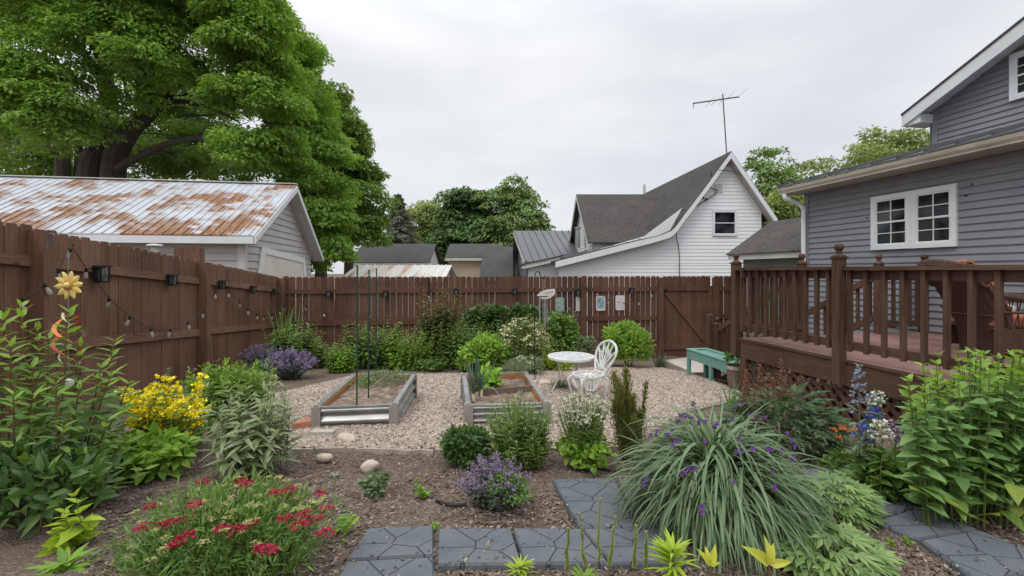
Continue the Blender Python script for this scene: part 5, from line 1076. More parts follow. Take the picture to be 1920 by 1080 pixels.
# ---------------------------------------------------------------- plants
def plant(name, lb, cat, base, parts, grp=None):
    T = thing(name, lb, cat, base, grp)
    for nm, mb, mt in parts:
        if mb.n: mb.obj(nm, [M[x] for x in mt] if isinstance(mt, (list, tuple)) else M[mt], T)
    return T
def PG(px, Y):
    x = (px-HX)/F*Y; return A(x, Y, float(gz(x, Y)))
def shrub(name, lb, cat, px, ytop, hw, Y, n, L, W, m, kind='ovate', lumps=10, depth=.8, stems=9, sm='dark_stem', lo=-.8, grp=None, tip=None, spires=0, extra=None, **kw):
    k = Y/F; g_ = PG(px, Y); H = P(px, ytop, Y)[2]-g_[2]; c = g_+UP*H*.50; r = A(hw*k*1.18, hw*k*depth*1.1, H*.56); n = int(n*1.9); L *= 1.12; W *= 1.15; f_ = MB(); s_ = MB()
    bush(f_, c, r, n, L, W, kind, lumps, lo=lo, **kw)
    for i in range(stems):
        a = rng.uniform(0, 6.28); q = rng.uniform(.2, .75); t = c+A(math.cos(a)*r[0]*q, math.sin(a)*r[1]*q, r[2]*rng.uniform(-.1, .6)); tube(s_, stem(g_+A(math.cos(a), math.sin(a), 0)*.05, t), [.008, .004], 5)
    if not spires: spires = int(4+hw/4)
    for i in range(spires):
        a = rng.uniform(0, 6.28); q = rng.uniform(.1, .85); b0 = c+A(math.cos(a)*r[0]*q, math.sin(a)*r[1]*q, r[2]*.35*math.sqrt(max(0, 1-q*q))); t = b0+A(math.cos(a)*.05, math.sin(a)*.05, r[2]*rng.uniform(.35, .75))
        leafy_stem(f_, s_, b0, t, 9, L*1.1, W*1.1, kind, .1, 2, 1 if tip else 0, rs=.004)
    parts = [('foliage', f_, [m]+([tip] if tip else [])), ('stem', s_, sm)]
    if extra: parts += extra(c, r, g_)
    return plant(name, lb, cat, g_, parts, grp)
def uprights(lb, px, yt, hw, Y, ns, L, W, m, kd, name='leafy_perennial', tip=None, minh=.35, nod=13, cat='plant'):
    g_ = PG(px, Y); H = P(px, yt, Y)[2]-g_[2]; R = hw*Y/F; f_, s_ = MB(), MB()
    for i in range(ns): a = rng.uniform(0, 6.28); q = math.sqrt(rng.random()); leafy_stem(f_, s_, g_+A(math.cos(a), math.sin(a)*.5, 0)*R*.65*q, g_+A(math.cos(a)*R*q*1.1, math.sin(a)*R*.55*q, H*rng.uniform(minh, 1.06)), nod, L, W, kd, .04, 2, tipm=1 if tip else None, rs=.004, up=.3, droop=.35)
    plant(name, lb, cat, g_, [('foliage', f_, [m]+([tip] if tip else [])), ('stem', s_, 'dark_stem')])
# --- back bed
def flowersx(m, n, size, r_=.035, per=9, zlo=.1, nm='flower_cluster', xs=(-1, 1)):
    def f(c, r, g_):
        b = MB(); d = rdir(n, zlo); d[:, 1] = -np.abs(d[:, 1])*.9; p = c+d*r*1.02; k = (d[:, 0] >= xs[0]) & (d[:, 0] <= xs[1]); florets(b, p[k], per, r_, size); return [('blossom', b, m)]
    return f
f_ = MB(); g_ = PG(540, 9.3); n = 44; blades(f_, g_+rng.normal(0, .14, (n, 3))*A(1, 1, 0), rng.uniform(0, 6.28, n), rng.uniform(.0, .25, n), rng.uniform(.05, .5, n), rng.uniform(.75, 1.35, n), .034)
plant('iris_plant', 'clump of upright green iris blades in the fence corner', 'plant', g_, [('foliage', f_, 'iris_leaf')])
uprights('glossy green leafy mound below the iris blades in the fence corner', 556, 612, 54, 8.5, 110, .105, .046, 'mid_leaf', 'lance', nod=14)
uprights('small dusky purple-green plant between two green bushes before the back fence', 614, 645, 24, 8.7, 22, .075, .04, 'olive_leaf', 'ovate', nod=10)
uprights('small bright yellow-green plant behind the left rear corner of the left raised bed', 638, 640, 30, 7.95, 50, .07, .034, 'bright_leaf', 'lance')
uprights('bushy mid-green plant seen through the three green stakes', 695, 608, 52, 8.5, 120, .095, .05, 'mid_leaf', 'ovate', nod=14)
uprights('light green plant with upright shoots right of the green stakes', 765, 618, 48, 8.3, 120, .085, .032, 'bright_leaf', 'lance', nod=15)
uprights('tall bronze-tipped shrub against the back fence above the gravel strip', 826, 548, 40, 8.8, 110, .11, .05, 'olive_leaf', 'lance', name='tall_shrub', tip='red_leaf', nod=22, cat='shrub', minh=.3)
shrub('hedge_shrub', 'broad dark green shrub spreading along the back fence behind the daisy bush', 'shrub', 938, 577, 88, 10.6, 4200, .10, .065, 'deep_leaf', 'ovate', 26, depth=.35, lsize=.36)
shrub('hedge_shrub', 'mid-green rounded shrub below the first plaque', 'shrub', 1045, 588, 33, 10.2, 1500, .085, .05, 'mid_leaf', 'ovate', 10, depth=.7)
uprights('medium green drooping-leaved shrub between the tall bronze-tipped and bright round shrubs', 866, 606, 44, 8.5, 80, .11, .036, 'mid_leaf', 'lance', name='hedge_shrub', nod=16, cat='shrub')
shrub('round_shrub', 'bright light-green round shrub behind the lettuce bed', 'shrub', 905, 638, 43, 8.0, 2200, .07, .030, 'bright_leaf', 'lance', 12, depth=.9)
shrub('daisy_shrub', 'airy shrub covered with creamy white flowers left of the shepherd hook', 'shrub', 978, 604, 42, 8.2, 1700, .055, .026, 'olive_leaf', 'lance', 14, spires=14, extra=flowersx('cream_petal', 75, .030, .05, 9, .0, xs=(-.75, 1)))
shrub('low_plant', 'low yellow-green leafy plant at the foot of the shrubs near the table', 'plant', 1040, 672, 32, 8.3, 500, .06, .03, 'lime_leaf', 'lance', 8, depth=.5, sm='green_stem')
shrub('low_plant', 'low grey-green plant with small white flowers at the shepherd hook', 'plant', 990, 668, 24, 7.7, 420, .05, .025, 'sage_leaf', 'lance', 6, extra=flowersx('white_petal', 14, .028, .03, 7, -.1))
shrub('round_shrub', 'neatly rounded bright green shrub beside the gate', 'shrub', 1180, 611, 41, 9.5, 3600, .075, .028, 'bright_leaf', 'lance', 22, depth=.95, lo=-.6, lsize=.42)
shrub('leafy_perennial', 'thin sparse shoots between the chair and the rounded shrub', 'plant', 1098, 634, 19, 11.2, 240, .07, .035, 'sage_leaf', 'ovate', 5, spires=6)
f_ = MB(); g_ = PG(1240, 9.6); n = 90; blades(f_, g_+rng.normal(0, .05, (n, 3))*A(1, 1, 0), rng.uniform(0, 6.28, n), rng.uniform(.0, .5, n), rng.uniform(.2, .9, n), rng.uniform(.22, .40, n), .014)
plant('grass_tuft', 'pale grey-green grass tuft at the foot of the gate post', 'plant', g_, [('foliage', f_, 'catmint_leaf')])
f_ = MB(); g_ = PG(1052, 6.35); n = 150; blades(f_, g_+rng.normal(0, .06, (n, 3))*A(1, 1, 0), rng.uniform(0, 6.28, n), rng.uniform(.1, .6, n), rng.uniform(.2, 1., n), rng.uniform(.12, .28, n), .008)
plant('grass_tuft', 'blue-grey fescue tuft on gravel under the garden table', 'plant', g_, [('foliage', f_, 'catmint_leaf')])
for lb, px, yt, hw, Y, ns, L, W, m, kd in (('loose upright green stems between the fence-corner mound and the bushes', 600, 640, 34, 9.4, 26, .085, .036, 'mid_leaf', 'lance'), ('tangle of thin green shoots behind the light green plant at the stakes', 728, 622, 46, 9.7, 34, .085, .042, 'sage_leaf', 'ovate'), ('leggy dark shoots filling the gap beside the tall bronze-tipped shrub', 862, 596, 30, 9.9, 22, .10, .045, 'deep_leaf', 'ovate'), ('loose bright shoots at the front edge of the bed left of the lettuce bed', 800, 668, 40, 8.15, 30, .070, .030, 'mid_leaf', 'lance'), ('arching leafy shoots at the left of the white-flowered shrub', 925, 606, 34, 9.2, 26, .09, .04, 'mid_leaf', 'lance'), ('low sprawling shoots between the daisy shrub and the table', 1020, 640, 34, 8.9, 28, .075, .032, 'bright_leaf', 'lance'), ('weedy thin stems along the fence right of the fence-corner mound', 655, 634, 30, 10.2, 20, .08, .036, 'olive_leaf', 'lance')):
    uprights(lb, px, yt, hw, Y, ns, L, W, m, kd)
# --- catmint
def catmint(lb, px, Y, n, hw, h, seed=0, pm='catmint_petal', fr=(.15, 1.15), leafn=12, den=26, fs=.014, nm='catmint_plant', lm='catmint_leaf', face=1.0):
    g_ = PG(px, Y); f_, s_, p_ = MB(), MB(), MB(); k = Y/F; R = hw*k
    for i in range(n):
        a = rng.uniform(0, 6.28); q = math.sqrt(rng.random()); b0 = g_+A(math.cos(a), math.sin(a)*.8, 0)*R*.30*q; t = g_+A(math.cos(a)*R*q*1.05, math.sin(a)*R*.85*q, h*rng.uniform(.7, 1.05)*(1-.42*q*q))
        pts = leafy_stem(f_, s_, b0, t, leafn, .034, .017, 'ovate', .1, 2, rs=.0022, up=.1); z = rng.random()
        if z < fr[1]-fr[0]:
            tt = rng.uniform(.52, 1.08, den); c = np.stack([np.interp(np.minimum(tt, 1), np.linspace(0, 1, len(pts)), pts[:, j]) for j in range(3)], 1)+nrm(pts[-1]-pts[-3])*np.maximum(0, tt-1)[:, None]*.3+rng.normal(0, .008, (den, 3))
            florets(p_, c, 2, .008, fs, up=.1)
    return plant(nm, lb, 'plant', g_, [('foliage', f_, lm), ('stem', s_, 'green_stem'), ('blossom', p_, pm)])
catmint('purple catmint mound spilling onto the gravel left of the raised bed', 545, 7.2, 170, 47, .48, den=22, fs=.022)
catmint('second, dimmer purple catmint behind the first one at the left fence', 497, 8.2, 130, 44, .50, den=16, fs=.022)
catmint('purple-spiked lavender clump on the dark soil in front of the small bushes', 926, 2.56, 120, 62, .27, leafn=9, den=26, fs=.0095, pm='lavender_petal', nm='lavender_plant')
g_ = PG(958, 2.46); f_ = MB(); bush(f_, g_+UP*.10, (.11, .09, .11), 900, .020, .011, 'ovate', 8); plant('thyme_plant', 'small bright green mound growing in front of the lavender', 'plant', g_, [('foliage', f_, 'mid_leaf')])
# --- beds' contents
def ong(px, py): z = zt1-.05; return P(px, py, (CZ-z)*F/(py-HY))
f_ = MB(); c = ong(725, 718); bush(f_, c+UP*.05, (.30, .28, .08), 900, .030, .012, 'lance', 12); blades(f_, c+rng.normal(0, .16, (80, 3))*A(1, 1, 0), rng.uniform(0, 6.28, 80), rng.uniform(0, .5, 80), rng.uniform(.1, .9, 80), rng.uniform(.06, .16, 80), .008)
plant('seedling_patch', 'low grey-green seedlings at the back of the left raised bed', 'plant', c, [('foliage', f_, 'sage_leaf')])
f_ = MB(); c = ong(685, 722); bush(f_, c+UP*.03, (.12, .14, .06), 200, .035, .018, 'lance', 5); plant('seedling_patch', 'small leafy seedlings around the middle stake in the left raised bed', 'plant', c, [('foliage', f_, 'mid_leaf')])
def ong2(px, py): z = zt2-.05; return P(px, py, (CZ-z)*F/(py-HY))
c = ong2(888, 752)
for i, (dx, dy, lb, n) in enumerate(((0, 0, 'tall blue-green onion plant in the front left corner of the right raised bed', 13), (.07, .16, 'blue-green onion plant just behind the front onion in the right raised bed', 11))):
    f_, s_ = MB(), MB(); o = c+A(dx, dy, 0)
    for q in range(n):
        az = rng.uniform(0, 6.28); tl = rng.uniform(.05, .42); Lq = rng.uniform(.22, .46); bd = rng.uniform(-.1, .45); p = [o+A(0, 0, .05)]; 
        for t in range(6): th = tl+bd*t/5; p.append(p[-1]+A(math.cos(az)*math.sin(th), math.sin(az)*math.sin(th), math.cos(th))*Lq/6)
        tube(f_, p, [.006, .008, .006, .001], 5)
    tube(s_, [o, o+UP*.08], .014, 8); plant('onion_plant', lb, 'plant', o, [('foliage', f_, 'onion_leaf'), ('stem', s_, 'cream_petal')])
c = ong2(915, 728); f_ = MB()
for k in range(26): 
    a = k*2.4; q = math.sqrt(k/26); d = A(math.cos(a)*q, math.sin(a)*q, .9-q*.6); leaves(f_, [c+UP*.03], [d], [UP*1.-d*.4], .21, .17, 'ovate', 0, .35, .35)
bush(f_, c+UP*.10, (.13, .13, .10), 160, .075, .065, 'ovate', 7); plant('lettuce_plant', 'frilly bright green lettuce head in the right raised bed', 'plant', c, [('foliage', f_, 'lettuce_leaf')])
c = ong2(966, 722); f_ = MB(); bush(f_, c+UP*.15, (.15, .14, .17), 2200, .022, .0035, 'dia', 9, up=.8); plant('fennel_plant', 'wispy grey-green feathery herb in the right raised bed', 'plant', c, [('foliage', f_, 'sage_leaf')])
# --- front row of small shrubs
shrub('small_bush', 'small dense dark green bush at the corner of the right raised bed', 'bush', 875, 814, 33, 3.26, 1300, .060, .020, 'deep_leaf', 'lance', 12, depth=.9, lo=-.5, sm='green_stem')
def stems_bush(name, lb, px, ytop, hw, Y, ns, L, W, m, kind, nodes, tip=None, sm='green_stem', spread=.4, per=2, flowers=None, depth=.8, prof=None, rs=.003, up=.55, cat='plant', minh=.55, droop=.15, f0=.06):
    g_ = PG(px, Y); H = P(px, ytop, Y)[2]-g_[2]; R = hw*Y/F; f_, s_, p_ = MB(), MB(), MB(); tops = []
    for i in range(ns):
        a = rng.uniform(0, 6.28); q = math.sqrt(rng.random()); b0 = g_+A(math.cos(a), math.sin(a)*depth, 0)*R*spread*q; t = g_+A(math.cos(a)*R*q, math.sin(a)*R*depth*q, H*rng.uniform(minh, 1.0)*(1-.16*q)); tops.append(t)
        leafy_stem(f_, s_, b0, t, nodes, L, W, kind, f0, per, tipm=1 if tip else None, prof=prof, rs=rs, up=up, droop=droop)
    parts = [('foliage', f_, [m]+([tip] if tip else [])), ('stem', s_, sm)]
    if flowers:
        fm, per_, r_, sz, share = flowers; tp = np.array(tops); tp = tp[rng.random(len(tp)) < share]; florets(p_, tp, per_, r_, sz); parts.append(('blossom', p_, fm))
    return plant(name, lb, cat, g_, parts), np.array(tops)
stems_bush('leafy_perennial', 'light green feathery upright plant hiding the front of the right raised bed', 976, 735, 66, 3.20, 190, .058, .014, 'feather_leaf', 'lance', 17, minh=.35, flowers=('cream_petal', 4, .012, .009, .25))
stems_bush('daisy_plant', 'airy green plant topped with small white flowers before the garden chair', 1094, 728, 54, 3.22, 135, .036, .008, 'feather_leaf', 'lance', 15, flowers=('white_petal', 10, .022, .016, .85), minh=.68)
g_ = PG(1092, 3.18); f_ = MB(); bush(f_, g_+UP*.10, (.19, .15, .11), 520, .05, .040, 'ovate', 10); plant('low_plant', 'bright green scalloped leaves at the foot of the white-flowered plant', 'plant', g_, [('foliage', f_, 'bright_leaf')])
def yew():
    g_ = PG(1182, 3.35); f_, s_ = MB(), MB()
    for px, py, Y, b in ((1152, 700, 3.42, 1168), (1174, 692, 3.35, 1176), (1162, 720, 3.3, 1172), (1186, 745, 3.3, 1182), (1212, 716, 3.4, 1196), (1200, 775, 3.35, 1188), (1150, 752, 3.3, 1172), (1176, 738, 3.4, 1178), (1192, 790, 3.25, 1184)):
        t = P(px, py, Y); b0 = PG(b, 3.35); pts = stem(b0, t, .02, 12); tube(s_, pts, [.009, .003], 5); n = 900 if px not in (1212,) else 380
        u = rng.random(n)**.8*.93+.05; p = np.stack([np.interp(u, np.linspace(0, 1, 12), pts[:, j]) for j in range(3)], 1); d = rdir(n, -.3); w_ = .075 if px != 1212 else .034; p += d*(w_*rng.random((n, 1))*(1.05-u[:, None]*.55))
        leaves(f_, p, d*.7+UP*.8, d+UP*.3,   .028, .010, 'dia')
    plant('yew_shrub', 'narrow upright dark yew shrub with pointed spires right of the white-flowered plant', 'shrub', g_, [('foliage', f_, 'yew_leaf'), ('stem', s_, 'dark_stem')])
yew()
shrub('small_plant', 'small pale variegated plant on soil below the largest round stone', 'plant', 702, 893, 17, 2.70, 150, .030, .018, 'sage_leaf', 'ovate', 6, sm='green_stem', stems=5)
f_ = MB(); s_ = MB(); g_ = PG(793, 2.66)
for k in range(8): a = rng.uniform(0, 6.28); leafy_stem(f_, s_, g_, g_+A(math.cos(a)*.045, math.sin(a)*.04, rng.uniform(.05, .11)), 5, .028, .016, 'ovate', .2, 2)
plant('small_plant', 'tiny bright green seedling left of the lavender', 'plant', g_, [('foliage', f_, 'bright_leaf'), ('stem', s_, 'green_stem')])
f_ = MB(); g_ = PG(628, 3.02)
for k in range(5): a = k*1.26; leaves(f_, [g_], [A(math.cos(a), math.sin(a), .45)], [UP*1.], .055, .022, 'ovate')
plant('small_plant', 'tiny pale leaf rosette on soil between the two upper stones', 'plant', g_, [('foliage', f_, 'sage_leaf')])
for px, py, Y, lb in ((650, 1020, 2.24, 'small bright weed beside the left end of the paver row'), (818, 1024, 2.25, 'tiny weed growing in the joint of the front pavers'), (1700, 1000, 2.15, 'tiny yellow-green weed on soil left of the right path'), (1672, 1037, 2.10, 'small leafy weed below the right path')):
    f_ = MB(); g_ = PG(px, Y); r_ = .05 if px == 650 else .028; bush(f_, g_+UP*r_*.7, (r_*.7, r_*.6, r_*1.1), 60 if px == 650 else 26, r_*.6, r_*.4, 'ovate', 4); plant('small_plant', lb, 'weed', g_, [('foliage', f_, 'bright_leaf')])
# --- left bed
def tall_left():
    f_, s_ = MB(), MB(); g_ = PG(120, 2.75)
    tops = [(40, 575, 2.75, 60), (128, 585, 2.70, 105), (92, 636, 2.8, 90), (62, 740, 2.45, 40), (190, 690, 2.85, 140), (207, 706, 2.7, 150), (20, 650, 2.5, 20), (5, 600, 2.6, 0), (150, 720, 2.6, 120), (60, 690, 2.6, 70), (215, 640, 3.0, 160), (120, 800, 2.4, 90), (160, 850, 2.45, 120), (30, 830, 2.35, 30), (-20, 700, 2.5, -20), (90, 880, 2.3, 80), (235, 830, 2.7, 150), (270, 880, 2.65, 160), (225, 770, 2.8, 150), (180, 905, 2.5, 130), (10, 900, 2.3, 10), (-30, 820, 2.3, -20), (70, 620, 2.9, 80), (150, 650, 2.95, 130), (25, 740, 2.4, 30), (105, 720, 2.5, 95), (240, 720, 3.0, 175), (140, 780, 2.55, 120), (200, 790, 2.6, 150)]
    for px, py, Y, bx in tops:
        t = P(px, py, Y); b0 = PG(bx+rng.normal(0, 8), Y+rng.normal(0, .05)); H = t[2]-b0[2]; n = max(9, int(H/.034))
        leafy_stem(f_, s_, b0, t, n, .128, .033, 'lance', .08, 2, tipm=1, rs=.006, up=.18, droop=.30, sag=.06, prof=[.5, .9, 1.05, 1.05, 1.0, .95, .75])
    plant('peony_plant', 'tall leafy green plant with long pointed leaves filling the left edge', 'plant', g_, [('foliage', f_, ['peony_leaf', 'tip_leaf']), ('stem', s_, 'red_stem')])
tall_left()
f_ = MB(); g_ = PG(60, 2.35); bush(f_, g_+UP*.16, (.42, .26, .24), 600, .085, .036, 'ovate', 12); plant('leafy_perennial', 'dark low leaves massed at the foot of the tall left plant', 'plant', g_, [('foliage', f_, 'deep_leaf')])
f_, s_ = MB(), MB(); g_ = PG(140, 2.12)
for px, py in ((140, 930), (120, 960), (165, 985), (105, 1000), (150, 1010)): leafy_stem(f_, s_, g_+A(rng.normal(0, .04), 0, 0), P(px, py, 2.12), 6, .085, .05, 'ovate', .2, 2, rs=.003)
plant('leafy_perennial', 'pale yellow-green young shoots with toothed leaves at the lower left', 'plant', g_, [('foliage', f_, 'lime_leaf'), ('stem', s_, 'green_stem')])
f_ = MB(); g_ = PG(120, 1.75); g_[2] = P(120, 1078, 1.75)[2]
for k in range(26): a = k*2.4; leaves(f_, [g_+UP*.05*rng.random()], [A(math.cos(a), math.sin(a), .25+rng.random()*.9)], [UP*1.], rng.uniform(.07, .12), .028, 'lance', 0, .3)
plant('leafy_perennial', 'bright green leaf rosette cut by the bottom edge at the far left', 'plant', g_, [('foliage', f_, 'bright_leaf')])
def loosestrife():
    g_ = PG(305, 3.45); f_, s_, p_ = MB(), MB(), MB()
    for i in range(60):
        px = rng.uniform(222, 392); py = 706+rng.uniform(0, 80)+max(0, 268-px)*.55; t = P(px, py, 3.45+rng.uniform(-.3, .3)); b0 = PG(305+(px-305)*.45, 3.45+rng.uniform(-.15, .15)); pts = leafy_stem(f_, s_, b0, t, 13, .060, .024, 'lance', .15, 2, rs=.003)
        u = .40+.60*rng.random(15)**.7; c = np.stack([np.interp(u, np.linspace(0, 1, len(pts)), pts[:, j]) for j in range(3)], 1)+rng.normal(0, .016, (15, 3)); florets(p_, c, 7, .014, .025)
    bush(f_, g_+UP*.14, (.34, .25, .16), 700, .06, .028, 'lance', 10); plant('loosestrife_plant', 'yellow-flowered loosestrife clump against the left fence', 'flowering plant', g_, [('foliage', f_, 'mid_leaf'), ('stem', s_, 'green_stem'), ('blossom', p_, 'yellow_petal')])
loosestrife()
shrub('leafy_perennial', 'low mass of broad bright green leaves under the yellow flowers', 'plant', 275, 828, 66, 3.0, 300, .075, .045, 'bright_leaf', 'ovate', 12, depth=.55, sm='green_stem')
stems_bush('leafy_perennial', 'feathery light green plant along the left fence behind the yellow flowers', 432, 672, 78, 4.5, 200, .10, .026, 'bright_leaf', 'lance', 13, minh=.6, up=.35)
stems_bush('milkweed_plant', 'grey-green willow-leaved plant with tall thin stems right of the yellow flowers', 474, 688, 84, 3.05, 30, .13, .028, 'milkweed_leaf', 'lance', 11, minh=.55, up=.2, droop=.35, per=2)
f_, s_ = MB(), MB()
for px, py, Y in ((505, 662, 3.2), (452, 735, 3.15), (535, 735, 3.1), (545, 760, 3.1), (430, 735, 3.3)): leafy_stem(f_, s_, PG(px-10, Y), P(px, py, Y), 13, .085, .024, 'lance', .15, 2, rs=.0035, up=.6)
plant('milkweed_plant', 'tall single grey stems rising above the grey-green willow-leaved plant', 'plant', PG(495, 3.2), [('foliage', f_, 'sage_leaf'), ('stem', s_, 'green_stem')])
s_, p_ = MB(), MB(); hd = np.array([P(x+rng.normal(0, 2), y, 4.9) for x, y in ((366, 694), (382, 698), (372, 712), (388, 716), (360, 718), (378, 725), (352, 724), (392, 706))])
for h in hd: tube(s_, stem(PG(375, 4.9), h), [.003, .002], 4)
florets(p_, hd, 14, .022, .013); plant('dried_flowers', 'thin stems with small dried pinkish flower heads by the fence post', 'plant', PG(375, 4.9), [('stem', s_, 'dark_stem'), ('blossom', p_, 'pink_petal')])
f_ = MB(); s_ = MB(); leafy_stem(f_, s_, PG(318, 4.2), P(316, 693, 4.2), 14, .05, .02, 'lance', .4, 3); plant('leafy_perennial', 'single dark leafy spire rising behind the yellow flowers', 'plant', PG(318, 4.2), [('foliage', f_, 'sage_leaf'), ('stem', s_, 'green_stem')])
# --- red yarrow
def umb(b, c, rad, k, sz):
    a = rng.uniform(0, 6.28, k); q = np.sqrt(rng.random(k))*rad; p = np.stack([c[0]+q*np.cos(a), c[1]+q*np.sin(a), c[2]+(1-(q/rad)**2)*rad*.28+rng.normal(0, .002, k)], 1)
    leaves(b, p, rdir(k, -.1)*A(1, 1, .3), UP+rng.normal(0, .3, (k, 3)), sz, sz*.9, 'dia', 0, .1)
def yarrow():
    g_ = PG(425, 1.92); f_, s_ = MB(), MB(); hd = []
    red = [(380, 905), (462, 908), (270, 988), (300, 982), (318, 982), (350, 1005), (455, 990), (470, 982), (440, 996), (490, 1030), (572, 965), (612, 955), (610, 1000), (535, 972), (505, 1032), (545, 920), (600, 926), (365, 948), (588, 976), (284, 950), (452, 902), (415, 992), (560, 985), (352, 975), (520, 925), (330, 1020)]
    n = 165
    for i in range(n):
        if i < len(red): px, py = red[i]; zh = .53+rng.normal(0, .02)
        else:
            px = rng.uniform(240, 612); lo = 895+max(0, 420-px)*.30+max(0, px-560)*.25; py = rng.uniform(lo, lo+75+rng.random()*60); zh = .52+rng.normal(0, .016)
        zh -= .10*((px-425)/210)**2; Y = (CZ-zh)*F/(py-HY); c = P(px, py, Y); b0 = PG(425+(px-425)*.6, 1.92+(Y-1.92)*.6); pts = stem(b0, c, .05); tube(s_, pts, [.0026, .0018], 4)
        m_ = 22; u = rng.uniform(.05, .90, m_); p = np.stack([np.interp(u, np.linspace(0, 1, len(pts)), pts[:, j]) for j in range(3)], 1); d = rdir(m_, -.1); leaves(f_, p, d+UP*.55, UP+d*.2, (.052*(1.2-u)), .008, 'lance', 0, .2)
        if i < len(red): b = MB(); umb(b, c, rng.uniform(.024, .038), 60, .013); hd.append(('flower_head', b, 'yarrow_red'))
        elif len(hd) < 104 and rng.random() < .60: b = MB(); umb(b, c, rng.uniform(.012, .022), 26, .010); hd.append(('bud_head', b, 'yarrow_bud'))
    bush(f_, g_+UP*.14, (.39, .34, .19), 4600, .042, .007, 'lance', 26, up=.7)
    plant('yarrow_plant', 'broad yarrow mound with crimson and pale yellow-green flower heads', 'flowering plant', g_, [('foliage', f_, 'mid_leaf'), ('stem', s_, 'green_stem')]+hd)
yarrow()
f_, s_, p_ = MB(), MB(), MB(); g_ = PG(235, 2.02)
for i in range(26):
    px = rng.uniform(205, 285); py = rng.uniform(1005, 1075); c = P(px, py, 2.05+rng.normal(0, .1)); leafy_stem(f_, s_, g_+A(rng.normal(0, .06), rng.normal(0, .05), 0), c, 9, .04, .009, 'lance', .1, 3)
    if i < 12: umb(p_, c, .018, 22, .009)
plant('yarrow_plant', 'smaller pale yarrow with only yellowish buds at the lower left of the crimson one', 'flowering plant', g_, [('foliage', f_, 'sage_leaf'), ('stem', s_, 'green_stem'), ('blossom', p_, 'yarrow_bud')])
# --- spiderwort
def spiderwort():
    c = PG(1342, 2.36); n = 1800; f_, s_ = MB(), MB(); fl = []; a = rng.uniform(0, 6.28, n); q = np.sqrt(rng.random(n)); base = c+np.stack([np.cos(a)*q*.19, np.sin(a)*q*.17, rng.uniform(0.02, .44, n)*(1-.5*q)], 1); az = a+rng.normal(0, .85, n)
    u = rng.random(n); tl = .02+.40*q+rng.normal(0, .14, n); Lq = rng.uniform(.29, .56, n)
    end = blades(f_, base, az, np.abs(tl), rng.uniform(2.0, 3.2, n)*(.88+.12*q), Lq, rng.uniform(.012, .024, n), 8, 0)
    m = 260; a = rng.uniform(0, 6.28, m); q = np.sqrt(rng.random(m)); b2 = c+np.stack([np.cos(a)*q*.32, np.sin(a)*q*.30, .40*(1-.6*q)+0*a], 1); blades(f_, b2, a+rng.normal(0, .8, m), rng.uniform(.1, .9, m), rng.uniform(.6, 1.9, m), rng.uniform(.22, .42, m), rng.uniform(.009, .016, m), 6, 0)
    for px, py, Y in ((1300, 752, 2.62), (1270, 782, 2.5), (1290, 778, 2.45), (1310, 790, 2.4), (1230, 815, 2.4), (1268, 835, 2.25), (1325, 830, 2.2), (1390, 812, 2.3), (1388, 845, 2.15), (1480, 815, 2.4), (1488, 825, 2.35), (1455, 845, 2.3), (1300, 862, 2.1), (1282, 890, 2.0), (1370, 892, 1.98), (1453, 882, 2.15), (1495, 862, 2.3), (1450, 916, 2.05), (1204, 898, 2.2), (1310, 953, 1.9), (1420, 780, 2.5), (1430, 782, 2.45), (1415, 845, 2.2), (1435, 845, 2.2), (1296, 875, 2.05), (1250, 812, 2.4), (1385, 750, 2.7), (1365, 780, 2.55), (1340, 800, 2.4)):
        p_ = MB(); fl.append(('flower', p_, 'violet_petal')); o = P(px, py, Y-.08); tube(s_, stem(c+UP*.1, o, .1), [.003, .002], 4); k = int(rng.integers(1, 4))
        for z in range(k):
            f3 = o+rng.normal(0, .013, 3)
            for t in range(3): aa = t*2.09+rng.random(); leaves(p_, [f3], [A(math.cos(aa), -.3, math.sin(aa))], [A(0, -1, .3)], .014, .012, 'ovate', 0, .1)
        leaves(s_, [o-UP*.012]*4, rdir(4, -.5), rdir(4), .02, .01, 'dia')
    plant('spiderwort_plant', 'large arching grassy spiderwort mound with small violet flowers', 'flowering plant', c, [('foliage', f_, 'strap_leaf'), ('stem', s_, 'dark_stem')]+fl)
spiderwort()
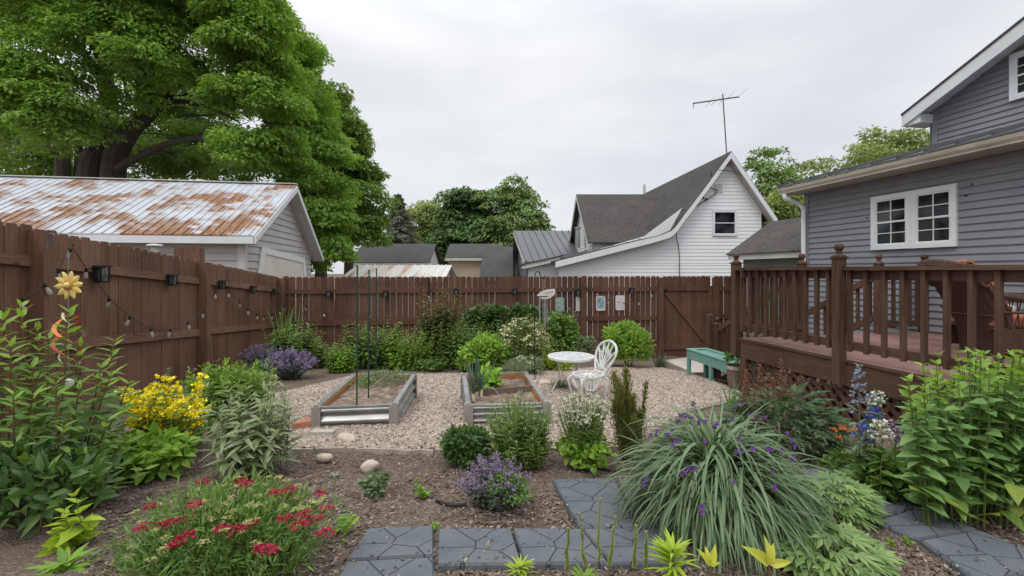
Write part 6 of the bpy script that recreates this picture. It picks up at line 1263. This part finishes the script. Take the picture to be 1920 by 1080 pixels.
# --- right bed
def fern(f_, o, d, L, m=0):
    """pinnate leaf: leaflets in pairs"""
    d = nrm(d); n = 9; t = np.linspace(.2, 1, n); sd = nrm(np.cross(d, UP)); up = np.cross(sd, d); p = o+d*(t*L)[:, None]-UP*(t*t*L*.25)[:, None]
    for s in (-1, 1): leaves(f_, p, np.tile(d*.7+sd*s, (n, 1))+rng.normal(0, .12, (n, 3)), np.tile(up, (n, 1))+rng.normal(0, .2, (n, 3)), L*.36*(1.15-t*.7), L*.14*(1.15-t*.6), 'ovate', m, .15)
    leaves(f_, [p[-1]], [d-UP*.3], [up], L*.3, L*.13, 'ovate', m)
def astilbe():
    g_ = PG(1464, 3.7); f_, s_, p_ = MB(), MB(), MB()
    for i in range(330):
        a = rng.uniform(0, 6.28); q = math.sqrt(rng.random()); o = g_+A(math.cos(a)*.38*q, math.sin(a)*.30*q, rng.uniform(.10, .47)*(1-.35*q*q)); fern(f_, o, A(math.cos(a)*(.3+q), math.sin(a)*(.3+q), rng.uniform(-.1, .8)), rng.uniform(.11, .19))
        if i < 40: tube(s_, stem(g_, o), [.004, .0025], 4)
    for px, py in ((1400, 700), (1425, 690), (1440, 705), (1465, 680), (1470, 700), (1500, 710), (1415, 725), (1395, 735), (1450, 720), (1482, 722)):
        t = P(px, py-6, 3.72); b0 = P(px, py+60, 3.68); tube(s_, [g_, b0, t], [.004, .002], 4); n = 150; u = rng.random(n); w_ = .036*(1-u)+.004; d = rdir(n); p = b0+(t-b0)*u[:, None]+d*w_[:, None]; leaves(p_, p, d+UP*.7, d, .020, .008, 'dia')
    plant('astilbe_plant', 'dark ferny astilbe with dry rust-coloured plumes before the deck lattice', 'plant', g_, [('foliage', f_, 'astilbe_leaf'), ('stem', s_, 'dark_stem'), ('flower_plume', p_, 'astilbe_plume')])
astilbe()
f_ = MB(); g_ = PG(1375, 5.2); n = 12; blades(f_, g_+rng.normal(0, .05, (n, 3))*A(1, 1, 0), rng.uniform(0, 6.28, n), rng.uniform(0, .3, n), rng.uniform(.1, .4, n), rng.uniform(.2, .38, n), .03); plant('iris_plant', 'few short iris blades at the deck corner post', 'plant', g_, [('foliage', f_, 'iris_leaf')])
def spire(lb, name, px, py, yb, Y, m, lm, nleaf, sz, n, w_, x_base=None, lf=(.07, .02)):
    g_ = PG(x_base or px, Y); t = P(px, py, Y); f_, s_, p_ = MB(), MB(), MB(); pts = leafy_stem(f_, s_, g_, t, nleaf, lf[0], lf[1], 'lance', .12, 2, rs=.0045, up=.4); fb = P(px, yb, Y); u = rng.random(n); d = rdir(n)
    ax = np.stack([np.interp(fb[2]+(t[2]-fb[2])*u, pts[:, 2], pts[:, j]) for j in range(3)], 1); florets(p_, ax+d*w_*(1.05-u[:, None]*.6), 4, .009, sz, up=.1)
    plant(name, lb, 'flowering plant', g_, [('foliage', f_, lm), ('stem', s_, 'green_stem'), ('blossom', p_, m)])
spire('tall thin delphinium going to grey-blue seed before the deck fascia', 'delphinium_plant', 1612, 688, 770, 2.75, 'pale_blue_petal', 'sage_leaf', 11, .014, 60, .045)
spire('white-topped blue delphinium spike beside the big leafy plant', 'delphinium_plant', 1640, 740, 805, 2.78, 'pale_blue_petal', 'mid_leaf', 8, .020, 90, .05)
p_ = MB(); f_ = MB(); s_ = MB(); hd = np.array([P(x, y, 2.72) for x, y in ((1625, 808), (1640, 815), (1608, 815), (1626, 830), (1645, 772), (1632, 785), (1615, 802))])
for h in hd: leafy_stem(f_, s_, PG(1610+rng.normal(0, 5), 2.78), h, 7, .055, .014, 'lance', .15, 2)
fl = []
for h in hd: p_ = MB(); florets(p_, h, 13, .022, .022); fl.append(('flower', p_, 'blue_petal'))
plant('bellflower_plant', 'deep blue bell flowers on thin stems between orange and white blooms', 'flowering plant', PG(1612, 3.0), [('foliage', f_, 'sage_leaf'), ('stem', s_, 'green_stem')]+fl)
p_ = MB(); f_ = MB(); s_ = MB(); hd = np.array([P(x, y, 2.95) for x, y in ((1563, 806), (1580, 802), (1574, 822), (1590, 808), (1618, 795), (1606, 806), (1612, 800))])
for h in hd: tube(s_, stem(PG(1585, 3.0), h), [.003, .002], 4)
fl = []
for h in hd: p_ = MB(); florets(p_, h, 16, .019, .017); fl.append(('flower', p_, 'orange_petal'))
bush(f_, PG(1585, 3.0)+UP*.08, (.15, .10, .09), 260, .045, .03, 'ovate', 6); plant('geum_plant', 'bright orange round flowers in the shade under the deck', 'flowering plant', PG(1585, 3.0), [('foliage', f_, 'mid_leaf'), ('stem', s_, 'green_stem')]+fl)
def ball_flower(lb, name, px, py, Y, m, r_, n):
    p_, s_, f_ = MB(), MB(), MB(); o = P(px, py, Y); leafy_stem(f_, s_, PG(px-4, Y), o, 8, .07, .026, 'lance', .1, 2); florets(p_, np.tile(o, (3, 1))+rng.normal(0, .012, (3, 3))+A([0, 0, 0], [0, 0, -.03], [0, 0, .03]) , n, r_, .020, flat=.9); plant(name, lb, 'flowering plant', PG(px, Y), [('foliage', f_, 'mid_leaf'), ('stem', s_, 'green_stem'), ('blossom', p_, m)])
ball_flower('large creamy white flower cluster beside the big leafy plant', 'stock_flower', 1655, 812, 2.62, 'white_petal', .046, 34)
ball_flower('white bloom at the top of the blue delphinium spike', 'stock_flower', 1640, 752, 2.75, 'white_petal', .036, 24)
ball_flower('dusky pink and purple flower hanging beside the white cluster', 'stock_flower', 1680, 818, 2.6, 'lavender_petal', .036, 24)
shrub('leafy_perennial', 'low dark green leafy mound at the foot of the white flowers', 'plant', 1668, 858, 34, 2.72, 260, .090, .035, 'mid_leaf', 'lance', 8, sm='green_stem')
def big_right():
    f_, s_, l_ = MB(), MB(), MB(); g_ = PG(1820, 2.62)
    for i in range(112):
        px = rng.uniform(1700, 2010); Y = rng.uniform(2.30, 3.0); py = 672-10*(Y-2.3)+rng.uniform(-12, 60)+max(0, 1760-px)*.9; 
        t = P(px, py, Y); b0 = PG(1815+(px-1815)*.72, Y-.02); pts = leafy_stem(f_, s_, b0, t, 14, .108, .060, 'ovate', .18, 2, tipm=1, rs=.0055, up=.22, droop=.28, sag=.03, prof=[.75, .95, 1.05, 1., .85, .62, .42])
    for i in range(24):
        px = rng.uniform(1690, 1930); Y = rng.uniform(2.25, 2.5); z = rng.uniform(.08, .34); o = PG(px, Y)+UP*z; a = rng.uniform(0, 6.28); leaves(l_, [o], [A(math.cos(a), math.sin(a)-.4, -.1)], [UP*1.], .12, .075, 'ovate', 0, .35)
    plant('phlox_plant', 'big bushy plant with broad pale green leaves at the right edge', 'plant', g_, [('foliage', f_, ['sedum_leaf', 'tip_leaf']), ('stem', s_, 'green_stem'), ('lower_foliage', l_, 'lower_leaf')])
big_right()
def cut_mound(lb, px, ytop, hw, Y, n, L, m='cranesbill_leaf'):
    g_ = PG(px, Y); H = P(px, ytop, Y)[2]-g_[2]; R = hw*Y/F; f_, s_ = MB(), MB()
    for i in range(n):
        a = rng.uniform(0, 6.28); q = math.sqrt(rng.random()); o = g_+A(math.cos(a)*R*q, math.sin(a)*R*.8*q, H*rng.uniform(.35, 1.)*(1-.45*q*q)); d = A(math.cos(a)*(.3+q), math.sin(a)*(.3+q)-.25, .02); leaves(f_, [o], [d], [UP+d*.25-A(0, .45, 0)+rng.normal(0, .22, 3)], L*rng.uniform(.7, 1.2), L*1.0, 'cut', 0, .2, .05)
        if i % 4 == 0: tube(s_, stem(g_, o), [.003, .002], 4)
    plant('cranesbill_plant', lb, 'plant', g_, [('foliage', f_, m), ('stem', s_, 'green_stem')])
cut_mound('pale cut-leaved cranesbill mound between the spiderwort and the right path', 1572, 884, 56, 2.38, 260, .072)
cut_mound('cut-leaved cranesbill with larger leaves at the bottom right of the spiderwort', 1555, 990, 84, 1.95, 150, .092)
# --- bottom edge
def spike(lb, px, py, bx, Y=1.82):
    f_, s_ = MB(), MB(); t = P(px, py, Y); b0 = PG(bx, Y); pts = stem(b0, t, .05, 9); pts[3:-1, :2] += rng.normal(0, .0018, (5, 2)); tube(s_, pts, [.002, .001], 5); n = 24; u = np.linspace(.30, 1, n)
    for i, uu in enumerate(u):
        p = np.array([np.interp(uu, np.linspace(0, 1, 9), pts[:, j]) for j in range(3)]); k = 8; a = np.arange(k)*6.28/k+i*.4; leaves(f_, np.tile(p, (k, 1)), np.stack([np.cos(a), np.sin(a), 0*a+.25], 1), np.tile(UP, (k, 1)), .013*(1.15-.6*uu), .008, 'dia')
    return plant('speedwell_spike', lb, 'plant', b0, [('flower_spike', f_, 'spike_leaf'), ('stem', s_, 'green_stem')], 'green flower spikes along the bottom edge')
for px, py, bx, lb in ((1066, 990, 1062, 'leftmost green flower spike before the pavers'), (1087, 962, 1100, 'green flower spike leaning left, second from the left'), (1126, 935, 1118, 'tallest green flower spike, over the upright path'), (1154, 968, 1140, 'green flower spike leaning right over the upright path'), (1193, 985, 1188, 'green flower spike just left of the spiderwort, taller of the close pair'), (1211, 996, 1216, 'green flower spike nearest the spiderwort')): spike(lb, px, py, bx)
def lily(lb, px, py, Y, n, L, m, w_=.016):
    f_, s_ = MB(), MB(); g_ = PG(px, Y); t = P(px, py, Y); tube(s_, [g_, t], .005, 5); u = rng.uniform(.45, 1., n); p = g_+(t-g_)*u[:, None]; a = rng.uniform(0, 6.28, n); leaves(f_, p, np.stack([np.cos(a), np.sin(a), .15+u*1.2-.3], 1), np.tile(UP, (n, 1)), L*(1.25-u*.5), w_, 'lance', 0, .3)
    plant('lily_shoot', lb, 'plant', g_, [('foliage', f_, m), ('stem', s_, 'green_stem')])
lily('lime green lily shoot with narrow whorled leaves below the spiderwort', 1262, 1030, 1.78, 60, .12, 'lime_leaf')
lily('small lime green lily shoot cut by the bottom edge before the pavers', 975, 1062, 1.85, 36, .08, 'lime_leaf', .012)
def ygl(lb, px, py, Y, L, lv):
    f_, s_ = MB(), MB(); g_ = PG(px, Y); t = P(px, py+40, Y); tube(s_, [g_, t], .005, 6)
    for dx, dz, dy, k in lv: leaves(f_, [t], [A(dx, dy, dz)], [A(-dx*.5+rng.normal(0, .2), -1, .7)], L*k*.74, L*k*.29, 'ovate', 0, .22, .65)
    plant('leafy_shoot', lb, 'plant', g_, [('foliage', f_, 'yellow_green_leaf'), ('stem', s_, 'red_stem')])
ygl('smaller yellow-green shoot with pointed leaves below the spiderwort', 1332, 1020, 1.72, .105, [(-.55, .9, -.1, .95), (.35, 1, .1, 1.), (-.1, 1., .4, .8), (.8, .4, -.2, .5)])
ygl('larger yellow-green shoot with pointed leaves at the bottom edge', 1442, 1018, 1.70, .135, [(-.85, .75, -.1, 1.15), (.1, 1., .2, .95), (-.12, 1., -.1, .8), (.95, .25, -.2, .85), (.5, .9, .4, .8)])
lily('pale green shoot between the small lily and the flower spikes at the bottom', 1095, 1080, 1.75, 30, .08, 'bright_leaf', .012)
# ---------------------------------------------------------------- trees
def limb(mb, pts, r0, r1, sides=8): tube(mb, bez(pts, 4), np.linspace(r0, r1, 6), sides)
def dome(f_, c, r, n, L, W, m=0, lo=-.25, kind='dia', hang=.5):
    d = rdir(n, lo); rad = rng.uniform(.55, 1.03, (n, 1))**.7; p = c+d*np.asarray(r)*rad
    D = d*A(1, 1, .35)*.9-UP*hang+rng.normal(0, .35, (n, 3)); N = nrm(d+UP*.9+rng.normal(0, .35, (n, 3))); s = rng.uniform(.65, 1.25, n)
    leaves(f_, p, D, N, L*s, W*s, kind, m, droop=.15, fold=.25)
def clumps(f_, spec, L, W, dens):
    for px0, px1, py0, py1, y0, y1, n, rr in spec:
        for i in range(n):
            Y = rng.uniform(y0, y1); c = P(rng.uniform(px0, px1), rng.uniform(py0, py1), Y); r = rr*rng.uniform(.7, 1.3); rv = A(r, r, r*.62)
            k = int(dens*r*r*rng.uniform(.8, 1.2)); dome(f_, c, rv, k, L, W)
            for q in range(4):   # smaller sprays round the clump break the outline
                d = rdir(1, -.5)[0]; dome(f_, c+d*rv*1.0, rv*.42, k//8, L, W)
def big_tree():
    f_, t_ = MB(), MB(); Y = 20.; g_ = A(P(185, 400, Y)[0], Y, -.8); q = lambda px, py, y=Y: P(px, py, y)
    limb(t_, [g_, q(165, 345), q(193, 260), q(207, 200), q(190, 90), q(170, -40)], .52, .13, 10)
    limb(t_, [g_+A(.9, 0, 0), q(212, 330), q(240, 250, 19.6), q(275, 215, 19.2), q(320, 160, 18.6), q(315, 70, 18), q(330, -30, 18)], .54, .10, 10)
    limb(t_, [q(215, 320), q(250, 300, 19), q(320, 268, 18), q(400, 258, 17.5), q(470, 275, 17.5)], .19, .05)
    limb(t_, [q(285, 200, 19.), q(340, 190, 18.5), q(400, 205, 18), q(450, 230, 17.5)], .14, .03)
    limb(t_, [q(320, 160, 18.6), q(380, 155, 18), q(440, 175, 17), q(500, 200, 16.5)], .14, .03)
    limb(t_, [q(200, 180), q(190, 150, 19), q(150, 90, 18), q(110, 40, 17)], .26, .08)
    limb(t_, [q(318, 80, 18), q(370, 40, 18), q(430, -10, 17)], .18, .06)
    for k in range(26):
        x0, y0 = rng.uniform(180, 500), rng.uniform(170, 300); a = rng.uniform(-.5, 1.0)*(1 if x0 > 230 else -1); limb(t_, [q(x0, y0, 18.5), q(x0+30, y0-22*a, 18.3), q(x0+rng.uniform(60, 110), y0-50*a+rng.uniform(-10, 25), 17.8)], rng.uniform(.04, .075), .015, 5)
    limb(t_, [q(175, 290), q(155, 255, 19), q(120, 225, 18), q(60, 215, 17)], .16, .04)
    limb(t_, [A(P(118, 400, 22)[0], 22, -.8), q(118, 330, 22), q(112, 260, 22), q(100, 180, 22), q(80, 100, 21)], .36, .14); limb(t_, [A(P(148, 400, 22.5)[0], 22.5, -.8), q(147, 330, 22.5), q(148, 250, 22), q(140, 180, 21)], .20, .10)
    limb(t_, [q(118, 290, 22), q(60, 265, 21), q(15, 270, 20), q(-30, 300, 19)], .16, .05)
    def sh(L_, d): return [(a-d, b-d, *r) for a, b, *r in L_]
    spec = [(-120, 130, -120, 90, 15, 19, 22, 1.5), (-60, 120, 90, 200, 14.5, 16.5, 14, 1.05), (20, 130, 180, 262, 14.5, 15.5, 7, .8), (120, 230, 0, 80, 15, 17, 8, .9), (140, 480, -160, 30, 15, 20, 26, 1.6), (250, 470, 20, 130, 15, 18, 16, 1.05), (205, 300, 120, 200, 17, 18.5, 7, .6), (390, 485, -120, 60, 16, 20, 16, 1.2), (420, 530, 60, 180, 15.5, 18, 15, .95), (400, 540, 170, 300, 16, 18, 16, .85), (330, 470, 130, 200, 16, 17.5, 8, .65), (450, 560, 260, 350, 17.5, 19, 10, .8), (505, 525, 20, 110, 18, 20, 5, .7)]
    clumps(f_, spec, .165, .095, 720)
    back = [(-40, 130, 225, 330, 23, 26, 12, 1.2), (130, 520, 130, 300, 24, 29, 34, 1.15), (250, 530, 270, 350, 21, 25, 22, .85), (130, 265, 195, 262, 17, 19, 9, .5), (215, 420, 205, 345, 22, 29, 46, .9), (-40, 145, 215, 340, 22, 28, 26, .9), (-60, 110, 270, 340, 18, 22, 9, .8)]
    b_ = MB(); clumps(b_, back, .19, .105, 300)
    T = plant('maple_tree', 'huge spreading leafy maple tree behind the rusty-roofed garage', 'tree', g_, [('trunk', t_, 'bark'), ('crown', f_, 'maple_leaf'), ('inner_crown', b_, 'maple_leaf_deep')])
big_tree()
def tree(lb, name, px, Y, tops, m, L, W, dens, trunk=.25, bark='bark', top=200, fork=True):
    f_, t_ = MB(), MB(); g_ = A(P(px, 0, Y)[0], Y, -.8); limb(t_, [g_, P(px+2, 480, Y), P(px-3, (480+top)/2, Y), P(px, top+30, Y)], trunk, trunk*.25)
    for x0, x1, y0, y1, a, b, n, r in tops[:4]: limb(t_, [P(px, (y0+y1)/2+40, Y), P((px+(x0+x1)/2)/2, (y0+y1)/2+10, Y), P((x0+x1)/2, (y0+y1)/2, (a+b)/2)], trunk*.45, trunk*.1, 6)
    clumps(f_, tops, L, W, dens); return plant(name, lb, 'tree', g_, [('trunk', t_, bark), ('crown', f_, m)])
tree('tall dense green maple with foliage hanging beside the garage gable', 'maple_tree', 600, 24, [(515, 568, 80, 190, 21, 24, 14, 1.0), (530, 600, 160, 300, 20, 23, 22, 1.0), (550, 618, 290, 420, 19, 22, 22, .95), (590, 640, 400, 490, 18.5, 20, 16, .7), (560, 615, 360, 510, 20, 23, 18, .9), (565, 580, 85, 140, 24, 25, 3, .8)], 'maple_leaf', .18, .11, 640, .4, top=120)
tree('dark green maple standing just left of the spruce', 'maple_tree', 652, 30, [(600, 628, 175, 240, 28, 30, 8, 1.2), (615, 655, 230, 330, 27, 30, 14, 1.3), (630, 685, 300, 440, 26, 29, 18, 1.2), (670, 692, 320, 400, 28, 29, 7, .9), (640, 690, 420, 475, 26, 28, 7, 1.0)], 'maple_leaf_deep', .24, .15, 430, .4, top=230)
def spruce(px, top, hw, Y):
    g_ = A(P(px, 0, Y)[0], Y, -.8); t = P(px, top, Y); f_, t_ = MB(), MB(); limb(t_, [g_, (g_+t)/2, t], .3, .03); R = hw*Y/F; H = t[2]-1.2
    for z in np.linspace(.02, .98, 24):
        rad = R*(1-z)**.85; h = t[2]-H*(1-z)
        for a in np.arange(0, 6.28, .5):
            a += rng.normal(0, .2); l_ = rad*rng.uniform(.55, 1.3); n = int(26+60*l_/R*1.2); u = rng.random(n)**.7; d = A(math.cos(a), math.sin(a), 0); s = A(-d[1], d[0], 0)
            p = A(t[0], Y, h)+d*(u*l_)[:, None]-UP*(u*u*l_*.35-.12*u**4*l_)[:, None]+s*(rng.normal(0, .13, n)*(1-u*.4)*l_)[:, None]-UP*(rng.random(n)*.16)[:, None]
            leaves(f_, p, np.tile(d, (n, 1))-UP*.45+rng.normal(0, .5, (n, 3)), np.tile(UP, (n, 1))+rng.normal(0, .4, (n, 3)), .32, .10, 'dia')
    plant('spruce_tree', 'pointed grey-green spruce between the maples and lighter trees', 'tree', g_, [('trunk', t_, 'bark'), ('crown', f_, 'spruce_needle')])
spruce(747, 362, 66, 42)
gp_ = 'trees far beyond the back fence'
tree('pale green loose tree just right of the spruce', 'broadleaf_tree', 815, 52, [(790, 840, 400, 460, 50, 54, 12, 2.0), (800, 835, 440, 500, 48, 52, 8, 1.7), (775, 795, 415, 450, 52, 54, 3, 1.2)], 'far_leaf_light', .40, .26, 110, .3, top=400)
tree('dense round-topped dark tree behind the beige shed', 'broadleaf_tree', 868, 48, [(850, 888, 372, 400, 47, 49, 8, 1.6), (842, 905, 395, 440, 46, 49, 16, 1.8), (835, 910, 430, 490, 45, 48, 14, 1.7), (825, 845, 450, 500, 45, 47, 5, 1.3)], 'far_leaf_deep', .40, .26, 130, .35, top=390)
tree('tall uneven tree with gaps and a lone right twig, left of the white house', 'broadleaf_tree', 962, 46, [(938, 990, 350, 375, 45, 47, 8, 1.1), (910, 1005, 370, 405, 44, 47, 16, 1.25), (915, 1010, 400, 450, 43, 46, 17, 1.4), (1005, 1020, 410, 430, 45, 46, 3, .6), (1022, 1030, 424, 430, 45, 46, 1, .5), (930, 1000, 430, 470, 43, 45, 8, 1.2)], 'far_leaf', .34, .22, 120, .3, top=365)
tree('thin open-crowned tree right of the white house gable', 'broadleaf_tree', 1440, 34, [(1415, 1462, 285, 320, 33, 35, 9, .65), (1480, 1494, 292, 345, 33, 35, 5, .45), (1425, 1475, 320, 375, 32, 34, 12, .85), (1440, 1500, 360, 430, 30, 33, 16, 1.1), (1405, 1425, 300, 330, 34, 35, 3, .45)], 'far_leaf', .27, .18, 130, .16, top=285)
tree('bright leafy shrub-tree filling the gap under the grey house gutter', 'broadleaf_tree', 1480, 27, [(1425, 1505, 370, 425, 25, 28, 14, 1.0), (1450, 1505, 400, 440, 25, 27, 8, .9)], 'far_leaf_light', .24, .16, 200, .2, top=380)
tree('small tree top showing over the left end of the metal lean-to roof', 'broadleaf_tree', 1550, 30, [(1515, 1560, 300, 325, 29, 31, 7, .6), (1560, 1590, 305, 320, 29, 31, 4, .5), (1510, 1600, 325, 360, 28, 31, 9, .9)], 'far_leaf_light', .22, .14, 130, .2, top=300)
tree('broad layered light-green tree behind the grey house roof', 'broadleaf_tree', 1660, 32, [(1590, 1640, 270, 300, 31, 33, 11, .55), (1630, 1700, 248, 285, 31, 33, 16, .62), (1690, 1750, 252, 290, 30, 32, 15, .62), (1600, 1740, 285, 330, 29, 32, 18, 1.0), (1735, 1760, 240, 262, 31, 32, 4, .5)], 'far_leaf_light', .23, .15, 150, .3, top=250)
